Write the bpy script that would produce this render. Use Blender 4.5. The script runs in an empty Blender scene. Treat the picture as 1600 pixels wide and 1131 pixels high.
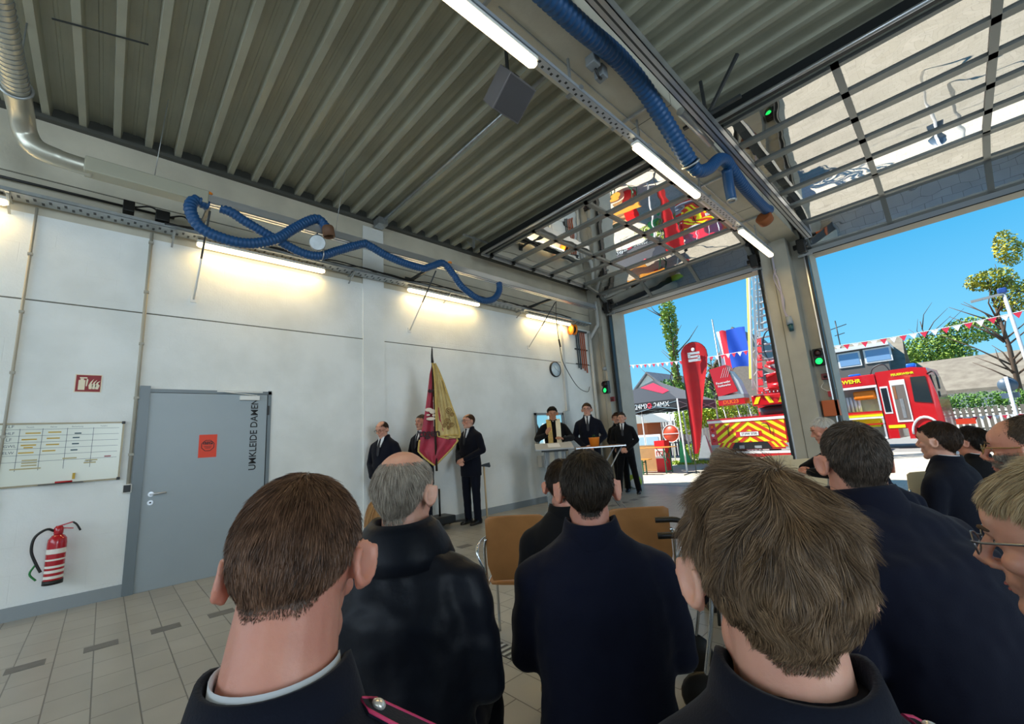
import bpy, bmesh, math, random
from mathutils import Vector, Matrix, Quaternion, noise
SC = bpy.context.scene
COL = SC.collection
pi = math.pi
random.seed(7)

# ---------------------------------------------------------------- camera
cam_d = bpy.data.cameras.new('camera')
cam_d.sensor_width = 36.0
cam_d.lens = 36.0 * 660.58 / 1600.0
cam_d.clip_start = 0.05
cam_d.clip_end = 400
cam = bpy.data.objects.new('camera', cam_d)
COL.objects.link(cam)
YAW, PITCH, ROLL = map(math.radians, (-46.0459, 10.4454, -3.8805))
F_ = Vector((math.sin(YAW) * math.cos(PITCH), math.cos(YAW) * math.cos(PITCH), math.sin(PITCH)))
R0 = Vector((math.cos(YAW), -math.sin(YAW), 0))
U0 = R0.cross(F_)
R_ = math.cos(ROLL) * R0 + math.sin(ROLL) * U0
U_ = -math.sin(ROLL) * R0 + math.cos(ROLL) * U0
cm = Matrix((R_, U_, -F_)).transposed().to_4x4()
cm.translation = Vector((0, 0, 1.32))
cam.matrix_world = cm
SC.camera = cam
SC.view_settings.view_transform = 'Standard'
SC.view_settings.look = 'None'
SC.view_settings.gamma = 1
SC.view_settings.use_curve_mapping = False
SC.view_settings.exposure = 0.0

# ---------------------------------------------------------------- sky and sun
W = bpy.data.worlds.new('world'); SC.world = W; W.use_nodes = True
nt = W.node_tree; nt.nodes.clear()
wo = nt.nodes.new('ShaderNodeOutputWorld'); bg = nt.nodes.new('ShaderNodeBackground')
tc = nt.nodes.new('ShaderNodeTexCoord'); sx = nt.nodes.new('ShaderNodeSeparateXYZ'); rp = nt.nodes.new('ShaderNodeValToRGB')
nt.links.new(tc.outputs['Generated'], sx.inputs[0]); nt.links.new(sx.outputs[2], rp.inputs[0])
nt.links.new(rp.outputs[0], bg.inputs[0]); nt.links.new(bg.outputs[0], wo.inputs[0])
el = rp.color_ramp.elements
el[0].position = 0.0; el[0].color = (0.34, 0.68, 0.88, 1)
el[1].position = 1.0; el[1].color = (0.016, 0.17, 0.52, 1)
for p_, c_ in ((0.12, (0.19, 0.57, 0.86, 1)), (0.30, (0.075, 0.42, 0.76, 1)), (0.5, (0.045, 0.33, 0.68, 1))):
    e_ = el.new(p_); e_.color = c_
bg.inputs[1].default_value = 1.25

sun_d = bpy.data.lights.new('sun', 'SUN'); sun_d.energy = 9.5; sun_d.angle = math.radians(0.6); sun_d.color = (1.0, 0.96, 0.88)
sun = bpy.data.objects.new('sun', sun_d); COL.objects.link(sun)
sun_dir = Vector((0.80, 0.42, -1.15)).normalized()      # the way the light travels: from behind the hall
sun.rotation_euler = sun_dir.to_track_quat('-Z', 'Y').to_euler(); sun.location = (-20, -10, 25)

# fill lights added behind and beside the camera to brighten the hall
def area(name, loc, size, size_y, direction, energy, color):
    d = bpy.data.lights.new(name, 'AREA'); d.shape = 'RECTANGLE'; d.size = size; d.size_y = size_y; d.energy = energy; d.color = color
    o = bpy.data.objects.new(name, d); COL.objects.link(o); o.location = loc
    o.rotation_euler = Vector(direction).to_track_quat('-Z', 'Z').to_euler()
    return o
area('rear_window_daylight', (-2.0, -6.8, 3.1), 6.5, 2.6, (-0.05, 1, -0.02), 230, (0.80, 0.91, 1.0))
area('rear_window_daylight', (5.5, -6.8, 3.1), 5.5, 2.6, (-0.3, 1, -0.02), 200, (0.80, 0.91, 1.0))
area('side_window_daylight', (9.3, 1.0, 2.9), 12.0, 2.8, (-1, 0.0, -0.04), 1150, (0.76, 0.89, 1.0))

# ================================================================ helpers
MATS = {}
def srgb(c):
    if isinstance(c, str):
        c = tuple(int(c[i:i+2], 16) / 255 for i in (0, 2, 4))
    return tuple(((x / 12.92) if x <= 0.04045 else ((x + 0.055) / 1.055) ** 2.4) for x in c[:3]) + (1,)
def mat(name, c, rough=0.6, metal=0.0, noise_amt=0.0, nscale=8.0, bump=0.0, bscale=60.0, emit=0.0, alpha=1.0, trans=0.0, spec=0.5, sheen=0.0, c2=None, coat=0.0):
    if name in MATS: return MATS[name]
    m = bpy.data.materials.new(name); m.use_nodes = True; MATS[name] = m
    n = m.node_tree; b = n.nodes['Principled BSDF']; c = srgb(c)
    b.inputs['Base Color'].default_value = c; b.inputs['Roughness'].default_value = rough; b.inputs['Metallic'].default_value = metal
    b.inputs['Specular IOR Level'].default_value = spec
    if sheen: b.inputs['Sheen Weight'].default_value = sheen; b.inputs['Sheen Roughness'].default_value = 0.5
    if coat: b.inputs['Coat Weight'].default_value = coat
    if emit: b.inputs['Emission Color'].default_value = c; b.inputs['Emission Strength'].default_value = emit
    if trans: b.inputs['Transmission Weight'].default_value = trans
    if alpha < 1: b.inputs['Alpha'].default_value = alpha
    if noise_amt or c2:
        t = n.nodes.new('ShaderNodeTexCoord'); x = n.nodes.new('ShaderNodeTexNoise'); x.inputs['Scale'].default_value = nscale; x.inputs['Detail'].default_value = 5
        r = n.nodes.new('ShaderNodeValToRGB')
        k = noise_amt
        lo = srgb(c2) if c2 else tuple(v * (1 - k) for v in c[:3]) + (1,)
        hi = c if c2 else tuple(min(1, v * (1 + k)) for v in c[:3]) + (1,)
        r.color_ramp.elements[0].position = 0.32; r.color_ramp.elements[1].position = 0.68
        r.color_ramp.elements[0].color = lo; r.color_ramp.elements[1].color = hi
        n.links.new(t.outputs['Object'], x.inputs['Vector']); n.links.new(x.outputs[0], r.inputs[0]); n.links.new(r.outputs[0], b.inputs['Base Color'])
    if bump:
        t = n.nodes.new('ShaderNodeTexCoord'); x = n.nodes.new('ShaderNodeTexNoise'); x.inputs['Scale'].default_value = bscale; x.inputs['Detail'].default_value = 6
        u = n.nodes.new('ShaderNodeBump'); u.inputs['Strength'].default_value = bump; u.inputs['Distance'].default_value = 0.01
        n.links.new(t.outputs['Object'], x.inputs['Vector']); n.links.new(x.outputs[0], u.inputs['Height']); n.links.new(u.outputs[0], b.inputs['Normal'])
    return m
def attr_mat(name, rough=0.5, c1='2a1c12', c2='6b5138', spec=0.35):
    "strand colour from a per-strand random attribute"
    if name in MATS: return MATS[name]
    m = mat(name, c1, rough, spec=spec); n = m.node_tree; b = n.nodes['Principled BSDF']
    a = n.nodes.new('ShaderNodeAttribute'); a.attribute_name = 'rnd'; r = n.nodes.new('ShaderNodeValToRGB')
    r.color_ramp.elements[0].color = srgb(c1); r.color_ramp.elements[1].color = srgb(c2)
    n.links.new(a.outputs['Fac'], r.inputs[0]); n.links.new(r.outputs[0], b.inputs['Base Color'])
    return m

def V(*a): return Vector(a if len(a) > 1 else a[0])
class MB:
    "collects shapes into one mesh; each shape may carry its own material"
    def __init__(s): s.bm = bmesh.new(); s.mats = []; s.cur = 0; s.X = Matrix.Identity(4)
    def m(s, material):
        if material not in s.mats: s.mats.append(material)
        s.cur = s.mats.index(material); return s
    def _f(s, fs, smooth=False):
        for f in fs: f.material_index = s.cur; f.smooth = smooth
    def v(s, p): return s.bm.verts.new(s.X @ Vector(p))
    def face(s, pts, smooth=False):
        f = s.bm.faces.new([s.v(p) for p in pts]); s._f([f], smooth); return s
    def box(s, c, d, rot=None, bev=0.0):
        h = [x / 2 for x in d]; R = Matrix.Identity(3) if rot is None else (Matrix.Rotation(rot, 3, 'Z') if isinstance(rot, (int, float)) else rot)
        vs = [s.v(Vector(c) + R @ Vector((sx_ * h[0], sy_ * h[1], sz_ * h[2]))) for sx_ in (-1, 1) for sy_ in (-1, 1) for sz_ in (-1, 1)]
        fs = [s.bm.faces.new([vs[i] for i in q]) for q in ((0, 1, 3, 2), (4, 6, 7, 5), (0, 4, 5, 1), (2, 3, 7, 6), (0, 2, 6, 4), (1, 5, 7, 3))]
        s._f(fs)
        if bev:
            es = list({e for f in fs for e in f.edges})
            r = bmesh.ops.bevel(s.bm, geom=es, offset=bev, segments=2, affect='EDGES', profile=0.6)
            s._f(r['faces'], True)
        return s
    def bb(s, lo, hi, bev=0.0):
        return s.box([(a + b) / 2 for a, b in zip(lo, hi)], [abs(b - a) for a, b in zip(lo, hi)], bev=bev)
    def beam(s, a, b, w, h, up=(0, 0, 1), bev=0.0):
        a = Vector(a); b = Vector(b); d = b - a; L = d.length; d.normalize(); u = Vector(up)
        x = d.cross(u)
        if x.length < 1e-4: x = d.cross(Vector((1, 0, 0)))
        x.normalize(); z = x.cross(d)
        R = Matrix((x, d, z)).transposed()
        return s.box((a + b) / 2, (w, L, h), R, bev)
    def loft(s, rings, closed=True, caps=True, smooth=True):
        "rings: lists of points of equal length"
        vr = [[s.v(p) for p in r] for r in rings]; n = len(vr[0]); fs = []
        for i in range(len(vr) - 1):
            for j in range(n if closed else n - 1):
                k = (j + 1) % n
                fs.append(s.bm.faces.new((vr[i][j], vr[i][k], vr[i + 1][k], vr[i + 1][j])))
        s._f(fs, smooth)
        if caps and closed:
            c = [s.bm.faces.new(vr[0][::-1]), s.bm.faces.new(vr[-1])]; s._f(c, False)
        return s
    def tube(s, pts, r, n=10, caps=True, closed=False, smooth=True, squash=1.0):
        pts = [Vector(p) for p in pts]; rs = r if isinstance(r, (list, tuple)) else [r] * len(pts)
        rings = []; prev = None; N = len(pts)
        for i, p in enumerate(pts):
            if closed: t = pts[(i + 1) % N] - pts[i - 1]
            else: t = pts[min(i + 1, N - 1)] - pts[max(i - 1, 0)]
            if t.length < 1e-9: t = Vector((0, 0, 1))
            t.normalize()
            if prev is None:
                a = Vector((0, 0, 1)) if abs(t.z) < 0.9 else Vector((1, 0, 0)); x = t.cross(a).normalized()
            else:
                x = prev - t * prev.dot(t)
                if x.length < 1e-6: x = t.orthogonal()
                x.normalize()
            prev = x; y = t.cross(x)
            rings.append([p + (x * math.cos(2 * pi * j / n) + y * math.sin(2 * pi * j / n) * squash) * rs[i] for j in range(n)])
        if closed: rings.append(rings[0]); return s.loft(rings, caps=False, smooth=smooth)
        return s.loft(rings, caps=caps, smooth=smooth)
    def cyl(s, a, b, r, r2=None, n=16, caps=True):
        return s.tube([a, b], [r, r if r2 is None else r2], n, caps)
    def lathe(s, prof, c=(0, 0, 0), n=24, axis=(0, 0, 1), smooth=True):
        "prof: (radius, height) pairs"
        ax = Vector(axis).normalized(); x = ax.orthogonal().normalized(); y = ax.cross(x); c = Vector(c)
        rings = [[c + ax * h + (x * math.cos(2 * pi * j / n) + y * math.sin(2 * pi * j / n)) * max(r, 1e-4) for j in range(n)] for r, h in prof]
        return s.loft(rings, smooth=smooth)
    def ell(s, c, r, rot=None, n=16, m=10):
        c = Vector(c); R = rot or Matrix.Identity(3); rings = []
        for i in range(1, m):
            th = pi * i / m
            rings.append([c + R @ Vector((r[0] * math.sin(th) * math.cos(2 * pi * j / n), r[1] * math.sin(th) * math.sin(2 * pi * j / n), -r[2] * math.cos(th))) for j in range(n)])
        vr = [[s.v(p) for p in q] for q in rings]; fs = []
        bo = s.v(c + R @ Vector((0, 0, -r[2]))); to = s.v(c + R @ Vector((0, 0, r[2])))
        for i in range(len(vr) - 1):
            for j in range(n):
                k = (j + 1) % n; fs.append(s.bm.faces.new((vr[i][j], vr[i][k], vr[i + 1][k], vr[i + 1][j])))
        for j in range(n):
            k = (j + 1) % n; fs.append(s.bm.faces.new((bo, vr[0][k], vr[0][j]))); fs.append(s.bm.faces.new((to, vr[-1][j], vr[-1][k])))
        s._f(fs, True); return s
    def prism(s, poly, thick, origin=(0, 0, 0), ux=(1, 0, 0), uy=(0, 0, 1)):
        "2-D outline extruded along ux x uy"
        ux = Vector(ux).normalized(); uy = Vector(uy).normalized(); nrm = ux.cross(uy).normalized(); o = Vector(origin)
        a = [o + ux * x + uy * y for x, y in poly]; b = [p + nrm * thick for p in a]
        va = [s.v(p) for p in a]; vb = [s.v(p) for p in b]; n = len(va)
        fs = [s.bm.faces.new(va[::-1]), s.bm.faces.new(vb)] + [s.bm.faces.new((va[i], va[(i + 1) % n], vb[(i + 1) % n], vb[i])) for i in range(n)]
        s._f(fs); return s
    def grid(s, fn, nu, nv, smooth=True, wrap=False):
        vs = [[s.v(fn(i / nu, j / nv)) for j in range(nv + 1)] for i in range(nu + 1)]
        s._f([s.bm.faces.new((vs[i][j], vs[i + 1][j], vs[i + 1][j + 1], vs[i][j + 1])) for i in range(nu) for j in range(nv)], smooth); return s
    def bake(s, name, mats=None):
        me = bpy.data.meshes.new(name)
        bmesh.ops.recalc_face_normals(s.bm, faces=s.bm.faces[:])
        s.bm.to_mesh(me); s.bm.free()
        for q in (s.mats or ([mats] if mats else [])): me.materials.append(q)
        return me
def props(o, label=None, cat=None, group=None, kind=None):
    for k, x in (('label', label), ('category', cat), ('group', group), ('kind', kind)):
        if x: o[k] = x
    return o
def wloc(o):
    l = Vector((0, 0, 0))
    while o is not None: l += o.location; o = o.parent
    return l
def obj(name, mb, m=None, parent=None, label=None, cat=None, group=None, kind=None, world=True):
    "link the collected shapes as ONE mesh object; world coordinates unless told otherwise"
    me = mb.bake(name, m) if isinstance(mb, MB) else mb
    o = bpy.data.objects.new(name, me); COL.objects.link(o)
    if parent is not None:
        o.parent = parent
        if world:
            l = wloc(parent)
            if l.length > 0: me.transform(Matrix.Translation(-l))
    elif world and len(me.vertices):
        xs = [v.co for v in me.vertices]
        c = Vector(((min(p.x for p in xs) + max(p.x for p in xs)) / 2, (min(p.y for p in xs) + max(p.y for p in xs)) / 2, min(p.z for p in xs)))
        me.transform(Matrix.Translation(-c)); o.location = c
    return props(o, label, cat, group, kind)
def thing(name, loc, label, cat, group=None, rz=0.0, kind=None):
    o = bpy.data.objects.new(name, None); COL.objects.link(o); o.location = loc; o.rotation_euler = (0, 0, rz); o.empty_display_size = 0.1
    return props(o, label, cat, group, kind)
def copy_tree(o, parent=None):
    c = o.copy(); COL.objects.link(c); c.parent = parent
    if parent is not None: c.matrix_parent_inverse = o.matrix_parent_inverse
    for ch in [x for x in bpy.data.objects if x.parent == o]: copy_tree(ch, c)
    return c
def text_mesh(body, size, thick=0.001, align='CENTER', bold=0.0):
    cu = bpy.data.curves.new('t', 'FONT'); cu.body = body; cu.size = size; cu.extrude = thick; cu.align_x = align; cu.align_y = 'CENTER'; cu.offset = bold; cu.resolution_u = 3
    o = bpy.data.objects.new('t', cu); COL.objects.link(o)
    dg = bpy.context.evaluated_depsgraph_get(); me = bpy.data.meshes.new_from_object(o.evaluated_get(dg))
    bpy.data.objects.remove(o); bpy.data.curves.remove(cu); return me
def add_text(mb, body, size, origin, ux, uy, thick=0.001, align='CENTER', bold=0.0, sx_=1.0):
    me = text_mesh(body, size, thick, align, bold); ux = Vector(ux).normalized(); uy = Vector(uy).normalized(); nz = ux.cross(uy)
    M4 = Matrix((ux, uy, nz)).transposed().to_4x4(); M4.translation = Vector(origin)
    me.transform(mb.X @ M4 @ Matrix.Diagonal((sx_, 1, 1, 1)))
    k = len(mb.bm.faces); mb.bm.from_mesh(me); mb.bm.faces.ensure_lookup_table()
    for f in mb.bm.faces[k:]: f.material_index = mb.cur
    bpy.data.meshes.remove(me); return mb
def evaluated(mb, mods):
    "run a list of (type, settings) modifiers over the shapes and return the plain mesh"
    me = mb.bake('tmp') if isinstance(mb, MB) else mb
    o = bpy.data.objects.new('tmp', me); COL.objects.link(o)
    for ty, st in mods:
        md = o.modifiers.new('m', ty)
        for k, x in st.items(): setattr(md, k, x)
    dg = bpy.context.evaluated_depsgraph_get(); out = bpy.data.meshes.new_from_object(o.evaluated_get(dg))
    bpy.data.objects.remove(o); bpy.data.meshes.remove(me)
    return out
def spline(pts, n=8, closed=False):
    "Catmull-Rom through the points"
    P = [Vector(p) for p in pts]; out = []; N = len(P)
    for i in range(N if closed else N - 1):
        p0 = P[(i - 1) % N] if (closed or i > 0) else P[0] * 2 - P[1]
        p1 = P[i]; p2 = P[(i + 1) % N]
        p3 = P[(i + 2) % N] if (closed or i + 2 < N) else P[-1] * 2 - P[-2]
        for k in range(n):
            t = k / n
            out.append(0.5 * ((2 * p1) + (p2 - p0) * t + (2 * p0 - 5 * p1 + 4 * p2 - p3) * t * t + (3 * p1 - p0 - 3 * p2 + p3) * t ** 3))
    if not closed: out.append(P[-1].copy())
    return out

# ================================================================ the hall
XW = -6.3; YG = 9.3; ZC = 5.30
G1 = (-5.80, -2.31); G2 = (-1.45, 2.05); G3 = (2.9, 6.4)
def block_wall_mat(name, c, c2, bw=0.5, bh=0.25, ax='YZ'):
    m = mat(name, c, 0.75); n = m.node_tree; b = n.nodes['Principled BSDF']
    t = n.nodes.new('ShaderNodeTexCoord'); s_ = n.nodes.new('ShaderNodeSeparateXYZ'); cb = n.nodes.new('ShaderNodeCombineXYZ')
    n.links.new(t.outputs['Object'], s_.inputs[0])
    n.links.new(s_.outputs[ax[0]], cb.inputs[0]); n.links.new(s_.outputs[ax[1]], cb.inputs[1])
    br = n.nodes.new('ShaderNodeTexBrick'); br.inputs['Scale'].default_value = 1; br.inputs['Brick Width'].default_value = bw; br.inputs['Row Height'].default_value = bh
    br.inputs['Mortar Size'].default_value = 0.005; br.inputs['Mortar Smooth'].default_value = 0.5
    br.inputs['Color1'].default_value = (1, 1, 1, 1); br.inputs['Color2'].default_value = (0.96, 0.96, 0.96, 1); br.inputs['Mortar'].default_value = (0, 0, 0, 1)
    n.links.new(cb.outputs[0], br.inputs['Vector'])
    nz = n.nodes.new('ShaderNodeTexNoise'); nz.inputs['Scale'].default_value = 1.6; nz.inputs['Detail'].default_value = 6; n.links.new(t.outputs['Object'], nz.inputs['Vector'])
    r = n.nodes.new('ShaderNodeValToRGB'); r.color_ramp.elements[0].position = 0.35; r.color_ramp.elements[1].position = 0.6
    r.color_ramp.elements[0].color = srgb(c2); r.color_ramp.elements[1].color = srgb(c)
    n.links.new(nz.outputs[0], r.inputs[0]); n.links.new(r.outputs[0], b.inputs['Base Color'])
    # joints painted over: they only show here and there
    nm = n.nodes.new('ShaderNodeTexNoise'); nm.inputs['Scale'].default_value = 2.3; n.links.new(t.outputs['Object'], nm.inputs['Vector'])
    mx = n.nodes.new('ShaderNodeMath'); mx.operation = 'MULTIPLY_ADD'
    inv = n.nodes.new('ShaderNodeMath'); inv.operation = 'SUBTRACT'; inv.inputs[0].default_value = 1; n.links.new(br.outputs['Fac'], inv.inputs[1])
    th = n.nodes.new('ShaderNodeMapRange'); th.inputs[1].default_value = 0.50; th.inputs[2].default_value = 0.62; n.links.new(nm.outputs[0], th.inputs[0])
    jm = n.nodes.new('ShaderNodeMath'); jm.operation = 'MULTIPLY'; n.links.new(br.outputs['Fac'], jm.inputs[0]); n.links.new(th.outputs[0], jm.inputs[1])
    f2 = n.nodes.new('ShaderNodeTexNoise'); f2.inputs['Scale'].default_value = 45; f2.inputs['Detail'].default_value = 4; n.links.new(t.outputs['Object'], f2.inputs['Vector'])
    mx.inputs[1].default_value = -1.2; n.links.new(jm.outputs[0], mx.inputs[0]); n.links.new(f2.outputs[0], mx.inputs[2])
    u = n.nodes.new('ShaderNodeBump'); u.inputs['Strength'].default_value = 0.35; u.inputs['Distance'].default_value = 0.006
    n.links.new(mx.outputs[0], u.inputs['Height']); n.links.new(u.outputs[0], b.inputs['Normal'])
    return m
M_wall = block_wall_mat('painted_block_wall', 'e9ecea', 'dde0dd')
M_conc = mat('painted_concrete', 'c4bfae', 0.7, noise_amt=0.08, nscale=3, bump=0.15, bscale=30)
M_pier = mat('pier_concrete', 'a5a296', 0.7, noise_amt=0.07, nscale=3, bump=0.12, bscale=30)
M_grey = mat('grey_paint', '8b9296', 0.5, noise_amt=0.04)
M_dgrey = mat('dark_grey_steel', '3c4042', 0.45, 0.4)
M_black = mat('black_plastic', '141414', 0.45)
M_steel = mat('galvanised_steel', 'a9aeb0', 0.4, 0.75, noise_amt=0.12, nscale=14)
M_alu = mat('aluminium', 'c9ccd0', 0.32, 0.85)
M_white = mat('white_paint', 'e6e6e2', 0.5)
M_red = mat('signal_red', 'b3141a', 0.45)
M_lamp = mat('lamp_diffuser', 'ffe9bd', 0.4, emit=5.0)

# floor of concrete pavers
def paver_mat(name, c1, c2, mortar, bw, bh, rough, bump=0.4, rot=0.0, spec=0.5):
    m = mat(name, c1, rough, spec=spec); n = m.node_tree; b = n.nodes['Principled BSDF']
    t = n.nodes.new('ShaderNodeTexCoord'); mp = n.nodes.new('ShaderNodeMapping'); mp.inputs['Rotation'].default_value = (0, 0, rot); n.links.new(t.outputs['Object'], mp.inputs[0])
    br = n.nodes.new('ShaderNodeTexBrick'); br.inputs['Scale'].default_value = 1; br.inputs['Brick Width'].default_value = bw; br.inputs['Row Height'].default_value = bh
    br.inputs['Mortar Size'].default_value = 0.004; br.inputs['Mortar Smooth'].default_value = 0.3
    br.inputs['Color1'].default_value = srgb(c1); br.inputs['Color2'].default_value = srgb(c2); br.inputs['Mortar'].default_value = srgb(mortar)
    n.links.new(mp.outputs[0], br.inputs['Vector'])
    nz = n.nodes.new('ShaderNodeTexNoise'); nz.inputs['Scale'].default_value = 3; nz.inputs['Detail'].default_value = 7; n.links.new(t.outputs['Object'], nz.inputs['Vector'])
    mr = n.nodes.new('ShaderNodeMapRange'); mr.inputs[3].default_value = 0.82; mr.inputs[4].default_value = 1.12; n.links.new(nz.outputs[0], mr.inputs[0])
    mx = n.nodes.new('ShaderNodeMixRGB'); mx.blend_type = 'MULTIPLY'; mx.inputs[0].default_value = 1; n.links.new(br.outputs['Color'], mx.inputs[1]); n.links.new(mr.outputs[0], mx.inputs[2])
    n.links.new(mx.outputs[0], b.inputs['Base Color'])
    u = n.nodes.new('ShaderNodeBump'); u.inputs['Strength'].default_value = bump; u.inputs['Distance'].default_value = 0.004; u.invert = True
    n.links.new(br.outputs['Fac'], u.inputs['Height']); n.links.new(u.outputs[0], b.inputs['Normal'])
    return m
M_floor = paver_mat('floor_pavers', 'a9a9a4', '9f9f9a', '6e6d69', 0.30, 0.20, 0.34)
M_dark_paver = mat('dark_paver', '6d6d6c', 0.5, noise_amt=0.1, nscale=20)
mb = MB().m(M_floor); mb.bb((XW, -7, -0.12), (9.5, 9.9, 0.0))
floor = obj('floor', mb, kind='structure')
mb = MB().m(M_dark_paver)
for k in range(-16, 22):
    y = 0.09 + k * 0.38
    mb.bb((-4.83, y - 0.095, -0.02), (-4.70, y + 0.095, 0.0015))
obj('trim_1', mb, kind='structure')

# left wall: lower block wall, a slightly proud column, the upper band
mb = MB().m(M_wall)
D0, D1, DZ = 0.30, 1.54, 2.15
mb.bb((XW - 0.3, -7, -0.1), (XW, D0, 3.045)).bb((XW - 0.3, D1, -0.1), (XW, 9.9, 3.045)).bb((XW - 0.3, D0, DZ), (XW, D1, 3.045))
mb.m(mat('wall_joint', '6e6c62', 0.8)).bb((XW - 0.3, -7, 3.045), (XW - 0.012, 9.9, 3.06))
mb.m(M_wall).bb((XW - 0.3, -7, 3.06), (XW, 9.9, 3.98))
mb.m(M_conc).bb((XW - 0.3, -7, 3.98), (XW - 0.02, 9.9, 4.40)).bb((XW - 0.3, -7, 4.415), (XW - 0.02, 9.9, 5.10))  # beige puts the duller light above the cable tray into the wall colour
mb.m(MATS['wall_joint']).bb((XW - 0.3, -7, 4.40), (XW - 0.035, 9.9, 4.415))
mb.m(M_wall).bb((XW, 2.83, 0.0), (XW + 0.015, 3.19, 5.0)); mb.bb((XW - 0.3, -7, 5.0), (XW - 0.03, 9.9, 5.12)).m(mat('wall_plate_steel', '4c4d48', 0.6)).bb((XW - 0.3, -7, 5.12), (XW - 0.025, 9.9, 5.3))  # last dark strip paints the shade of the rib gaps onto the wall top
obj('wall_left', mb, kind='structure')
mb = MB().m(mat('skirting_grey', '8f979b', 0.5))
mb.bb((XW, -7, 0), (XW + 0.02, D0 - 0.07, 0.12)).bb((XW, D1 + 0.07, 0), (XW + 0.02, 9.0, 0.12))
obj('baseboard_left', mb, kind='structure')
# gate wall
mb = MB().m(M_pier)
mb.bb((XW, 9.0, -0.1), (G1[0] - 0.12, 9.9, 5.3)).bb((G1[0] - 0.12, 9.32, -0.1), (G1[0], 9.9, 4.45))
mb.bb((G1[1], 9.32, -0.1), (G2[0], 9.9, 4.45)).bb((G2[1], 9.32, -0.1), (G3[0], 9.9, 4.45)).bb((G3[1], 9.32, -0.1), (9.5, 9.9, 4.45))
mb.bb((G1[0] - 0.12, 9.32, 4.45), (9.5, 9.9, 5.3))
mb.bb((-2.17, 8.98, -0.1), (-1.72, 9.4, 4.75)).bb((2.2, 8.98, -0.1), (2.65, 9.4, 4.75))
mb.m(MATS['wall_joint']).bb((-2.005, 8.972, 0), (-1.995, 8.985, 4.7))
obj('wall_front', mb, kind='structure')
mb = MB().m(M_wall); mb.bb((9.5, -7, -0.1), (9.7, 9.9, 1.4)).bb((9.5, -7, 4.4), (9.7, 9.9, 5.3)).bb((9.5, -7, 1.4), (9.7, -5.2, 4.4)).bb((9.5, 7.2, 1.4), (9.7, 9.9, 4.4)); obj('wall_right', mb, kind='structure')
mb = MB().m(M_grey); mb.bb((9.56, -5.2, 1.4), (9.66, 7.2, 1.48)).bb((9.56, -5.2, 4.32), (9.66, 7.2, 4.4))
for k in range(8): y = -5.2 + 12.33 * k / 7; mb.bb((9.56, y, 1.48), (9.66, y + 0.07, 4.32))
mb.m(mat('window_glass', 'dfeaf0', 0.02, trans=1.0)).bb((9.60, -5.2, 1.48), (9.61, 7.2, 4.32)); obj('window_3', mb, kind='structure')  # window added out of view to go with the side fill light
# rear wall; its windows are made up to go with the rear fill lights
mb = MB().m(M_wall)
mb.bb((XW, -7.2, -0.1), (9.5, -7, 1.6)).bb((XW, -7.2, 4.6), (9.5, -7, 5.3)).bb((XW, -7.2, 1.6), (-5.4, -7, 4.6)).bb((1.5, -7.2, 1.6), (2.5, -7, 4.6)).bb((8.4, -7.2, 1.6), (9.5, -7, 4.6))
obj('wall_back', mb, kind='structure')
M_glass = mat('window_glass', 'dfeaf0', 0.02, trans=1.0)
for i, (x0, x1) in enumerate(((-5.4, 1.5), (2.5, 8.4))):
    mb = MB().m(M_grey); mb.bb((x0, -7.16, 1.6), (x1, -7.06, 1.68)).bb((x0, -7.16, 4.52), (x1, -7.06, 4.6))
    for k in range(5): x = x0 + (x1 - x0 - 0.07) * k / 4; mb.bb((x, -7.16, 1.68), (x + 0.07, -7.06, 4.52))
    mb.m(M_glass).bb((x0, -7.12, 1.68), (x1, -7.11, 4.52))
    obj('window_%d' % (i + 1), mb, kind='structure')
# trapezoid sheet ceiling, ribs across the hall
M_sheet = mat('ceiling_sheet', 'a3a392', 0.5, noise_amt=0.07, nscale=2.5, bump=0.03)
mb = MB().m(M_sheet)
pitch = 0.285; y0 = 0.1 - pitch * 25
prof = []
for k in range(60):
    y = y0 + k * pitch
    if y > 9.25: break
    prof += [(y - 0.085, 5.285), (y - 0.045, 5.275), (y - 0.03, 5.145), (y + 0.03, 5.145), (y + 0.045, 5.275), (y + 0.085, 5.285), (y + 0.125, 5.285), (y + 0.1325, 5.279), (y + 0.1525, 5.279), (y + 0.16, 5.285)]
for a, b in zip(prof, prof[1:]):
    mb.face([(XW - 0.02, a[0], a[1]), (XW - 0.02, b[0], b[1]), (9.5, b[0], b[1]), (9.5, a[0], a[1])])
mb.bb((XW - 0.3, -7.2, 5.32), (9.7, 9.9, 5.5))
obj('ceiling', mb, kind='structure')
mb = MB().m(mat('wall_plate_steel', '4c4d48', 0.6)); mb.bb((XW - 0.02, -7, 5.09), (XW + 0.05, 9.0, 5.135)); obj('trim_2', mb, kind='structure')
# concrete beams above the piers
mb = MB().m(M_conc)
for x0, x1 in ((-2.17, -1.55), (2.1, 2.72)):
    mb.bb((x0, -7, 4.72), (x1, 9.33, 5.14))
mb.m(MATS['wall_joint'])
for y in (-2.3, 0.9, 4.1, 7.2): mb.bb((-2.171, y, 4.718), (-1.549, y + 0.01, 5.0))
obj('trim_3', mb, kind='structure')

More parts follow.
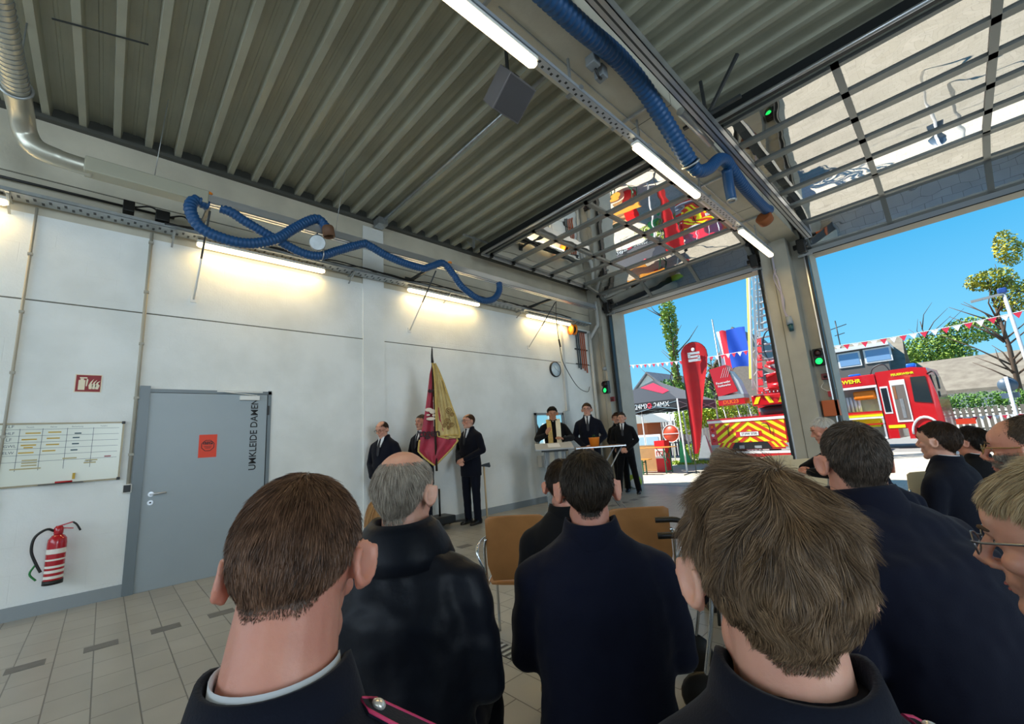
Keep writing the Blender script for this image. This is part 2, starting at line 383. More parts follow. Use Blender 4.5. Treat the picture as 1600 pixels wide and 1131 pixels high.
# ---- the grey door
M_door = mat('door_leaf_paint', '9aa5ab', 0.42, noise_amt=0.02, nscale=3)
M_frame = mat('door_frame_grey', '6f7a80', 0.4)
M_ink = mat('black_lettering', '1c1f22', 0.6)
mb = MB().m(M_frame)
mb.bb((XW - 0.12, D0 - 0.07, 0), (XW + 0.03, D0 + 0.02, DZ + 0.05)).bb((XW - 0.12, D1 - 0.02, 0), (XW + 0.012, D1 + 0.02, DZ + 0.03)).bb((XW - 0.12, D0 - 0.02, DZ - 0.02), (XW + 0.012, D1 + 0.02, DZ + 0.02))
mb.bb((XW - 0.3, D0 - 0.1, -0.1), (XW - 0.2, D1 + 0.1, DZ + 0.1))  # added unseen slab, stops sky light leaking in around the door
door = obj('door_1', mb, kind='structure')
mb = MB().m(M_door); mb.bb((XW - 0.06, D0 + 0.02, 0.0), (XW + 0.012, D1 - 0.03, DZ - 0.025), bev=0.003); obj('door_leaf', mb, parent=door)
mb = MB().m(M_alu); mb.lathe([(0.026, 0), (0.026, 0.008)], (XW + 0.012, 0.40, 1.0), axis=(1, 0, 0)).cyl((XW + 0.012, 0.40, 1.0), (XW + 0.06, 0.40, 1.0), 0.010).tube([(XW + 0.06, 0.39, 1.0), (XW + 0.062, 0.46, 1.003), (XW + 0.058, 0.53, 1.006)], 0.010)
obj('door_handle', mb, parent=door)
mb = MB().m(M_alu); mb.lathe([(0.026, 0), (0.026, 0.008)], (XW + 0.012, 0.40, 0.91), axis=(1, 0, 0)).m(M_ink).lathe([(0.009, 0.0), (0.009, 0.0095)], (XW + 0.012, 0.40, 0.91), axis=(1, 0, 0)); obj('keyhole_rosette', mb, parent=door)
mb = MB().m(M_white); mb.bb((XW + 0.012, 1.19, 2.05), (XW + 0.06, 1.41, 2.105), bev=0.004).beam((XW + 0.05, 1.38, 2.112), (XW + 0.05, 1.02, 2.15), 0.02, 0.008).bb((XW, 0.95, 2.15), (XW + 0.03, 1.45, 2.165)); obj('door_closer', mb, parent=door)
mb = MB().m(M_black); mb.bb((XW + 0.012, D1 - 0.03, 1.86), (XW + 0.03, D1 - 0.005, 1.98)); obj('hinge', mb, parent=door)
mb = MB().m(M_ink); add_text(mb, 'UMKLEIDE DAMEN', 0.112, (XW + 0.014, 1.37, 1.62), (0, 0, 1), (0, -1, 0), 0.0006, bold=0.0016, sx_=0.97); obj('lettering', mb, parent=door)
t = obj('notice_poster', MB().m(mat('orange_paper', 'e8482f', 0.6)).bb((XW + 0.0125, 0.80, 1.36), (XW + 0.0145, 0.98, 1.63)), label='orange paper notice with black stop octagon taped to grey door', cat='notice')
mb = MB().m(M_ink)
def oct_ring(mb, cx, cz, r, w, x):
    P = [(cx + r * math.cos(pi / 8 + k * pi / 4), cz + r * math.sin(pi / 8 + k * pi / 4)) for k in range(8)]
    for k in range(8):
        a, b = P[k], P[(k + 1) % 8]; mb.beam((x, a[0], a[1]), (x, b[0], b[1]), w, 0.001, up=(1, 0, 0))
oct_ring(mb, 0.89, 1.50, 0.066, 0.007, XW + 0.0152)
mb.bb((XW + 0.0146, 0.842, 1.513), (XW + 0.0156, 0.938, 1.548)); mb.bb((XW + 0.0146, 0.85, 1.490), (XW + 0.0152, 0.93, 1.494)).bb((XW + 0.0146, 0.856, 1.478), (XW + 0.0152, 0.924, 1.482)).bb((XW + 0.0146, 0.864, 1.466), (XW + 0.0152, 0.916, 1.470))
mb.m(MATS['orange_paper']); add_text(mb, 'STOP', 0.036, (XW + 0.0158, 0.89, 1.529), (0, 1, 0), (0, 0, 1), 0.0003)
obj('stop_symbol', mb, parent=t)

# gate 1 + 2 : raised sectional doors, rails, leaves
M_rail = mat('gate_rail_dark', '2c2f31', 0.4, 0.5)
M_gframe = mat('gate_frame_grey', '7f8280', 0.4, 0.5)
M_pane = bpy.data.materials.new('acrylic_pane'); M_pane.use_nodes = True
n = M_pane.node_tree; n.nodes.clear(); o_ = n.nodes.new('ShaderNodeOutputMaterial'); tr = n.nodes.new('ShaderNodeBsdfTransparent'); gl = n.nodes.new('ShaderNodeBsdfGlossy'); mx = n.nodes.new('ShaderNodeMixShader')
gl.inputs['Roughness'].default_value = 0.012; gl.inputs['Color'].default_value = (0.95, 0.95, 0.95, 1); tr.inputs[0].default_value = (0.75, 0.77, 0.76, 1)
tcn = n.nodes.new('ShaderNodeTexCoord'); nn = n.nodes.new('ShaderNodeTexNoise'); nn.inputs['Scale'].default_value = 2.2; nn.inputs['Detail'].default_value = 1; bb_ = n.nodes.new('ShaderNodeBump'); bb_.inputs['Strength'].default_value = 0.25; bb_.inputs['Distance'].default_value = 0.02
n.links.new(tcn.outputs['Object'], nn.inputs['Vector']); n.links.new(nn.outputs[0], bb_.inputs['Height']); n.links.new(bb_.outputs[0], gl.inputs['Normal'])
fr = n.nodes.new('ShaderNodeFresnel'); fr.inputs['IOR'].default_value = 7.0; n.links.new(fr.outputs[0], mx.inputs[0]); n.links.new(tr.outputs[0], mx.inputs[1]); n.links.new(gl.outputs[0], mx.inputs[2]); n.links.new(mx.outputs[0], o_.inputs[0])
def gate(idx, x0, x1, ncol):
    w = x1 - x0
    # path of the raised door, from its bottom edge inwards
    path = [(9.30, 4.47), (8.80, 4.80), (8.20, 4.93), (7.60, 4.93), (7.00, 4.93), (6.40, 4.93), (5.80, 4.93), (5.20, 4.93)]
    mb = MB().m(M_rail)
    for x in (x0 - 0.05, x1 + 0.01):
        mb.bb((x, 9.18, 0), (x + 0.04, 9.31, 4.35)); mb.m(M_alu).bb((x - 0.03 if x < x0 else x + 0.04, 9.24, 0), (x if x < x0 else x + 0.07, 9.30, 4.4)).m(M_rail)
        mb.tube([(x + 0.02, 9.24, 4.3), (x + 0.02, 9.18, 4.5), (x + 0.02, 9.0, 4.72), (x + 0.02, 8.7, 4.86), (x + 0.02, 8.3, 4.9)], 0.022, 8)
        mb.m(M_alu).bb((x, 5.0, 4.875), (x + 0.04, 8.4, 4.915)).m(M_rail)
    mb.bb((x0 - 0.1, 5.02, 4.93), (x1 + 0.1, 5.14, 5.05))                       # torsion rail at the far end
    mb.m(M_alu).cyl((x0, 5.0, 4.90), (x1, 5.0, 4.90), 0.025, n=10)
    g = obj('gate_%d' % idx if False else 'door_%d' % (idx + 1), mb, kind='structure')
    for s_ in range(7):
        (ya, za), (yb, zb) = path[s_], path[s_ + 1]
        d = Vector((0, yb - ya, zb - za)); L = d.length; d.normalize(); up = Vector((0, -d.z, d.y)) * -1
        mb = MB()
        def P(x, t, h=0.0): return Vector((x, ya, za)) + d * t + up * h
        fw = 0.055
        mb.m(M_gframe)
        mb.beam(P(x0, fw / 2), P(x1, fw / 2), fw, 0.045, up=up).beam(P(x0, L - fw / 2), P(x1, L - fw / 2), fw, 0.045, up=up)
        for c in range(ncol + 1):
            x = x0 + (w - 0.06) * c / ncol + 0.03
            mb.beam(P(x, 0), P(x, L), 0.07, 0.045, up=up)
        if s_ == 0: mb.m(M_alu).beam(P(x0, -0.05), P(x1, -0.05), 0.10, 0.05, up=up).m(M_black).beam(P(x0, -0.11), P(x1, -0.11), 0.03, 0.04, up=up)
        sec = obj('gate_section', mb, parent=g)
        mb = MB().m(M_pane)
        mb.face([P(x0 + 0.05, fw), P(x1 - 0.05, fw), P(x1 - 0.05, L - fw), P(x0 + 0.05, L - fw)])
        obj('pane', mb, parent=sec)
        mb = MB().m(M_black)
        for x in (x0 - 0.02, x1 + 0.02):
            mb.box(P(x, L - 0.03, -0.03), (0.07, 0.07, 0.05)).cyl(P(x - 0.04, L - 0.03, -0.045), P(x + 0.04, L - 0.03, -0.045), 0.018, n=10)
        obj('hinge_roller', mb, parent=sec)
    return g
gate(1, *G1, 3); gate(2, *G2, 3); gate(3, *G3, 3)

# ================================================================ lamps, trays, ducts and hoses
M_hose = mat('blue_hose', '1c4a78', 0.45, spec=0.4)
M_lampbody = mat('lamp_housing', 'd9d9d2', 0.5)
def tube_lamp(name, a, b, label, group, w=0.10, watt=30, emit=None):
    a = Vector(a); b = Vector(b); t = thing(name, (a + b) / 2, label, 'lamp', group)
    d = (b - a).normalized()
    mb = MB().m(M_lampbody); mb.beam(a, b, w * 0.92, 0.035, bev=0.006); mb.cyl(a + d * 0.3, a + d * 0.3 + Vector((0, 0, 0.08)), 0.008, n=8).cyl(b - d * 0.3, b - d * 0.3 + Vector((0, 0, 0.08)), 0.008, n=8)
    obj('housing', mb, parent=t)
    mb = MB().m(M_lamp)
    off = Vector((0, 0, -0.035)); sd = d.cross(Vector((0, 0, 1)))
    ring = lambda p, k: [p + off + sd * (w / 2 * k * math.cos(q)) + Vector((0, 0, 0.032 * k * math.sin(q))) for q in [2 * pi * j / 14 for j in range(14)]]
    mb.loft([ring(a, 0.55), ring(a + d * 0.03, 1), ring(b - d * 0.03, 1), ring(b, 0.55)])
    obj('diffuser', mb, parent=t)
    L = bpy.data.lights.new('lamp_light', 'AREA'); L.shape = 'RECTANGLE'; L.size = w * 0.9; L.size_y = (b - a).length * 0.95; L.energy = watt; L.color = (1.0, 0.68, 0.25)
    o = bpy.data.objects.new('lamp_light', L); COL.objects.link(o); o.parent = t; o.location = (0, 0, -0.075)
    o.rotation_euler = (0, 0, math.atan2(d.y, d.x) - pi / 2)
    return t
WL = [(-2.45, -0.90, 'lamp at the left edge above the whiteboard'), (0.63, 2.18, 'lamp above the grey door'), (3.58, 5.15, 'lamp above the flag'), (6.5, 8.0, 'lamp above the round clock')]
for y0_, y1_, s_ in WL:
    tube_lamp('tube_lamp', (-6.17, y0_, 4.02), (-6.17, y1_, 4.02), 'glowing tube ' + s_ + ' under the wall cable tray', 'tube lamps along the left wall', w=0.09, watt=12)
for y0_, y1_, s_ in ((0.40, 2.25, 'nearest of the three glowing lamps under the beam, cut by the picture top'), (3.75, 5.30, 'middle one of the glowing lamps under the concrete beam'), (6.82, 8.36, 'farthest glowing lamp under the beam, beside the pier')):
    tube_lamp('tube_lamp', (-1.84, y0_, 4.27), (-1.84, y1_, 4.27), s_, 'tube lamps under the beam', w=0.09, watt=16)

# cable trays
def tray(name, x, z, ya, yb, w, label, perforated=True, m=None, lip=0.04):
    mb = MB().m(m or M_steel)
    mb.bb((x - w / 2, ya, z), (x + w / 2, yb, z + 0.004)).bb((x - w / 2, ya, z), (x - w / 2 + 0.003, yb, z + lip)).bb((x + w / 2 - 0.003, ya, z), (x + w / 2, yb, z + lip))
    if perforated:
        mb.m(M_dgrey); y = ya + 0.05; k = 0
        while y < yb - 0.05:
            mb.bb((x - w * 0.36 + (k % 2) * w * 0.3, y, z - 0.0012), (x - w * 0.06 + (k % 2) * w * 0.3, y + 0.022, z)); y += 0.055; k += 1
    return obj(name, mb, label=label, cat='cable tray')
tray('cable_tray', -6.14, 4.06, -7, 8.7, 0.20, 'long perforated steel cable tray along the left wall above the lamps')
tray('cable_tray', -1.84, 4.305, -1.0, 8.45, 0.075, 'narrow perforated tray carrying the lamps under the beam', m=mat('tray_light', 'b9bfc6', 0.4, 0.5))
def hanger_rod(x, y, z0, z1, label):
    mb = MB().m(M_steel); mb.cyl((x, y, z0), (x, y, z1), 0.004, n=6).bb((x - 0.015, y - 0.015, z0 - 0.02), (x + 0.015, y + 0.015, z0))
    return mb
for i, y in enumerate((0.3, 2.8, 4.0, 5.6, 7.9)):
    mb = MB().m(M_steel); mb.beam((-1.9, y, 4.33), (-1.9, y, 4.71), 0.02, 0.02, up=(0, 1, 0)).bb((-1.95, y - 0.02, 4.325), (-1.78, y + 0.02, 4.345))
    obj('tray_hanger', mb, label='short steel tray hanger under the beam, %s counted from the picture top' % ('first', 'second', 'third', 'fourth', 'fifth')[i], cat='hanger', group='hangers under the beam')
for i, y in enumerate((-0.9, 0.4, 2.6, 4.4, 6.3, 8.1)):
    mb = MB().m(M_steel); mb.beam((-6.3, y, 4.05), (-6.02, y, 4.05), 0.03, 0.012).beam((-6.3, y, 3.93), (-6.06, y, 4.045), 0.02, 0.01)
    obj('tray_bracket', mb, label='small steel bracket holding the wall cable tray, %s from the left' % ('first', 'second', 'third', 'fourth', 'fifth', 'sixth')[i], cat='bracket', group='brackets of the wall cable tray')
# cables and a black floodlight on the wall tray
mb = MB().m(M_black)
for k in range(5):
    pts = [(-6.12 + 0.02 * k, y, 4.09 + 0.018 * ((i * 7 + k * 3) % 4)) for i, y in enumerate([x * 0.4 + 0.3 for x in range(0, 20)])]
    mb.tube(spline(pts, 3), 0.009, 6)
obj('cable_bundle', mb, label='bundle of black cables lying in the wall cable tray', cat='cables')
def wall_device(y, z, label, w=0.1):
    t = thing('tray_socket', (-6.1, y, z), label, 'device')
    obj('device_body', MB().m(M_black).bb((-6.17, y - w / 2, z), (-6.06, y + w / 2, z + 0.13), bev=0.008), parent=t)
    obj('cable', MB().m(M_black).tube(spline([(-6.1, y + w / 2, z + 0.08), (-6.08, y + 0.2, z + 0.12), (-6.1, y + 0.32, z + 0.02)], 6), 0.01, 6), parent=t)
wall_device(-0.02, 4.16, 'black boxy device on top of the wall cable tray, left one'); wall_device(0.28, 4.14, 'black boxy device on the wall cable tray, right one', 0.13)

# exhaust extraction rail on the left wall
RX, RZ = -5.4, 4.20
def rail(name, x, z, ya, yb, label):
    t = thing(name, (x, (ya + yb) / 2, z), label, 'rail')
    mb = MB().m(M_alu); mb.bb((x - 0.055, ya, z - 0.05), (x + 0.055, yb, z - 0.035)).bb((x - 0.055, ya, z - 0.05), (x - 0.045, yb, z + 0.05)).bb((x + 0.045, ya, z - 0.05), (x + 0.055, yb, z + 0.05)).bb((x - 0.04, ya, z + 0.04), (x + 0.04, yb, z + 0.05))
    mb.m(M_dgrey).bb((x - 0.008, ya, z - 0.052), (x + 0.008, yb, z - 0.049))
    obj('profile', mb, parent=t)
    mb = MB().m(M_alu).bb((x - 0.06, yb - 0.01, z - 0.055), (x + 0.06, yb, z + 0.055)); obj('end_cap', mb, parent=t)
    return t
r1 = rail('extraction_rail', RX, RZ, -0.35, 7.95, 'long aluminium rail held out from the left wall, carrying blue hose')
r2 = rail('extraction_rail', -1.36, 4.62, -2.0, 9.0, 'long aluminium rail beside the concrete beam, carrying blue hose')
for y, zz, s_ in ((0.65, 4.15, 'first'), (3.66, 4.15, 'middle'), (6.6, 4.15, 'last')):
    mb = MB().m(M_dgrey); mb.beam((XW, y, zz + 0.04), (RX - 0.06, y, zz + 0.04), 0.035, 0.05).bb((XW, y - 0.06, zz - 0.06), (XW + 0.012, y + 0.06, zz + 0.12))
    br = obj('rail_bracket', mb, label='dark arm from wall to rail, %s one counted from the picture left' % s_, cat='bracket', group='arms of the wall rail')
    mb = MB().m(M_dgrey).cyl((RX - 0.02, y, zz - 0.06), (RX - 0.45, y, zz - 0.47), 0.011, n=8).m(M_white).cyl((RX - 0.45, y, zz - 0.47), (XW + 0.02, y, 3.30), 0.011, n=8).bb((XW, y - 0.03, 3.26), (XW + 0.02, y + 0.03, 3.34))
    obj('strut', mb, parent=br)
# spiral duct coming across the hall into the rail
M_duct = mat('spiral_duct', 'b9b6a8', 0.35, 0.7, noise_amt=0.08, nscale=6)
pts = spline([(-2.70, -0.78, 5.14), (-2.70, -0.78, 4.75), (-2.80, -0.78, 4.56), (-3.05, -0.78, 4.50), (-4.0, -0.78, 4.50), (-4.9, -0.78, 4.50), (-5.24, -0.78, 4.49), (-5.40, -0.76, 4.38), (-5.42, -0.68, 4.26), (-5.41, -0.5, 4.21), (-5.41, -0.3, 4.20)], 10)
t = thing('ventilation_duct', (-4.0, -0.78, 4.4), 'round spiral metal duct bending down into the wall rail, top left', 'duct')
mb = MB().m(M_duct); mb.tube(pts, [0.085] * (len(pts) - 12) + [0.08] * 12, 18); obj('duct_pipe', mb, parent=t)
mb = MB().m(M_steel).tube([(-3.05 - 1.85 * j / 400, -0.78 + 0.0885 * math.cos(j * .52), 4.50 + 0.0885 * math.sin(j * .52)) for j in range(400)], 0.003, 4)
obj('spiral_seam', mb, parent=t)
mb = MB().m(M_steel).tube([(-4.95 + 0 * q, -0.78 + 0.095 * math.cos(q), 4.50 + 0.095 * math.sin(q)) for q in [2 * pi * j / 18 for j in range(18)]], 0.012, 6, closed=True)
mb.cyl((-4.95, -0.78, 4.59), (-4.95, -0.78, 5.28), 0.006, n=6); obj('duct_clamp', mb, parent=t)
mb = MB().m(mat('duct_beige', 'a9a795', 0.5, 0.2)); mb.bb((-5.48, -0.36, 4.13), (-5.32, 0.62, 4.28), bev=0.01); obj('inlet_box', mb, parent=t)
mb = MB().m(M_conc)
# hangers of the wall rail
for y, s_ in ((0.15, 'left'), (2.05, 'middle')):
    mb = MB().m(M_steel); mb.cyl((RX - 0.02, y, RZ + 0.05), (RX + 0.18, y + 0.05, 5.14), 0.004, n=6).ell((RX - 0.02, y, RZ + 0.05), (0.02, 0.02, 0.02), n=8, m=6)
    obj('suspension_wire', mb, label='thin wire from the ribbed ceiling down to the wall rail, %s one' % s_, cat='wire', group='suspension wires of the wall rail')

def hose(name, pts, r, label, ends=None, group=None, n=10):
    P = spline(pts, 14); Q = []
    # resample evenly and corrugate
    L = [0]
    for a, b in zip(P, P[1:]): L.append(L[-1] + (b - a).length)
    step = r * 0.16; N = int(L[-1] / step); j = 0; rs = []
    for i in range(N + 1):
        s_ = i * step
        while j < len(L) - 2 and L[j + 1] < s_: j += 1
        f = (s_ - L[j]) / max(L[j + 1] - L[j], 1e-9); Q.append(P[j].lerp(P[j + 1], min(max(f, 0), 1))); rs.append(r * (1.0 if (i % 4) < 2 else 0.90))
    mb = MB().m(M_hose); mb.tube(Q, rs, n)
    return obj(name, mb, label=label, cat='hose', group=group)
M_brass = mat('nozzle_rubber', '6a4a34', 0.6)
hA = hose('extraction_hose', [(-5.4, 0.62, 4.14), (-5.36, 0.50, 4.14), (-5.33, 0.47, 3.98), (-5.33, 0.60, 3.80), (-5.3, 0.95, 3.74), (-5.3, 1.27, 3.87), (-5.33, 1.50, 4.10), (-5.33, 1.68, 4.27), (-5.33, 1.80, 4.33), (-5.3, 1.90, 4.22)], 0.062, 'blue corrugated hose looping from the wall rail to a round nozzle', n=14)
mb = MB().m(M_brass); mb.lathe([(0.068, 0), (0.075, 0.02), (0.075, 0.14), (0.060, 0.14), (0.055, 0.03), (0.0, 0.03)], (-5.29, 1.90, 4.24), axis=(0.05, 0.15, -1)); obj('nozzle', mb, parent=hA)
hB = hose('extraction_hose', [(-5.4, 0.75, 4.15), (-5.38, 0.85, 4.12), (-5.38, 1.0, 4.05), (-5.38, 1.28, 3.94), (-5.37, 1.60, 3.83), (-5.37, 1.83, 3.84), (-5.37, 2.05, 3.97), (-5.37, 2.40, 4.17), (-5.37, 2.50, 4.18), (-5.37, 2.85, 4.08), (-5.37, 3.34, 4.04), (-5.36, 3.55, 4.12), (-5.36, 3.76, 4.22), (-5.36, 3.95, 4.08), (-5.36, 4.13, 3.89), (-5.36, 4.50, 3.74), (-5.36, 4.80, 3.80), (-5.37, 4.97, 3.98), (-5.38, 5.0, 4.16)], 0.058, 'long blue corrugated hose slung in waves below the wall rail', n=14)
mb = MB().m(M_steel); mb.lathe([(0.09, 0), (0.10, 0.01), (0.10, 0.05), (0.09, 0.06)], (-5.30, 1.78, 3.98), axis=(0.9, -0.3, -0.35)).cyl((-5.34, 1.80, 4.0), (-5.38, 1.80, 4.15), 0.012, n=8).tube([(-5.37 + 0.07 * math.cos(q), 1.86, 3.86 + 0.07 * math.sin(q)) for q in [2 * pi * j / 14 for j in range(14)]], 0.008, 6, closed=True)
obj('balancer', mb, parent=hB, label='round steel spring balancer with clamp')
for y in (0.62, 3.9):
    obj('rail_stop', MB().m(mat('orange_plastic', 'f08a1c', 0.4)).ell((-5.36, y, 4.27), (0.03, 0.04, 0.02), n=10, m=6), parent=r1, label='orange end stop')
hC = hose('extraction_hose', [(-1.58, -0.5, 4.56), (-1.60, 0.6, 4.58), (-1.60, 1.8, 4.60), (-1.60, 2.55, 4.64), (-1.60, 3.15, 4.72), (-1.60, 3.60, 4.67), (-1.60, 3.95, 4.52), (-1.58, 4.28, 4.30), (-1.56, 4.42, 4.18)], 0.088, 'thick blue hose sweeping along the beam from the picture top', n=18)
hD = hose('extraction_hose', [(-1.56, 4.44, 4.16), (-1.54, 4.58, 4.13), (-1.50, 4.80, 4.24), (-1.46, 5.05, 4.44), (-1.44, 5.25, 4.50), (-1.44, 5.45, 4.46), (-1.44, 5.85, 4.38), (-1.44, 6.4, 4.36), (-1.44, 6.75, 4.38), (-1.45, 6.95, 4.45)], 0.072, 'blue hose with a sharp kink hanging beyond the hose clamp', n=14)
mb = MB().m(M_steel).tube([Vector((-1.56, 4.43, 4.17)) + Vector((math.cos(q), 0.45 * math.sin(q), 0.55 * math.sin(q) * 1)) * 0.092 for q in [2 * pi * j / 18 for j in range(18)]], 0.013, 6, closed=True)
obj('hose_clamp', mb, parent=hD)
mb = MB().m(M_hose).tube(spline([(-1.46, 5.30, 4.42), (-1.50, 5.42, 4.28), (-1.52, 5.5, 4.12)], 6), 0.06, 12).m(M_steel).tube([(-1.52 + 0.05 * math.cos(q), 5.5 + 0.05 * math.sin(q), 4.10) for q in [2 * pi * j / 12 for j in range(12)]], 0.014, 6, closed=True); obj('hose_branch', mb, parent=hD)
mb = MB().m(mat('rust_brown', '8a4a1f', 0.7)).lathe([(0.09, 0), (0.11, 0.02), (0.10, 0.12), (0.05, 0.16)], (-1.50, 6.75, 4.30), axis=(0.1, 0.8, -0.4)); obj('hose_mouth', mb, parent=hD)
# aluminium telescopic pipe and rail suspension beside the second hose
mb = MB().m(M_alu).cyl((-1.50, 4.2, 4.66), (-1.50, 5.0, 4.66), 0.045, n=14).m(M_steel).cyl((-1.50, 5.0, 4.66), (-1.50, 5.9, 4.64), 0.016, n=8)
obj('telescopic_pipe', mb, label='shiny telescopic pipe beside the kinked blue hose', cat='pipe')
for k, y in enumerate((2.35, 4.55)):
    mb = MB().m(M_dgrey); mb.beam((-1.36, y, 4.68), (-0.95, y - 0.05, 5.14), 0.03, 0.03).beam((-1.36, y, 4.69), (-1.36, y, 5.14), 0.03, 0.03, up=(0, 1, 0)).beam((-1.62, y, 4.70), (-1.0, y, 4.70), 0.04, 0.03)
    obj('rail_hanger', mb, label='dark steel hanger of the rail beside the beam, %s one' % ('near', 'far')[k], cat='hanger', group='hangers of the beam rail')
mb = MB().m(M_steel).beam((-1.95, 2.0, 4.705), (-1.95, 9.0, 4.705), 0.01, 0.01).m(M_steel).cyl((-1.66, -1, 4.68), (-1.66, 8.0, 4.68), 0.012, n=8)
for y in (1.9, 3.9, 5.9, 7.6): mb.beam((-2.16, y, 4.70), (-1.55, y, 4.70), 0.025, 0.025)
obj('pipe_rack', mb, label='thin conduit on cross bars under the concrete beam', cat='conduit')
# square loudspeaker under the ceiling
SPK = Vector((-2.46, 2.58, 4.60))
t = thing('loudspeaker', SPK, 'square grey loudspeaker hanging beside the nearest beam lamp', 'speaker')
Rm = Matrix.Rotation(-0.62, 3, 'Y')
mb = MB().m(mat('speaker_grey', '6b696b', 0.6)); mb.box(SPK, (0.34, 0.34, 0.22), Rm, bev=0.008); obj('speaker_case', mb, parent=t)
mb = MB().m(mat('speaker_cloth', '4c4b4e', 0.8)); mb.box(SPK + Rm @ Vector((0, 0, -0.112)), (0.31, 0.31, 0.006), Rm); obj('speaker_grille', mb, parent=t)
mb = MB().m(M_dgrey); mb.beam(SPK + Vector((0, 0, 0.08)), (SPK.x, SPK.y, 5.16), 0.04, 0.01, up=(0, 1, 0)).beam(SPK + Rm @ Vector((-0.18, 0, 0.05)), SPK + Rm @ Vector((0.18, 0, 0.05)), 0.02, 0.09); obj('mount', mb, parent=t)
# long conduit under the ribs and its brackets
mb = MB().m(M_steel).cyl((-6.1, 3.10, 5.10), (-2.2, 3.10, 5.10), 0.02, n=8).bb((-6.25, 3.0, 5.0), (-6.05, 3.16, 5.12)); obj('ceiling_conduit', mb, label='long thin conduit crossing under the ceiling ribs to the wall', cat='conduit')
mb = MB().m(M_steel).beam((-5.75, 4.75, 5.14), (-5.75, 4.75, 4.92), 0.05, 0.02, up=(0, 1, 0)).beam((-5.75, 4.75, 4.92), (-5.95, 4.75, 5.14), 0.02, 0.02, up=(0, 1, 0)).beam((-5.75, 4.5, 5.12), (-5.75, 5.2, 5.12), 0.04, 0.02); obj('gate_rail_hanger', mb, label='steel hanger holding the far end of the left gate rail', cat='hanger')
mb = MB().m(M_dgrey).beam((-4.55, 0.0, 5.135), (-4.75, -0.62, 5.135), 0.012, 0.01); obj('ceiling_rod', mb, label='short dark rod lying across two ceiling ribs, top left', cat='rod')
mb = MB().m(M_black).cyl((-6.27, -1.5, 4.30), (-6.27, 0.4, 4.30), 0.015, n=8); obj('wall_conduit', mb, label='thin horizontal conduit just above the wall cable tray', cat='conduit')
# vertical conduits on the left wall
def conduit(x, y, z0, z1, label, r=0.012, w=None, m=None):
    mb = MB().m(m or mat('conduit_grey', 'a3a093', 0.5))
    if w: mb.bb((XW, y - w / 2, z0), (XW + w * 0.7, y + w / 2, z1))
    else:
        mb.cyl((x, y, z0), (x, y, z1), r, n=8)
        z = z0 + 0.3
        while z < z1: mb.bb((x - r - 0.006, y - r - 0.006, z), (x + r + 0.004, y + r + 0.006, z + 0.025)); z += 0.62
    return obj('wall_conduit', mb, label=label, cat='conduit')
conduit(XW + 0.02, -0.72, 0.12, 4.05, 'thin vertical conduit on the left wall, left of the red sign')
conduit(XW + 0.02, 0.205, 1.13, 4.05, 'grey vertical conduit running down to the black socket beside the door', 0.017)
conduit(XW + 0.02, 7.73, 1.9, 4.05, 'wide pale vertical duct beside the round clock', w=0.09, m=mat('duct_plastic', 'c3c6c4', 0.5))
conduit(XW + 0.02, 7.62, 0.7, 1.9, 'narrow vertical duct below the clock, beside the mirror', w=0.05, m=MATS['duct_plastic'])

# ---- things on the left wall
t = thing('whiteboard', (XW, -0.4, 1.2), 'magnetic whiteboard with a hand-drawn duty table on the left wall', 'whiteboard')
Y0, Y1, Z0, Z1 = -1.28, 0.12, 1.20, 1.79
obj('board_panel', MB().m(mat('whiteboard', 'dcdfd2', 0.25)).bb((XW, Y0, Z0), (XW + 0.018, Y1, Z1)), parent=t)
mb = MB().m(mat('board_frame', '8a7f66', 0.4, 0.4)).bb((XW, Y0, Z0 - 0.01), (XW + 0.026, Y1, Z0 + 0.006)).bb((XW, Y0, Z1 - 0.006), (XW + 0.026, Y1, Z1 + 0.01)).bb((XW, Y0 - 0.01, Z0), (XW + 0.026, Y0 + 0.006, Z1)).bb((XW, Y1 - 0.006, Z0), (XW + 0.026, Y1 + 0.01, Z1))
mb.m(M_black)
for a, b in ((Y0, Z0), (Y0, Z1), (Y1, Z0), (Y1, Z1)): mb.bb((XW, a - 0.014, b - 0.014), (XW + 0.03, a + 0.014, b + 0.014), bev=0.004)
obj('board_frame', mb, parent=t)
M_pen = mat('marker_ink', '4c5a66', 0.6)
mb = MB().m(M_pen)
X = XW + 0.0183
cy = [-0.62, -0.47, -0.30, -0.11]
for y in cy: mb.bb((XW + 0.018, y, 1.34), (X + 0.0004, y + 0.0035, 1.745))
for k in range(6): mb.bb((XW + 0.018, -0.74, 1.735 - k * 0.062), (X + 0.0004, 0.09, 1.738 - k * 0.062))
for s_, y, z, h in (('TLF', -0.72, 1.765, 0.04), ('HLF', -0.71, 1.70, 0.036), ('LF', -0.70, 1.64, 0.04), ('GWL', -0.71, 1.578, 0.036), ('ELW', -0.71, 1.516, 0.036), ('Tausch', -0.58, 1.758, 0.018), ('Fahrer', -0.42, 1.758, 0.018), ('Bemerkung', -0.27, 1.758, 0.018), ('Telefon', -0.06, 1.758, 0.018), ('Geräte', -0.15, 1.40, 0.02)):
    add_text(mb, s_, h, (X, y, z), (0, 1, 0), (0, 0, 1), 0.0003, align='LEFT')
obj('duty_table', mb, parent=t)
M_ym = mat('yellow_magnet', 'c5a12a', 0.5); M_bm = mat('dark_magnet', '2a4c55', 0.5); M_pm = mat('pale_magnet', 'b5a878', 0.5)
colm = lambda y: 'first' if y < -.47 else 'second' if y < -.3 else 'third' if y < -.11 else 'fourth'
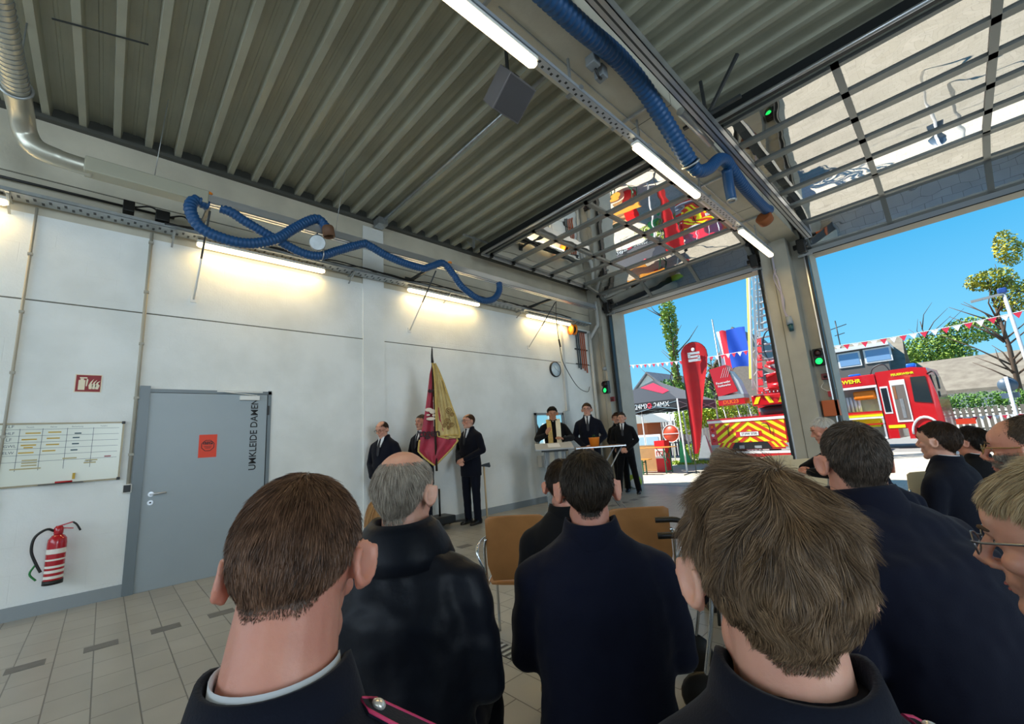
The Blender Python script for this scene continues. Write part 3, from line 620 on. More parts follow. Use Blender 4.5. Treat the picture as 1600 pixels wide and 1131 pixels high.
MAG = [(-0.53, 1.70, .1, M_ym), (-0.385, 1.705, .09, M_ym), (-0.55, 1.64, .1, M_ym), (-0.39, 1.645, .09, M_ym), (-0.55, 1.585, .1, M_ym), (-0.55, 1.562, .06, M_ym), (-0.39, 1.583, .09, M_ym), (-0.56, 1.513, .1, M_ym), (-0.41, 1.523, .09, M_ym), (-0.22, 1.688, .05, M_bm), (-0.23, 1.645, .05, M_bm), (-0.23, 1.583, .05, M_bm), (-0.235, 1.52, .05, M_bm), (-0.53, 1.44, .1, M_pm), (-0.53, 1.415, .1, M_pm), (-0.53, 1.39, .1, M_pm), (-0.55, 1.36, .2, M_pm), (-0.26, 1.44, .1, M_pm), (-0.10, 1.41, .09, M_pm), (-0.11, 1.385, .09, M_pm), (0.02, 1.44, .05, mat('red_magnet', '9a4a50', 0.5))]
for y, z, w, m_ in MAG:
    rank = sorted([q[1] for q in MAG if colm(q[0]) == colm(y)], reverse=True).index(z)
    obj('magnet_strip', MB().m(m_).bb((XW + 0.018, y - w / 2, z - 0.006), (XW + 0.021, y + w / 2, z + 0.006)), label=('yellow' if m_ is M_ym else 'dark' if m_ is M_bm else 'pale' if m_ is M_pm else 'red') + ' magnet strip, %s from the top in the %s whiteboard column' % (('first', 'second', 'third', 'fourth', 'fifth', 'sixth', 'seventh', 'eighth', 'ninth', 'tenth')[rank], colm(y)), cat='magnet', group='magnet strips on the whiteboard')
t2 = obj('pen_tray', MB().m(M_dgrey).bb((XW + 0.02, -0.45, 1.192), (XW + 0.07, -0.14, 1.20)), parent=t)
obj('marker_pen', MB().m(M_red).cyl((XW + 0.05, -0.34, 1.21), (XW + 0.05, -0.22, 1.21), 0.009, n=8), label='red marker pen lying on the whiteboard tray', cat='pen')
obj('board_eraser', MB().m(M_ym).bb((XW + 0.02, -0.225, 1.23), (XW + 0.035, -0.205, 1.29)), label='small upright yellow magnet at the whiteboard bottom edge', cat='magnet')
# red sign: fire extinguisher
t = obj('fire_extinguisher_sign', MB().m(mat('sign_cream', 'e8dcc0', 0.5)).bb((XW, -0.29, 2.115), (XW + 0.004, -0.085, 2.305)), label='square-cut red sign with extinguisher and flame symbols on wall', cat='sign')
mb = MB().m(mat('dark_red', '8c1418', 0.5)).bb((XW + 0.004, -0.282, 2.122), (XW + 0.005, -0.093, 2.298)); obj('red_field', mb, parent=t)
mb = MB().m(mat('sign_cream', 'e8dcc0', 0.5)).bb((XW + 0.005, -0.262, 2.14), (XW + 0.006, -0.212, 2.245), bev=0.0004).bb((XW + 0.005, -0.25, 2.245), (XW + 0.006, -0.224, 2.26)).bb((XW + 0.005, -0.255, 2.262), (XW + 0.006, -0.20, 2.275))
mb.prism([(-0.205, 2.24), (-0.2, 2.262), (-0.19, 2.25), (-0.197, 2.18), (-0.205, 2.18)], 0.001, (XW + 0.005, 0, 0), (0, 1, 0), (0, 0, 1))
for k in range(3): mb.prism([(-0.18 + k * .025, 2.15), (-0.16 + k * .025, 2.15), (-0.15 + k * .025, 2.19), (-0.165 + k * .025, 2.21), (-0.148 + k * 0.025, 2.26 - k * 0.01), (-0.172 + k * .025, 2.225), (-0.185 + k * .025, 2.19)], 0.001, (XW + 0.005, 0, 0), (0, 1, 0), (0, 0, 1))
obj('symbols', mb, parent=t)
t = thing('wall_socket', (XW, 0.20, 1.03), 'small black socket below the conduit beside the door', 'socket')
obj('socket_box', MB().m(M_white).bb((XW, 0.16, 1.04), (XW + 0.045, 0.235, 1.13), bev=0.004), parent=t); obj('socket_insert', MB().m(M_black).bb((XW + 0.045, 0.168, 1.048), (XW + 0.05, 0.227, 1.122)), parent=t)
# fire extinguisher
E0 = Vector((XW + 0.12, -0.27, 0.28))
t = thing('fire_extinguisher', E0, 'red fire extinguisher with white bands mounted on the left wall', 'fire extinguisher')
M_exred = mat('extinguisher_red', 'b01424', 0.25, coat=0.4)
mb = MB().m(M_exred).lathe([(0.0, 0.0), (0.06, 0.002), (0.068, 0.02), (0.068, 0.36), (0.064, 0.40), (0.045, 0.43), (0.028, 0.44), (0.026, 0.46)], E0, 28); cyl_o = obj('cylinder', mb, parent=t)
mb = MB().m(M_black).lathe([(0.0, -0.004), (0.071, -0.004), (0.071, 0.035), (0.068, 0.035)], E0, 28); obj('foot_ring', mb, parent=t)
M_lab = mat('label_white', 'e9e4dc', 0.5)
def arcband(mb, c, r, z0, z1, a0, a1, k=14):
    for i in range(k):
        a = a0 + (a1 - a0) * i / k; b = a0 + (a1 - a0) * (i + 1) / k
        mb.face([c + Vector((r * math.cos(a), r * math.sin(a), z0)), c + Vector((r * math.cos(b), r * math.sin(b), z0)), c + Vector((r * math.cos(b), r * math.sin(b), z1)), c + Vector((r * math.cos(a), r * math.sin(a), z1))], True)
for z0_, z1_ in ((0.05, 0.075), (0.10, 0.125), (0.145, 0.165), (0.27, 0.315), (0.21, 0.225)): mb = MB().m(M_lab); arcband(mb, E0, 0.0688, z0_, z1_, -1.3, 1.5); obj('label_band', mb, parent=t)
mb = MB().m(M_exred).lathe([(0.03, 0.44), (0.034, 0.45), (0.034, 0.50), (0.02, 0.52)], E0, 16).beam(E0 + V(0, -0.02, 0.51), E0 + V(0.0, 0.09, 0.54), 0.022, 0.012).beam(E0 + V(0, 0.0, 0.50), E0 + V(0.0, 0.10, 0.48), 0.02, 0.01).m(M_black).tube(spline([E0 + V(0, 0.09, 0.54), E0 + V(0, 0.12, 0.51), E0 + V(0, 0.15, 0.45)], 4), 0.008, 8)
obj('valve_head', mb, parent=t)
mb = MB().m(M_black).tube(spline([E0 + V(0, -0.02, 0.47), E0 + V(0.02, -0.08, 0.50), E0 + V(0.02, -0.15, 0.44), E0 + V(0.02, -0.16, 0.32), E0 + V(0.02, -0.12, 0.20), E0 + V(0.02, -0.085, 0.12)], 8), 0.011, 8).m(mat('green_cap', '1f7a3a', 0.5)).tube(spline([E0 + V(0, -0.12, 0.20), E0 + V(0, -0.155, 0.12), E0 + V(0, -0.11, 0.05)], 5), 0.008, 8)
obj('discharge_hose', mb, parent=t)
obj('wall_bracket', MB().m(M_black).bb((XW, -0.31, 0.30), (XW + 0.055, -0.23, 0.42)).bb((XW, -0.30, 0.60), (XW + 0.1, -0.24, 0.63)), parent=t)
# clock
t = thing('wall_clock', (XW, 7.42, 2.86), 'round wall clock with black rim on the white wall', 'clock')
mb = MB().m(M_black).lathe([(0.0, 0.0), (0.175, 0.0), (0.18, 0.01), (0.18, 0.05), (0.165, 0.055), (0.16, 0.045)], (XW, 7.42, 2.86), 32, axis=(1, 0, 0)); obj('rim', mb, parent=t)
mb = MB().m(mat('clock_face', 'cfe0ea', 0.1)).lathe([(0.0, 0.043), (0.162, 0.043), (0.162, 0.046), (0.0, 0.046)], (XW, 7.42, 2.86), 32, axis=(1, 0, 0)); obj('dial', mb, parent=t)
mb = MB().m(M_ink).beam((XW + 0.048, 7.42, 2.86), (XW + 0.048, 7.36, 2.93), 0.008, 0.002, up=(1, 0, 0)).beam((XW + 0.048, 7.42, 2.86), (XW + 0.048, 7.53, 2.80), 0.005, 0.002, up=(1, 0, 0)); obj('hands', mb, parent=t)
# glazed hatch behind the priest
t = thing('wall_mirror', (XW, 7.13, 1.1), 'framed reflecting panel on the wall behind the priest', 'mirror')
mb = MB().m(M_grey).bb((XW, 6.62, 1.12), (XW + 0.03, 6.67, 1.86)).bb((XW, 7.52, 1.12), (XW + 0.03, 7.57, 1.86)).bb((XW, 6.62, 1.81), (XW + 0.03, 7.57, 1.86)).bb((XW, 6.62, 1.10), (XW + 0.03, 7.57, 1.15)); obj('frame', mb, parent=t)
obj('mirror_glass', MB().m(mat('mirror', 'd8e2dc', 0.04, 1.0)).bb((XW, 6.66, 1.14), (XW + 0.012, 7.53, 1.82)), parent=t)
t = thing('junction_box', (XW, 6.78, 0.7), 'grey electrical box on the wall behind the lectern', 'box')
obj('box_case', MB().m(mat('box_grey', 'b9bcbc', 0.5)).bb((XW, 6.62, 0.72), (XW + 0.12, 6.90, 0.96), bev=0.01), parent=t); obj('box_socket', MB().m(M_grey).bb((XW + 0.12, 6.80, 0.78), (XW + 0.13, 6.87, 0.88)), parent=t)
# orange hose reel and hanging cables near the corner
t = thing('cable_reel', (XW + 0.1, 8.04, 3.75), 'orange and black cable reel high on the wall near the gate', 'reel')
obj('reel_drum', MB().m(MATS['orange_plastic']).lathe([(0.05, -0.06), (0.13, -0.06), (0.13, -0.045), (0.07, -0.04), (0.07, 0.04), (0.13, 0.045), (0.13, 0.06), (0.05, 0.06)], (XW + 0.16, 8.04, 3.86), 20, axis=(0.3, 1, 0)), parent=t)
obj('reel_core', MB().m(M_black).lathe([(0.0, -0.04), (0.085, -0.04), (0.085, 0.04), (0.0, 0.04)], (XW + 0.16, 8.04, 3.86), 20, axis=(0.3, 1, 0)), parent=t)
M_or = mat('copper_orange', 'a5502a', 0.5)
for k, (y, z1_, m_) in enumerate(((8.30, 2.95, M_dgrey), (8.38, 2.92, M_dgrey), (8.46, 2.95, M_or), (8.54, 2.90, M_or), (8.62, 2.85, M_or))):
    obj('hanging_strap', MB().m(m_).bb((XW + 0.03, y, z1_), (XW + 0.05, y + 0.03, 3.92)), label=('dark strap' if m_ is M_dgrey else 'orange-brown strap') + ' hanging beside the cable reel, %s of five from the left' % ('first', 'second', 'third', 'fourth', 'last')[k], cat='strap', group='straps beside the cable reel')
obj('strap_rail', MB().m(M_dgrey).bb((XW, 8.25, 3.42), (XW + 0.03, 8.75, 3.45)).bb((XW, 8.25, 3.88), (XW + 0.06, 8.75, 3.92)).bb((XW, 8.25, 3.05), (XW + 0.03, 8.75, 3.07)), label='dark cross bars that hold the hanging straps on the wall', cat='rail')
# slack black cable with a connector
obj('charging_cable', MB().m(M_black).tube(spline([(RX, 6.6, 4.1), (-5.6, 6.8, 3.75), (-5.8, 7.1, 3.1), (-5.95, 7.4, 2.85), (-6.05, 7.9, 2.45), (-6.15, 8.4, 2.35), (XW + 0.03, 8.68, 2.5)], 8), 0.008, 6).tube([(-5.72, 6.97, 3.40), (-5.76, 7.05, 3.25)], 0.02, 8), label='thin black cable drooping from the rail past the clock', cat='cable')
# downpipe in the corner, conduits and boxes on the pier
mb = MB().m(mat('pipe_grey', 'b4b5b0', 0.45)).tube(spline([(-6.02, 8.95, 4.7), (-6.02, 8.95, 4.12), (-6.06, 8.93, 4.02), (-6.22, 8.86, 3.76), (-6.24, 8.85, 3.62), (-6.24, 8.85, 0.1)], 4), 0.045, 12)
obj('downpipe', mb, label='grey pipe with an offset bend running down the hall corner', cat='pipe')
mb = MB().m(mat('conduit_grey', 'a3a093', 0.5))
for x, z0_, z1_ in ((-6.06, 0.1, 3.9), (-6.00, 2.5, 3.85), (-5.93, 2.9, 4.0)): mb.cyl((x, 8.985, z0_), (x, 8.985, z1_), 0.011, n=8)
mb.cyl((-6.10, 8.985, 4.0), (-5.93, 8.985, 4.0), 0.011, n=8)
obj('pier_conduit', mb, label='thin conduits on the pier between the wall corner and left gate', cat='conduit')
obj('motion_sensor', MB().m(M_grey).lathe([(0.0, 0), (0.05, 0), (0.05, 0.05), (0.03, 0.07), (0.0, 0.07)], (-5.97, 8.99, 2.93), 16, axis=(0, -1, 0)), label='round grey device halfway up the left pier', cat='sensor')
M_green = mat('signal_green', '18e060', 0.4, emit=2.2)
def traffic_light(c, label, s=1.0):
    c = Vector(c); t = thing('signal_light', c, label, 'signal light', 'gate signal lights')
    mb = MB().m(M_black).bb((c.x - 0.075, c.y - 0.10, c.z - 0.15), (c.x + 0.075, c.y + 0.01, c.z + 0.16), bev=0.012)
    for dz in (-0.075, 0.075): mb.lathe([(0.062, 0.0), (0.066, 0.06), (0.060, 0.06), (0.058, 0)], (c.x, c.y - 0.10, c.z + dz), 18, axis=(0, -1, 0))
    obj('signal_case', mb, parent=t)
    obj('green_lens', MB().m(M_green).ell((c.x, c.y - 0.105, c.z - 0.075), (0.058, 0.03, 0.058)), parent=t)
    obj('red_lens', MB().m(mat('unlit_red', '2e0808', 0.4)).ell((c.x, c.y - 0.105, c.z + 0.075), (0.058, 0.03, 0.058)), parent=t)
traffic_light((-5.95, 8.98, 2.45), 'gate signal light showing green, on the pier near the clock')
traffic_light((-1.60, 9.30, 2.42), 'gate signal light showing green, on the pier between the two gates')
def call_point(c, label):
    c = Vector(c); t = thing('push_button_box', c, label, 'switch', 'red push button boxes')
    obj('box_case', MB().m(mat('maroon', '6a1c20', 0.5)).bb((c.x - 0.055, c.y - 0.06, c.z - 0.05), (c.x + 0.055, c.y, c.z + 0.06), bev=0.006), parent=t)
    obj('button', MB().m(M_black).lathe([(0.02, 0), (0.022, 0.02), (0, 0.025)], (c.x, c.y - 0.06, c.z), 12, axis=(0, -1, 0)), parent=t)
call_point((-5.82, 8.99, 2.14), 'small dark red button box below the green light near the clock')
call_point((-1.57, 9.31, 2.06), 'small dark red button box below the green light between the gates')
obj('cable_loop', MB().m(M_white).tube(spline([(-1.60, 9.30, 1.98), (-1.66, 9.28, 1.88), (-1.56, 9.27, 1.80), (-1.50, 9.28, 1.86), (-1.54, 9.29, 1.95)], 6), 0.006, 6).m(M_red).bb((-1.58, 9.25, 1.70), (-1.50, 9.31, 1.80)).m(M_white).beam((-1.54, 9.28, 1.84), (-1.46, 9.28, 1.83), 0.02, 0.02), label='white cable loop with red plug on the pier between gates', cat='cable')
t = obj('orange_box', MB().m(mat('box_orange', 'b5561c', 0.5)).bb((-1.69, 9.18, 1.36), (-1.45, 9.31, 1.64), bev=0.01), label='orange-brown box at the foot of the pier between the gates', cat='box')
# cable with charging plug hanging down the middle pier
t = thing('hanging_plug', (-1.90, 8.9, 3.0), 'hanging cable with a plug on the pier between the gates', 'cable')
mb = MB().m(mat('cable_mauve', 'a9a2ae', 0.5)).tube(spline([(-1.95, 8.93, 4.6), (-1.96, 8.93, 4.1), (-1.93, 8.90, 3.95), (-1.92, 8.92, 3.7), (-1.93, 8.93, 3.4), (-1.90, 8.93, 3.15)], 6), 0.016, 8).tube(spline([(-1.93, 8.9, 4.15), (-1.99, 8.91, 4.0), (-1.96, 8.91, 3.8), (-1.90, 8.92, 3.6), (-1.92, 8.92, 3.35), (-1.88, 8.93, 3.2)], 6), 0.010, 8)
obj('cable', mb, parent=t)
obj('plug', MB().m(mat('plug_grey', '8f98a0', 0.4)).tube([(-1.88, 8.92, 3.20), (-1.87, 8.90, 3.05)], [0.05, 0.055], 12).m(mat('plug_teal', '1d4a50', 0.4)).tube([(-1.87, 8.90, 3.05), (-1.86, 8.89, 2.93)], [0.045, 0.035], 12), parent=t)
# drive units at the gate corners
for x, s_ in ((-5.78, 'left gate upper left corner'), (-1.50, 'right gate upper left corner'), (-2.30, 'left gate upper right corner')):
    mb = MB().m(M_black).bb((x - 0.07, 9.02, 4.36), (x + 0.07, 9.16, 4.62), bev=0.02).cyl((x - 0.13, 9.1, 4.50), (x + 0.1, 9.1, 4.50), 0.05, n=12).m(M_steel).beam((x - 0.1, 9.2, 4.34), (x + 0.12, 9.2, 4.34), 0.05, 0.04)
    obj('gate_spring_unit', mb, label='black spring and drive unit at the ' + s_, cat='drive unit', group='gate drive units')
# small fittings on the beam
t = thing('beam_socket', (-1.75, 3.05, 4.6), 'small grey double socket fixed under the concrete beam', 'socket')
obj('socket_body', MB().m(M_grey).bb((-1.80, 2.92, 4.62), (-1.70, 3.02, 4.72), bev=0.01).bb((-1.82, 3.08, 4.60), (-1.72, 3.17, 4.72), bev=0.01), parent=t)
obj('cable', MB().m(M_black).tube(spline([(-1.75, 3.0, 4.62), (-1.75, 3.05, 4.56), (-1.77, 3.12, 4.6)], 5), 0.012, 8), parent=t)

# ================================================================ people
def skin_mat(name, c, c2):
    m = mat(name, c, 0.5, c2=c2, nscale=9, bump=0.08, bscale=160); b = m.node_tree.nodes['Principled BSDF']
    b.inputs['Subsurface Weight'].default_value = 0.25; b.inputs['Subsurface Radius'].default_value = (0.012, 0.004, 0.002); b.inputs['Subsurface Scale'].default_value = 1.0
    return m
SKIN = skin_mat('skin_fair', 'd2a28c', 'c48b76'); SKIN2 = skin_mat('skin_ruddy', 'cc927c', 'b97a66'); SKIN3 = skin_mat('skin_tan', 'b98568', 'a06f55')
def cloth(name, c, rough=0.85, sheen=0.06, bscale=260, bump=0.12): return mat(name, c, rough, noise_amt=0.10, nscale=5, bump=bump, bscale=bscale, sheen=sheen, spec=0.15)
NAVY = cloth('navy_cloth', '0b0f1c'); NAVY2 = cloth('navy_nylon', '0c1019', 0.45, 0.05, 60, 0.1); NAVY3 = cloth('blue_navy_cloth', '0a0e20'); BLACKC = cloth('black_cloth', '0b0c10'); PRIEST = cloth('priest_black', '0c0c0f', 0.9)
SHIRT = mat('white_shirt', 'dfe3e8', 0.7); STOLE = mat('stole_gold', 'c9a95c', 0.5, noise_amt=0.15, nscale=30); STOLE2 = mat('stole_cream', 'e6dcc0', 0.6)
PIPING = mat('pink_piping', 'c2355f', 0.6); SILVER = mat('silver_button', 'e6e2d8', 0.25, 0.6); LEATHER = mat('black_leather', '0e0d0d', 0.35)

def head_shapes(mb, X, fem=0.0, ears=1.0):
    "skull, jaw, nose, lips and ears around the head frame X: chin at z 0, crown at z .232, face along +y"
    old = mb.X; mb.X = X
    E = lambda c, r, rot=None, n=18, m=12: mb.ell(c, r, rot, n, m)
    E((0, -.014, .136), (.076, .096, .096), n=28, m=18); E((0, .026, .142), (.067, .064, .078)); E((0, .030, .085), (.058, .054, .072)); E((0, .034, .036), (.047, .046, .036))
    E((0, .074, .020), (.021, .017, .018)); E((0, .084, .137), (.042, .010, .010)); E((0, .078, .155), (.045, .014, .03))
    for s_ in (-1, 1):
        E((s_ * .046, .012, .042), (.015, .034, .026)); E((s_ * .042, .062, .094), (.021, .018, .017)); E((s_ * .012, .096, .083), (.008, .010, .007), n=10, m=8)
        if ears:
            Re = Matrix.Rotation(-s_ * 0.46, 3, 'Z') @ Matrix.Rotation(-0.18, 3, 'X')
            E((s_ * .087, -.012, .112), (.0046, .0175 * ears, .029 * ears), Re, 14, 12); E((s_ * .031, .0665, .122), (.018, .0140, .013)); E((s_ * .0855, -.010, .087), (.0065, .012, .014), Re, 12, 8)
            c = Vector((s_ * .089, -.014, .112)); mb.tube([c + Re @ Vector((s_ * .0045, .0170 * ears * math.sin(q), .0290 * ears * math.cos(q))) for q in [pi * 2 * j / 20 for j in range(2, 17)]][::1] if s_ > 0 else [c + Re @ Vector((s_ * .0045, .0170 * ears * math.sin(q), .0290 * ears * math.cos(q))) for q in [pi * 2 * j / 20 for j in range(2, 17)]], 0.0058, 7)
            E((s_ * .078, 0, .108), (.010, .014, .020), n=10, m=8)
    mb.tube([(0, .084, .136), (0, .098, .112), (0, .111, .092), (0, .104, .082)], [.007, .009, .0115, .008], 10)
    E((0, .086, .0575), (.022, .008, .0055), n=12, m=8); E((0, .084, .047), (.019, .008, .0065), n=12, m=8); E((0, .076, .064), (.03, .015, .018), n=12, m=8)
    mb.X = old
def hand_shapes(mb, wrist, d, nrm, side, curl=0.5, s=1.0):
    "palm, four unequal bent fingers and a thumb; d: pointing direction, nrm: back of the hand, side: +1 when the thumb sits on d x nrm"
    d = Vector(d).normalized(); nrm = Vector(nrm); nrm = (nrm - d * nrm.dot(d)).normalized(); t = d.cross(nrm) * side; w = Vector(wrist)
    Rm = Matrix((t, d, nrm)).transposed()
    mb.ell(w + d * .045 * s, (.040 * s, .052 * s, .016 * s), Rm, 14, 10); mb.ell(w + d * .068 * s, (.040 * s, .022 * s, .0135 * s), Rm, 12, 8)
    for k, L in enumerate((.078, .086, .080, .062)):
        p = w + d * .080 * s + t * (.030 - .0205 * k) * s; dirv = d.copy(); pts = [p - d * .02 * s, p]; rr = [.0095 * s, .0095 * s]
        for j, fr_ in enumerate((.45, .3, .25)):
            a = curl * (0.55, 0.85, 0.6)[j]
            dirv = (dirv * math.cos(a) - nrm * math.sin(a)).normalized() if j == 0 else (dirv * math.cos(a) - (nrm - dirv * nrm.dot(dirv)).normalized() * math.sin(a)).normalized()
            p = p + dirv * L * fr_ * s; pts.append(p); rr.append((.0090, .0084, .0074)[j] * s)
        mb.tube(pts, rr, 8); mb.ell(pts[-1], (rr[-1],) * 3, None, 8, 6)
    p0 = w + d * .022 * s + t * .028 * s; p1 = p0 + (d * .6 + t * .62 - nrm * .2).normalized() * .036 * s; p2 = p1 + (d * .9 + t * .25 - nrm * .35).normalized() * .030 * s; p3 = p2 + (d * .95 - nrm * .4).normalized() * .022 * s
    mb.tube([p0 - t * .01 * s, p0, p1, p2, p3], [.014 * s, .0145 * s, .0115 * s, .0100 * s, .0085 * s], 9); mb.ell(p3, (.0085 * s,) * 3, None, 8, 6)
def limb(mb, pts, rad, n=16):
    "tapering limb: tubes between the joints and a ball at each"
    for a, b, r, q in zip(pts, pts[1:], rad, rad[1:]): mb.tube([a, b], [r, q], n)
    for p, r in zip(pts, rad): mb.ell(p, (r, r, r), None, n, 10)
class Fig: pass
def make_person(label, loc=None, rz=0.0, head_at=None, pose='sit', lean=0.0, twist=0.0, hyaw=0.0, hpitch=0.0, hroll=0.0, skin=SKIN, coat=NAVY, trousers=NAVY, girth=1.0, scale=1.0,
                arms='lap', hair=None, group=None, tie=False, glasses=None, voxel=0.0065, shoulders=1.0, collar='fold', features=True, legs_spread=0.0, open_coat=False, wrinkle=0.004, feet=None, coat_len=0.0, shoe_mat=None, fit_z=True, neck_r=0.055, ears=1.0, cast=0.0, sidelean=0.0, neck=0.0):
    F = Fig(); F.lab = label
    up = -0.43 if pose == 'sit' else 0.0; hipz = 0.95 + up
    # the upper body turns about the hips
    T = Matrix.Translation((0, 0, hipz)) @ Matrix.Rotation(twist, 4, 'Z') @ Matrix.Rotation(-lean, 4, 'X') @ Matrix.Rotation(sidelean, 4, 'Y') @ Matrix.Translation((0, 0, -0.95))
    neckp = T @ Vector((0, -.012, 1.520 + neck))
    HX = Matrix.Translation(neckp) @ Matrix.Rotation(hyaw + twist, 4, 'Z') @ Matrix.Rotation(-hpitch, 4, 'X') @ Matrix.Rotation(hroll, 4, 'Y') @ Matrix.Translation((0, .012, -.004)) @ Matrix.Diagonal((1.05, 1.05, 1.05, 1))
    hc = HX @ Vector((0, 0, .118))
    if head_at is not None:
        if fit_z: scale = scale * head_at.z / (hc.z * scale)
        off = Matrix.Rotation(rz, 3, 'Z') @ (hc * scale); loc = (head_at.x - off.x, head_at.y - off.y, 0)
    root = thing('person', loc, label, 'person', group, rz); root.scale = (scale,) * 3; F.root = root; F.HX = HX; F.T = T
    sk = MB(); jk = MB(); tr = MB(); g = girth; sh = shoulders
    # --- torso
    def ring(z, rx, ry, cy=0.0, n=28, p=2.3):
        out = []
        for j in range(n):
            a = 2 * pi * j / n; c, s_ = math.cos(a), math.sin(a)
            out.append(T @ Vector((rx * math.copysign(abs(c) ** (2 / p), c), cy + ry * math.copysign(abs(s_) ** (2 / p), s_), z)))
        return out
    hem = 0.80 - coat_len if pose == 'stand' else 0.885
    jk.loft([ring(hem, .178 * g, .128 * g, 0), ring(0.95, .182 * g, .132 * g, 0), ring(1.08, .172 * g, .128 * g, .005), ring(1.20, .180 * g, .130 * g, .0), ring(1.32, .196 * sh * g ** .5, .132 * g ** .7, -.008), ring(1.38, .200 * sh, .122, -.014), ring(1.425, .190 * sh, .105, -.018), ring(1.462, .150 * sh, .088, -.02), ring(1.495, .105, .076, -.02), ring(1.53, .074, .066, -.016)])
    sk.loft([ring(0.90, .15, .10), ring(1.05, .14, .095), ring(1.25, .155, .10), ring(1.38, .165, .09, -.01), ring(1.44, .13, .07, -.015), ring(1.49, .06, .055, -.015)])
    # --- neck and head
    sk.tube([T @ Vector((0, -.022, 1.44)), neckp + Vector((0, 0, 0)), HX @ Vector((0, -.012, .09))], [neck_r * 1.18, neck_r * 1.02, neck_r * .97], 20)
    head_shapes(sk, HX, ears=ears)
    # --- arms
    SL = [T @ Vector((s_ * .186 * sh, -.012, 1.380)) for s_ in (-1, 1)]
    if arms == 'lap': A = [(Vector((s_ * .232 * sh, .05, 1.13 + up + .02 - lean * .05)), Vector((s_ * .13, .27, 1.03 + up + .04)), Vector((-s_ * .15, 1, -.1)), Vector((0, .1, 1))) for s_ in (-1, 1)]
    elif arms == 'clasped': A = [(Vector((s_ * .275 * sh, -.03, 1.14)), Vector((s_ * .085, .17, .955)), Vector((-s_ * .9, .25, -.30)), Vector((s_ * .1, 1, .3))) for s_ in (-1, 1)]
    elif arms == 'sides': A = [(Vector((s_ * .27 * sh, -.03, 1.14)), Vector((s_ * .27, .03, .88)), Vector((0, .05, -1)), Vector((s_, 0, 0))) for s_ in (-1, 1)]
    else: A = arms
    F.hands = []
    for i, s_ in enumerate((-1, 1)):
        if len(A[i]) > 4 and A[i][4] == 'T': el, wr = T @ A[i][0], T @ A[i][1]
        else: el, wr = A[i][0], A[i][1]
        d, nn_ = Vector(A[i][2]), Vector(A[i][3])
        limb(jk, [T @ Vector((s_ * .10 * sh, -.015, 1.425)), SL[i], SL[i].lerp(el, .3), el, el.lerp(wr, .55), wr], [.060, .066, .066, .056, .050, .042])
        limb(sk, [SL[i], el, el.lerp(wr, .5), wr + d.normalized() * .01], [.048, .040, .036, .027])
        hand_shapes(sk, wr + d.normalized() * .012, d, nn_, (1 if s_ < 0 else -1) if True else 1, curl=0.55)
        F.hands.append(wr)
    # --- legs
    if feet is None: feet = [(-.10 - legs_spread, 0.0), (.10 + legs_spread, 0.0)]
    for i, s_ in enumerate((-1, 1)):
        if pose == 'sit': J = [(s_ * .095, 0, .53), (s_ * (.12 + legs_spread), .44, .535), (s_ * (.12 + legs_spread), .46, .10)]
        else: J = [(s_ * .088, 0, .92), ((s_ * .088 + feet[i][0]) / 2 + s_ * .005, feet[i][1] * .5 + .015, .50), (feet[i][0], feet[i][1], .09)]
        J = [Vector(q) for q in J]
        limb(tr, [J[0], J[0].lerp(J[1], .5), J[1], J[1].lerp(J[2], .5), J[2] + Vector((0, 0, -.02))], [.102 * g, .088, .070, .064, .060])
        limb(sk, [J[0], J[1], J[1].lerp(J[2], .35), J[2]], [.078, .050, .052, .036]); sk.ell(J[2] + Vector((0, .035, -.055)), (.028, .075, .022))
        a = J[2]; mb = MB().m(shoe_mat or LEATHER); f0 = Vector((a.x, a.y, 0))
        def sr(y, w, h): return [f0 + Vector((w * math.cos(q), y, max(0, h * (.5 + .5 * math.sin(q)) if math.sin(q) > -0.6 else 0))) for q in [2 * pi * j / 16 for j in range(16)]]
        mb.loft([sr(-.075, .022, .055), sr(-.068, .036, .085), sr(-.02, .042, .105), sr(.04, .044, .085), sr(.10, .049, .058), sr(.155, .043, .045), sr(.185, .020, .030)])
        obj('shoe', mb, parent=root, world=False)
    tr.ell((0, 0, hipz + .02), (.165 * g, .12 * g, .12))
    smooth = ('SMOOTH', dict(factor=0.5, iterations=4))
    def finish(mb, name, m, vox, it, wr=0.0, decim=None):
        me = evaluated(mb, [('REMESH', dict(mode='VOXEL', voxel_size=vox, use_smooth_shade=True)), ('SMOOTH', dict(factor=0.5, iterations=it))])
        me.materials.clear(); me.materials.append(m)
        if wr:
            for v in me.vertices:
                p = v.co; k = noise.noise(Vector((p.x * 7 + p.z * 3, p.y * 7, p.z * 13))) + .6 * noise.noise(Vector((p.x * 22, p.y * 22 + p.z * 8, p.z * 20)))
                v.co = p + v.normal * k * wr
        me.shade_smooth() if hasattr(me, 'shade_smooth') else None
        me.name = name
        return obj(name, me, parent=root, world=False)
    F.body = finish(sk, 'body', skin, voxel, 3 if voxel < .0065 else 2)
    F.jacket = finish(jk, 'jacket', coat, max(.010, voxel * 1.6), 9, wrinkle)
    if legs_spread is not None: F.trousers = finish(tr, 'trousers', trousers, .015, 4, wrinkle)
    # --- collar
    Cn = T @ Matrix.Translation((0, -.012, 1.50)) @ Matrix.Rotation(0.22, 4, 'X')
    def cring(r, z, dy=0, fr=0.0, n=32): return [Cn @ Vector((r * math.cos(q), dy + r * 1.0 * math.sin(q), z - fr * max(0, math.sin(q)) ** 2)) for q in [2 * pi * j / n for j in range(n)]]
    nr = neck_r
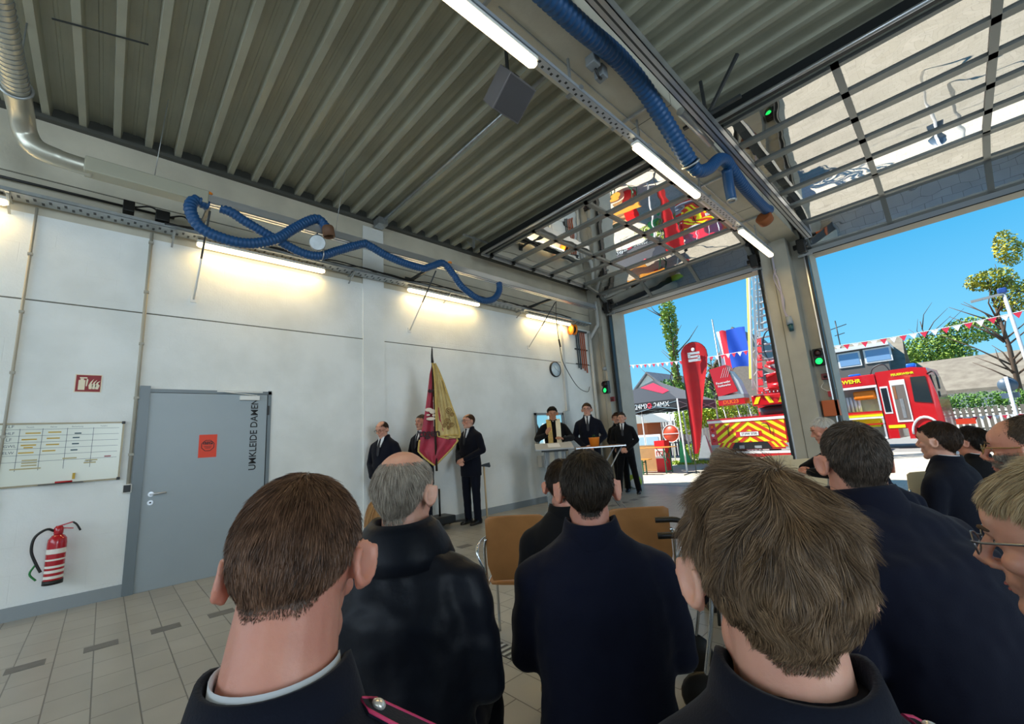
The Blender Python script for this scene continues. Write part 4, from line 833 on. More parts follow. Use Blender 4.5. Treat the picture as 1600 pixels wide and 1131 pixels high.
    def cprof(P, gap, m, name):
        "collar as one closed section swept round the neck, open at the throat"
        mb = MB().m(m); N = 36; rings = []
        for j in range(N + 1):
            q = pi / 2 + gap + (2 * pi - 2 * gap) * j / N
            rings.append([Cn @ Vector((r * math.cos(q), r * math.sin(q), z - fr_ * max(0, math.sin(q)) ** 2)) for r, z, fr_ in P])
        mb.loft(rings); return obj(name, mb, parent=root, world=False)
    nr = neck_r
    if collar == 'fold' or collar == 'plain': cprof([(nr + .016, -.05, .02), (nr + .011, .03, .05), (nr + .012, .052, .06), (nr + .020, .054, .06), (nr + .027, .032, .06), (nr + .038, -.008, .05), (nr + .044, -.034, .05), (nr + .036, -.038, .04), (nr + .022, -.03, .03)], .62 if tie else .30, coat, 'collar')
    elif collar == 'high': cprof([(nr + .022, -.06, .0), (nr + .014, .02, .02), (nr + .014, .062, .04), (nr + .024, .070, .04), (nr + .046, .050, .04), (nr + .074, -.004, .04), (nr + .088, -.044, .04), (nr + .076, -.050, .04), (nr + .04, -.05, .0)], .22, coat, 'collar')
    if collar in ('fold', 'suit'): cprof([(nr + .008, -.02, .03), (nr + .002, .050, .050), (nr + .006, .056, .050), (nr + .012, .0, .03)], .06, SHIRT, 'shirt_collar')
    if tie:
        def front(z):
            tab = [(1.20, .134), (1.30, .130), (1.38, .116), (1.425, .096), (1.462, .078), (1.495, .066), (1.54, .062)]
            for (za, ya), (zb, yb) in zip(tab, tab[1:]):
                if z <= zb: return ya + (yb - ya) * (z - za) / (zb - za)
            return .062
        def patch(zs, half, off, m, name):
            mb = MB().m(m); rows = []
            for z in zs:
                h = half(z); y = front(z) * g ** .5 + off; rows.append([T @ Vector((x * h, y - abs(x * h) ** 2 * 6, z)) for x in (-1, -.5, 0, .5, 1)] + [T @ Vector((x * h, y - .03 - abs(x * h) ** 2 * 6, z)) for x in (1, 0, -1)])
            mb.loft(rows, smooth=False); return obj(name, mb, parent=root, world=False)
        patch([1.27 + .025 * k for k in range(11)], lambda z: .004 + (z - 1.27) * .20, .010, SHIRT, 'shirt_front')
        patch([1.24, 1.26, 1.36, 1.44, 1.485, 1.50, 1.515], lambda z: {1.24: .004, 1.26: .022, 1.36: .024, 1.44: .015, 1.485: .010, 1.50: .017, 1.515: .015}[z], .018, mat('dark_tie', '171a24', 0.6), 'tie')
    # --- face
    if features:
        for s_ in (-1, 1):
            mb = MB().m(mat('eye_white', 'b4a89c', 0.3)); mb.X = HX; mb.ell((s_ * .031, .0722, .122), (.0120, .0095, .0050), None, 12, 8); mb.m(mat('iris', '2c2a26', 0.2)).ell((s_ * .031, .0795, .122), (.0046, .0032, .0044), None, 10, 6); obj('eye', mb, parent=root, world=False)
            mb = MB().m(mat('eyebrow_brown', '4a3626', 0.8)); mb.X = HX; mb.tube([(s_ * .014, .093, .139), (s_ * .030, .0925, .144), (s_ * .046, .080, .140)], [.003, .0038, .002], 6); obj('eyebrow', mb, parent=root, world=False)
        mb = MB().m(mat('lip', '9a5048', 0.5)); mb.X = HX; mb.ell((0, .0905, .0565), (.019, .0045, .0032), None, 12, 6); mb.ell((0, .0885, .0485), (.016, .0045, .0035), None, 12, 6); obj('lips', mb, parent=root, world=False)
    if glasses:
        mb = MB().m(glasses); mb.X = HX; gy = .104
        for s_ in (-1, 1):
            mb.tube([(s_ * .033 + .024 * math.cos(q), gy - .006 * abs(math.cos(q)) * (1 if math.cos(q) * s_ > 0 else 0), .120 + .017 * math.sin(q)) for q in [2 * pi * j / 16 for j in range(16)]], .0014, 6, closed=True)
            mb.tube([(s_ * .058, gy - .004, .126), (s_ * .076, gy - .02, .127), (s_ * .083, .03, .128), (s_ * .0845, .0, .130), (s_ * .087, -.022, .120), (s_ * .086, -.030, .108)], .0019, 6)
        mb.tube([(-.010, gy, .124), (0, gy + .003, .128), (.010, gy, .124)], .0014, 6)
        gl_ = obj('glasses', mb, parent=root, world=False)
        mb = MB().m(M_glass2); mb.X = HX
        for s_ in (-1, 1): mb.face([(s_ * .033 + .023 * math.cos(q), gy - .002, .120 + .016 * math.sin(q)) for q in [2 * pi * j / 16 for j in range(16)]])
        obj('lens', mb, parent=gl_, world=False)
    if hair: make_hair(F, **hair)
    return F
M_glass2 = bpy.data.materials.new('spectacle_lens'); M_glass2.use_nodes = True; n = M_glass2.node_tree; n.nodes.clear()
o_ = n.nodes.new('ShaderNodeOutputMaterial'); tr_ = n.nodes.new('ShaderNodeBsdfTransparent'); gl_ = n.nodes.new('ShaderNodeBsdfGlossy'); mx_ = n.nodes.new('ShaderNodeMixShader'); mx_.inputs[0].default_value = 0.0
gl_.inputs['Roughness'].default_value = 0.02; n.links.new(tr_.outputs[0], mx_.inputs[1]); n.links.new(gl_.outputs[0], mx_.inputs[2]); n.links.new(mx_.outputs[0], o_.inputs[0])

def scalp(p, front=.178, bald=None, nape=.028, thin=0.0):
    "how far inside the hairline a point of the head frame lies (metres; negative outside)"
    x, y, z = p
    if y > .045: zl = front + (abs(x) / .06) ** 2 * -.012 + (y - .045) * .10
    elif y > .0: zl = .128 + (y / .045) * (front - .128)
    elif y > -.030: zl = .128 + (y / .030) * .030
    else: zl = max(nape, .098 + (y + .030) / .035 * (.098 - nape))
    if y < .02 and y > -.035 and abs(x) > .055 and z < .145 and y > -.03 + (z - .12) * 0: zl = max(zl, .132 + (0 if y > -.02 else (y + .02) * 2))
    d = z - zl
    if bald:
        c, r = bald; q = (Vector(p) - Vector(c)); dist = math.sqrt((q.x / r[0]) ** 2 + (q.y / r[1]) ** 2 + (q.z / r[2]) ** 2)
        d = min(d, (dist - 1) * .05)
    return d
def make_hair(F, c1='2a1c12', c2='6b5138', length=.025, count=9000, width=.0008, thick=.006, lift=.35, front=.178, bald=None, nape=.028, name='short_hair', messy=.35, crown=(0, -.05, .228), segs=3, comb=(0, 0, 0), fade=.03, gravity=.25, curl=0.0, sparse=None, region='scalp', rough=0.5, clump=22, nl=.6):
    me = F.body.data; HI = F.HX.inverted(); m = attr_mat(name + c1 + c2, rough, c1, c2)
    ins = {}; rnd = random.Random(3)
    cols = []; verts = []; faces = []
    inside = []
    for v in me.vertices:
        p = HI @ v.co
        if -.02 < p.z < .30 and abs(p.x) < .12 and abs(p.y) < .16:
            d = scalp(p, front, bald, nape) if region == 'scalp' else min(.080 + (.03 if abs(p.x) > .05 else 0) - p.z, p.y - .012, p.z + .01, (Vector((p.x / .024, (p.z - .052) / .013, 0)).length - 1) * .02 if p.y > .07 else 1); earish = abs(p.x) > .079 and p.z < .15 and p.y > -.05
            if d > -.002 and not earish: ins[v.index] = (p, HI.to_3x3() @ v.normal, d)
    idx = {}
    for k, (p, nrm, d) in ins.items():
        t = thick * min(1, max(0.0, d) / fade) ** .6
        q = p + nrm * (t * .35 + .0004); idx[k] = len(verts); verts.append(q); cols.append(.12 + .25 * (0.5 + noise.noise(p * 60)))
    me.calc_loop_triangles(); tris = []; cum = []; tot = 0
    for po in me.polygons:
        vs = list(po.vertices)
        if all(v in ins for v in vs):
            if min(ins[v][2] for v in vs) > .007: faces.append(tuple(idx[v] for v in vs))
            tot += po.area; cum.append(tot); tris.append(vs)
    import bisect
    cr = Vector(crown); cb = Vector(comb)
    for _ in range(count):
        vs = tris[bisect.bisect_left(cum, rnd.random() * tot)] if tris else None
        if vs is None: break
        w = [rnd.random() for _ in vs]; s_ = sum(w); w = [x / s_ for x in w]
        p = Vector(); nn_ = Vector(); d = 0
        for wi, vi in zip(w, vs): a = ins[vi]; p += a[0] * wi; nn_ += a[1] * wi; d += a[2] * wi
        nn_.normalize()
        if sparse and sparse(p) < rnd.random(): continue
        p = p + Vector((rnd.gauss(0, .0008), rnd.gauss(0, .0008), rnd.gauss(0, .0008)))
        f = min(1, max(.0, d) / fade); zt = min(1, max(0, (p.z - .05) / .13)); L = length * (.35 + .65 * f) * (nl + (1 - nl) * zt) * rnd.uniform(.7, 1.15)
        if abs(p.x) > .058 and p.z < .158 and p.y > -.06: L = min(L, .012)
        rad = p - cr; rad = rad - nn_ * rad.dot(nn_)
        if rad.length < 1e-4: rad = Vector((rnd.gauss(0, 1), rnd.gauss(0, 1), 0))
        rad.normalize(); rad = rad + cb; rad = rad - nn_ * rad.dot(nn_); rad.normalize()
        nv = noise.noise_vector(p * clump) * messy + Vector((rnd.gauss(0, .10), rnd.gauss(0, .10), rnd.gauss(0, .10)))
        lf = lift * (1 if not callable(lift) else 1)
        dr = (rad + nn_ * lf + nv).normalized(); q = p + nn_ * (thick * .55 * f); sd = dr.cross(Vector((rnd.gauss(0, 1), rnd.gauss(0, 1), rnd.gauss(0, 1)))).normalized()
        base = len(verts); wd = width * rnd.uniform(.7, 1.2); colr = min(1, max(0, .45 + .35 * noise.noise(p * 55) + rnd.gauss(0, .20)))
        for k in range(segs + 1):
            ww = wd * (1 - (k / segs) ** 2 * .85)
            verts.append(q - sd * ww * .5); verts.append(q + sd * ww * .5); cols += [colr, colr]
            # hug the head: blend towards the tangent as it grows
            c_ = Vector((0, -.012, .13)); out = (q - c_).normalized()
            dr = (dr + Vector((0, 0, -1)) * gravity * .3 - out * max(0, dr.dot(out)) * .35 + noise.noise_vector(q * 35 + Vector((7, 0, 0))) * messy * .4).normalized()
            if curl: dr = (dr + noise.noise_vector(q * 60) * curl).normalized()
            q = q + dr * L / segs
        for k in range(segs): a = base + 2 * k; faces.append((a, a + 1, a + 3, a + 2))
    mesh = bpy.data.meshes.new('hair'); mesh.from_pydata([F.HX @ v for v in verts], [], faces)
    at = mesh.attributes.new('rnd', 'FLOAT', 'POINT'); at.data.foreach_set('value', cols); mesh.materials.append(m)
    mesh.polygons.foreach_set('use_smooth', [True] * len(mesh.polygons))
    return obj('hair' if region == 'scalp' else 'beard', mesh, parent=F.root, world=False)

D = math.radians
AUD = 'seated uniformed audience'
def epaulette(F, side, piping=PIPING, button=True):
    "shoulder board lying from the neck to the shoulder seam"
    T = F.T; X = T @ Matrix.Translation((side * .150, -.015, 1.468)) @ Matrix.Rotation(side * .50, 4, 'Y')
    hw = .026; poly = [(-.060, -hw * .8), (-.060, hw * .8), (.058, hw * 1.05), (.058, -hw * 1.05)] if side > 0 else [(.060, -hw * .8), (.060, hw * .8), (-.058, hw * 1.05), (-.058, -hw * 1.05)]
    poly = [(side * -.062, 0), (side * -.042, hw * .85), (side * .050, hw * 1.1), (side * .050, -hw * 1.1), (side * -.042, -hw * .85)]
    mb = MB().m(F.jacket.data.materials[0]); mb.X = X; mb.prism(poly, .005, (0, 0, 0), (1, 0, 0), (0, 1, 0)); ep = obj('epaulette', mb, parent=F.root, world=False)
    mb = MB().m(piping); mb.X = X; mb.tube([(x, y, .005) for x, y in poly], .0022, 6, closed=True); obj('piping', mb, parent=ep, world=False)
    if button: mb = MB().m(SILVER); mb.X = X; mb.ell((side * -.036, 0, .008), (.0095, .0095, .006)); obj('button', mb, parent=ep, world=False)

# foreground, left
P1 = make_person('man with short brown hair, navy uniform and red ears, nearest at lower left', neck=.03, head_at=Vector((-0.6759, 0.2106, 1.1698)), rz=D(55), lean=.20, hpitch=.42, hyaw=.0, skin=SKIN2, voxel=.0045, glasses=mat('black_frame', '121212', 0.3), neck_r=.066, ears=1.08, girth=1.05, group=AUD,
    hair=dict(c1='2a1910', c2='86624a', length=.020, count=46000, width=.00075, thick=.006, lift=.28, nape=.045, messy=.22, nl=.35, segs=3, crown=(.01, -.055, .225)))
epaulette(P1, 1); epaulette(P1, -1)
# foreground, right
P2 = make_person('man with thick wavy grey-brown hair, nearest at lower centre right', collar='plain', head_at=Vector((-0.1919, 0.5866, 1.1477)), rz=D(30), lean=.10, hpitch=.10, hyaw=.05, skin=SKIN, voxel=.0045, glasses=MATS['black_frame'], neck_r=.060, girth=1.0, group=AUD,
    hair=dict(c1='261811', c2='a08263', length=.040, count=70000, width=.0006, thick=.014, lift=.40, nape=.035, messy=.75, segs=5, nl=.35, crown=(.02, -.04, .23), gravity=.1, curl=.25))
epaulette(P2, 1)
P3 = make_person('balding grey-haired man seen from behind in a dark nylon jacket', head_at=Vector((-1.1863, 0.6648, 1.1895)), rz=D(38), lean=.12, hpitch=.05, hyaw=-.18, skin=SKIN, coat=NAVY2, girth=1.15, shoulders=1.0, voxel=.0055, collar='high', neck_r=.062, group=AUD, wrinkle=.008,
    hair=dict(c1='6e6257', c2='c9bcab', length=.032, count=16000, width=.0011, thick=.006, lift=.2, nape=.035, messy=.3, bald=((0, -.02, .232), (.062, .075, .062)), sparse=lambda p: 1.0 if p.z < .17 else .55))
P4 = make_person('man with short dark hair thinning on the crown, red ears, navy coat', head_at=Vector((-0.8507, 1.1094, 1.1573)), rz=D(40), lean=.06, hpitch=.08, hyaw=.0, skin=SKIN2, coat=NAVY3, girth=1.12, shoulders=1.0, voxel=.0055, neck_r=.060, ears=1.12, collar='plain', wrinkle=.007, group=AUD,
    hair=dict(c1='120e0b', c2='4a3d30', length=.020, count=16000, width=.0011, thick=.006, lift=.3, nape=.030, messy=.25, sparse=lambda p: .45 if (p - Vector((0, -.045, .228))).length < .035 else 1))
P5 = make_person('slim young person with dark hair and black jacket, half hidden by the man in front', head_at=Vector((-1.3192, 1.5461, 1.1032)), rz=D(40), lean=.12, hpitch=.2, skin=SKIN2, coat=BLACKC, girth=.9, shoulders=.9, collar='plain', group=AUD,
    hair=dict(c1='17100c', c2='43301f', length=.025, count=7000, width=.0014, thick=.007))
P6 = make_person('grey-haired person of whom only the top of the head shows, before the ladder truck', head_at=Vector((-1.1853, 3.0900, 1.0534)), rz=D(40), skin=SKIN, coat=NAVY, group=AUD,
    hair=dict(c1='6f675c', c2='b9b0a2', length=.045, count=9000, width=.0015, thick=.012, messy=.6, lift=.45))
P7 = make_person('stout man with cropped grey-brown hair and broad navy back, right of centre', head_at=Vector((-0.2697, 1.7484, 1.1856)), rz=D(58), lean=.38, hpitch=-.12, hyaw=-.42, skin=SKIN2, coat=NAVY3, girth=1.4, shoulders=1.25, voxel=.005, collar='plain', wrinkle=.008, neck_r=.074, ears=1.05, group=AUD,
    hair=dict(c1='211a15', c2='6e6054', length=.016, count=18000, width=.0011, thick=.005, lift=.4, nape=.045, messy=.2, sparse=lambda p: .5 if (p - Vector((0, -.03, .228))).length < .04 else 1))
P8 = make_person('man in profile facing left with short brown hair and navy jacket', head_at=Vector((-0.1341, 3.7168, 1.1438)), rz=D(68), lean=.05, voxel=.0055, skin=SKIN, coat=NAVY, group=AUD,
    hair=dict(c1='1c130e', c2='4d3828', length=.018, count=8000, width=.0014, thick=.006))
P9 = make_person('dark-haired person behind the man in profile, black jacket', head_at=Vector((0.0021, 4.6063, 1.0848)), rz=D(60), skin=SKIN2, coat=BLACKC, group=AUD,
    hair=dict(c1='0e0a08', c2='33261c', length=.03, count=7000, width=.0016, thick=.009))
P10 = make_person('man with metal glasses and grey beard in profile at the right edge', head_at=Vector((0.1329, 2.3017, 1.1709)), rz=D(78), lean=.08, hpitch=-.02, voxel=.005, skin=SKIN2, coat=NAVY, girth=1.1, glasses=mat('gold_frame', 'a8905c', 0.3, 0.8), group=AUD,
    hair=dict(c1='2a2019', c2='6b5a4a', length=.010, count=9000, width=.0012, thick=.002, bald=((0, .085, .19), (.085, .06, .05))))
make_hair(P10, c1='5a5048', c2='b0a89c', length=.012, count=7000, width=.0010, thick=.004, region='beard', crown=(0, .06, .12), lift=.5, fade=.01)
P11 = make_person('blond person with thin glasses in profile, nearest at the right edge', head_at=Vector((0.0821, 1.0169, 1.1214)), rz=D(70), lean=.05, hpitch=.10, hyaw=.12, skin=SKIN, coat=NAVY, voxel=.0045, glasses=mat('wire_frame', '8c8f94', 0.3, 0.9), group=AUD,
    hair=dict(c1='7a6446', c2='d8c29a', length=.036, count=28000, width=.0009, thick=.011, lift=.5, front=.176, messy=.6, segs=4, crown=(0, -.03, .23)))
epaulette(P11, 1); epaulette(P11, -1)
P12 = make_person('white-haired man in a dark pullover leaning on a table by the pier', head_at=Vector((-1.0276, 5.4105, 1.2062)), rz=D(115), lean=.30, hpitch=.25, skin=SKIN2, coat=BLACKC, collar=None, group=AUD, arms=[(Vector((-.36, .18, .78)), Vector((-.12, .40, .78)), Vector((1, .3, 0)), Vector((0, .2, 1))), (Vector((.40, .10, .90)), Vector((.16, .40, .80)), Vector((-1, .3, 0)), Vector((0, .2, 1)))],
    hair=dict(c1='b9b6b0', c2='efece6', length=.03, count=4000, width=.002, thick=.010))
P13 = make_person('person in navy jacket mostly hidden by the stout man', head_at=Vector((-0.4101, 3.0843, 1.0681)), rz=D(45), lean=.05, skin=SKIN2, coat=NAVY3, girth=1.1, shoulders=1.1, group=AUD,
    hair=dict(c1='1c130e', c2='4d3828', length=.018, count=3000, width=.0018, thick=.006))
P14 = make_person('person with long strawberry-blond hair half hidden by the balding man', head_at=Vector((-1.8015, 0.9201, 1.0252)), rz=D(40), skin=SKIN, coat=mat('cream_cloth', 'd9c7a6', 0.8), trousers=NAVY, group=AUD, hpitch=.1,
    hair=dict(c1='8a5a2c', c2='d6a668', length=.12, count=9000, width=.0016, thick=.012, lift=.15, nape=.03, messy=.25, segs=5, gravity=1.0))

# the six who stand
STAND = 'standing uniformed men'
S1 = make_person('balding man with glasses standing at the left of the flag in a long dark coat', head_at=Vector((-5.9000, 2.9396, 1.6009)), rz=D(205), pose='stand', group=STAND, arms='clasped', coat=NAVY, tie=True, glasses=MATS['black_frame'], hpitch=.35, girth=1.02, coat_len=.10,
    hair=dict(c1='1c130e', c2='4d3828', length=.014, count=4000, width=.003, thick=.005, bald=((0, .03, .24), (.06, .09, .06))))
S2 = make_person('man standing behind the draped flag, holding its pole', head_at=Vector((-5.9000, 3.6131, 1.6900)), rz=D(190), pose='stand', group=STAND, coat=NAVY, tie=True, coat_len=.10, features=True,
    arms=[(Vector((-.27, .02, 1.15)), Vector((-.08, .17, 1.10)), Vector((.8, .3, .1)), Vector((-.3, .5, .3))), (Vector((.27, .0, 1.15)), Vector((.10, .17, .98)), Vector((-.8, .3, .1)), Vector((.3, .5, .3)))],
    hair=dict(c1='3a332c', c2='7d746a', length=.016, count=4000, width=.003, thick=.006))
S3 = make_person('man with glasses standing right of the flag with both hands on an axe handle', head_at=Vector((-5.9200, 4.5591, 1.6941)), rz=D(192), pose='stand', group=STAND, coat=NAVY, tie=True, glasses=MATS['black_frame'], girth=1.04, coat_len=.06, hyaw=-.35,
    arms=[(Vector((-.27, .00, 1.15)), Vector((-.115, .26, 1.03)), Vector((.75, .45, -.15)), Vector((-.2, .4, .8))), (Vector((.27, -.02, 1.15)), Vector((.03, .27, .99)), Vector((-.75, .45, -.1)), Vector((.3, .4, .8)))],
    hair=dict(c1='2c1d12', c2='6b4a30', length=.014, count=4000, width=.003, thick=.005, bald=((0, .05, .24), (.05, .07, .05))))
S4 = make_person('dark-haired priest with a gold and cream stole speaking at the lectern', head_at=Vector((-5.5500, 6.3595, 1.7827)), rz=D(225), pose='stand', group=STAND, skin=SKIN3, coat=PRIEST, trousers=PRIEST, tie=False, hpitch=.2, coat_len=.55, collar='suit',
    arms=[(Vector((-.30, .08, 1.18)), Vector((-.13, .36, 1.17)), Vector((.55, .6, .25)), Vector((-.4, .3, .8))), (Vector((.31, .10, 1.20)), Vector((.16, .36, 1.26)), Vector((-.3, .6, .65)), Vector((.7, .5, .2)))],
    hair=dict(c1='070605', c2='1d1813', length=.03, count=5000, width=.003, thick=.012))
S5 = make_person('man with glasses and side-parted brown hair standing behind the bistro table', head_at=Vector((-5.4618, 7.3797, 1.8497)), rz=D(210), pose='stand', group=STAND, coat=NAVY, tie=True, glasses=MATS['black_frame'], arms='clasped', girth=1.0, coat_len=.05,
    hair=dict(c1='2c2015', c2='6b5038', length=.03, count=4000, width=.0035, thick=.011))
S6 = make_person('man in black with rolled stance standing before the gate rail, hands clasped', head_at=Vector((-5.2951, 8.4125, 1.6457)), rz=D(205), pose='stand', group=STAND, coat=BLACKC, trousers=BLACKC, tie=True, arms='clasped', girth=1.06, legs_spread=.08, feet=[(-.20, .0), (.20, .02)],
    hair=dict(c1='2a221b', c2='6b6054', length=.03, count=4000, width=.0035, thick=.014, messy=.6))
S7 = make_person('person of whom only brown curls show behind the man at the gate rail', head_at=Vector((-5.6020, 8.6784, 1.6526)), rz=D(200), pose='stand', group=STAND, coat=BLACKC, trousers=BLACKC, arms='clasped', girth=.9, shoulders=.85,
    hair=dict(c1='2a1a10', c2='6e4a2c', length=.05, count=4000, width=.004, thick=.016, messy=.8))
# stole of the priest
mb = MB().m(STOLE)
def stole_side(s_):
    T = S4.T; mb = MB().m(STOLE if s_ > 0 else STOLE2); rows = []
    path = [(s_ * .055, -.075, 1.525), (s_ * .085, -.03, 1.535), (s_ * .085, .045, 1.505), (s_ * .080, .10, 1.44), (s_ * .078, .138, 1.34), (s_ * .075, .148, 1.20), (s_ * .075, .150, 1.05), (s_ * .078, .152, .90), (s_ * .08, .155, .72)]
    for p in path: p = T @ Vector(p); rows.append([p + Vector((-.042, -.004 if s_ > 0 else .004, 0)), p + Vector((.042, .0, 0)), p + Vector((.042, .008, 0)), p + Vector((-.042, .008, 0))])
    mb.loft(rows, smooth=False); obj('stole', mb, parent=S4.root, world=False, label=('cream band of the stole', 'gold band of the stole')[s_ > 0])
stole_side(-1); stole_side(1)

# ================================================================ furniture and things in the hall
M_ply = mat('beech_plywood', '9c6b3c', 0.4, noise_amt=0.14, nscale=6); M_palewood = mat('pale_plywood', 'cdb992', 0.45, noise_amt=0.06)
M_chrome = mat('chrome', 'd5d8da', 0.12, 1.0)
def make_chair(label, loc, rz, wood=M_ply, group='empty wooden chairs', armr=True):
    t = thing('stacking_chair', (loc[0], loc[1], 0), label, 'chair', group, rz)
    def shell(pts, hw, thick=.010, crown=.02):
        mb = MB().m(wood); rings = []
        N = len(pts)
        for i, (y, z) in enumerate(pts):
            a = Vector((0, *pts[max(i - 1, 0)])); b = Vector((0, *pts[min(i + 1, N - 1)])); d = (b - a).normalized(); nrm = Vector((0, -d.z, d.y))
            r = []; w = hw * (1 - .0 * i)
            c = .85 if i in (0, N - 1) else 1.0
            xs = [-w * c, -w * .6 * c, 0, w * .6 * c, w * c]
            top = [Vector((x, y, z)) + nrm * (thick / 2 - crown * (1 - (x / w) ** 2)) for x in xs]; bot = [p - nrm * thick for p in reversed(top)]
            rings.append(top + bot)
        mb.loft(rings, smooth=True); return mb
    o = obj('backrest', shell([(-.185, .46), (-.195, .56), (-.205, .68), (-.215, .79), (-.222, .835), (-.225, .85)], .19, crown=.012), parent=t, world=False)
    md = o.modifiers.new('bevel', 'BEVEL'); md.width = .003; md.segments = 2
    obj('seat', shell([(-.18, .445), (-.10, .438), (.05, .440), (.18, .450), (.225, .440)], .20, crown=.010), parent=t, world=False)
    for s_ in (-1, 1):
        mb = MB().m(M_chrome); mb.tube(spline([(s_ * .20, -.24, .0), (s_ * .20, -.20, .22), (s_ * .205, -.17, .43), (s_ * .205, -.205, .64), (s_ * .19, -.218, .72)], 5), .010, 8); obj('rear_leg', mb, parent=t, world=False)
        mb = MB().m(M_chrome); mb.tube(spline([(s_ * .21, .24, .0), (s_ * .205, .20, .30), (s_ * .205, .15, .42), (s_ * .205, -.16, .43)], 5), .010, 8); obj('front_leg', mb, parent=t, world=False)
        if armr: mb = MB().m(M_chrome); mb.tube(spline([(s_ * .205, -.18, .50), (s_ * .25, -.19, .60), (s_ * .26, -.14, .66), (s_ * .26, .08, .66), (s_ * .25, .16, .62), (s_ * .21, .17, .43)], 6), .009, 8); obj('armrest', mb, parent=t, world=False)
    return t
make_chair('empty beech chair between the balding man and the man with red ears', (-2.20, 2.08), D(40))
make_chair('empty beech chair just right of the head with red ears', (-1.66, 2.62), D(44))
make_chair('pale chair backrest before the ladder truck, left of the pair', (-2.05, 7.2), D(35), wood=M_palewood, group='pale chairs')
make_chair('pale chair backrest at the pier foot, right of the pair', (-1.55, 6.5), D(35), wood=M_palewood, group='pale chairs')
make_chair('pale chair beside the man in profile, in front of the fire engine', (-.42, 5.0), D(45), wood=M_palewood, group='pale chairs')
make_chair('pale chair half hidden behind the blond person at the right edge', (.20, 2.62), D(45), wood=M_palewood, group='pale chairs')
# stools under the seated
def stool(F, i):
    r = F.root; s_ = r.scale[0]; c = r.location
    t = thing('stool', (c.x, c.y, 0), 'low stool under the ' + ' '.join(F.lab.replace(',', '').split()[:11]), 'stool', 'stools of the audience', r.rotation_euler.z)
    h = .425 * s_
    mb = MB().m(M_palewood); mb.box((0, 0, h - .012), (.30, .28, .024), bev=.006); obj('seat', mb, parent=t, world=False)
    for a in (-1, 1):
        for b in (-1, 1): mb = MB().m(M_dgrey); mb.cyl((a * .12, b * .11, h - .02), (a * .14, b * .13, 0), .011, n=8); obj('leg', mb, parent=t, world=False)
# lectern of acrylic and aluminium
lx, ly = -5.02, 5.72; LR = D(225); t = thing('lectern', (lx, ly, 0), 'acrylic lectern with a slanted grey top, in front of the priest', 'lectern', None, LR)
M_acr = mat('frosted_acrylic', 'cfd8dd', 0.12, trans=.75, spec=.5); M_lt = mat('lectern_grey', 'a9adb0', 0.4)
Rt = Matrix.Rotation(-.20, 3, 'X')
mb = MB().m(M_lt); mb.box((0, 0, 1.165), (.66, .46, .025), Rt, bev=.004); obj('reading_top', mb, parent=t, world=False)
mb = MB().m(M_dgrey); mb.box((0, .0, 1.125), (.46, .32, .03), Rt).box((.12, .12, 1.10), (.10, .08, .05)); obj('shelf', mb, parent=t, world=False)
mb = MB().m(M_acr); mb.box((0, .10, .58), (.36, .012, 1.06)).box((-.18, .0, .58), (.012, .20, 1.06)).box((.18, .0, .58), (.012, .20, 1.06)); obj('acrylic_body', mb, parent=t, world=False)
mb = MB().m(M_lt); mb.box((0, 0, .02), (.50, .42, .04), bev=.006); obj('foot', mb, parent=t, world=False)
mb = MB().m(M_alu); mb.cyl((-.14, -.06, .04), (-.14, -.06, 1.12), .015).cyl((.14, -.06, .04), (.14, -.06, 1.12), .015); obj('column', mb, parent=t, world=False)
obj('sheet_of_paper', MB().m(SHIRT).box((lx, ly, 1.1825), (.21, .29, .002), Matrix.Rotation(LR, 3, 'Z') @ Rt), label='sheet of paper lying on the slanted lectern top', cat='paper')
# high folding table
bx, by = -4.66, 6.50; BR = D(48); t = thing('folding_table', (bx, by, 0), 'high folding bistro table with crossed legs beside the lectern', 'table', None, BR)
mb = MB().m(mat('table_top_brown', '8f6a48', 0.65)); mb.box((0, 0, 1.10), (.86, .60, .022), bev=.006); obj('table_top', mb, parent=t, world=False)
mb = MB().m(M_alu); mb.box((0, .302, 1.10), (.87, .006, .018)).box((0, -.30, 1.10), (.87, .006, .018)).box((.435, 0, 1.10), (.012, .6, .03)).box((-.435, 0, 1.10), (.012, .6, .03)); obj('edge_band', mb, parent=t, world=False)
for s_ in (-1, 1):
    for q in (-1, 1): mb = MB().m(M_alu); mb.tube([(q * .38, s_ * .24, 1.09), (-q * .36, s_ * .26, 0.0)], .013, 8); obj('leg', mb, parent=t, world=False)
for q in (-1, 1): mb = MB().m(M_alu); mb.cyl((q * .30, -.25, .10), (q * .30, .25, .10), .009, n=8); obj('stretcher', mb, parent=t, world=False)
pp = Vector((-4.5649, 6.2950, 1.1619)); t = thing('plant_pot', (pp.x, pp.y, 1.111), 'small plant in an orange pot on the bistro table', 'potted plant')
obj('pot', MB().m(mat('pot_orange', 'd9781e', 0.4)).lathe([(0.0, 0), (.075, 0), (.095, .15), (.10, .16), (.09, .16), (.08, .12), (0, .12)], (pp.x, pp.y, 1.111), 20), parent=t)
rr = random.Random(4); mb = MB().m(mat('plant_green', '2c4a26', 0.6))
for k in range(70):
    a = rr.uniform(0, 2 * pi); e = rr.uniform(.2, 1.4); L = rr.uniform(.04, .10); d = Vector((math.cos(a) * math.cos(e), math.sin(a) * math.cos(e), math.sin(e))); b = Vector((pp.x, pp.y, 1.24)); s_ = d.cross(Vector((0, 0, 1))).normalized() * .012
    mb.face([b, b + d * L * .5 + s_, b + d * L, b + d * L * .5 - s_])
obj('foliage', mb, parent=t)
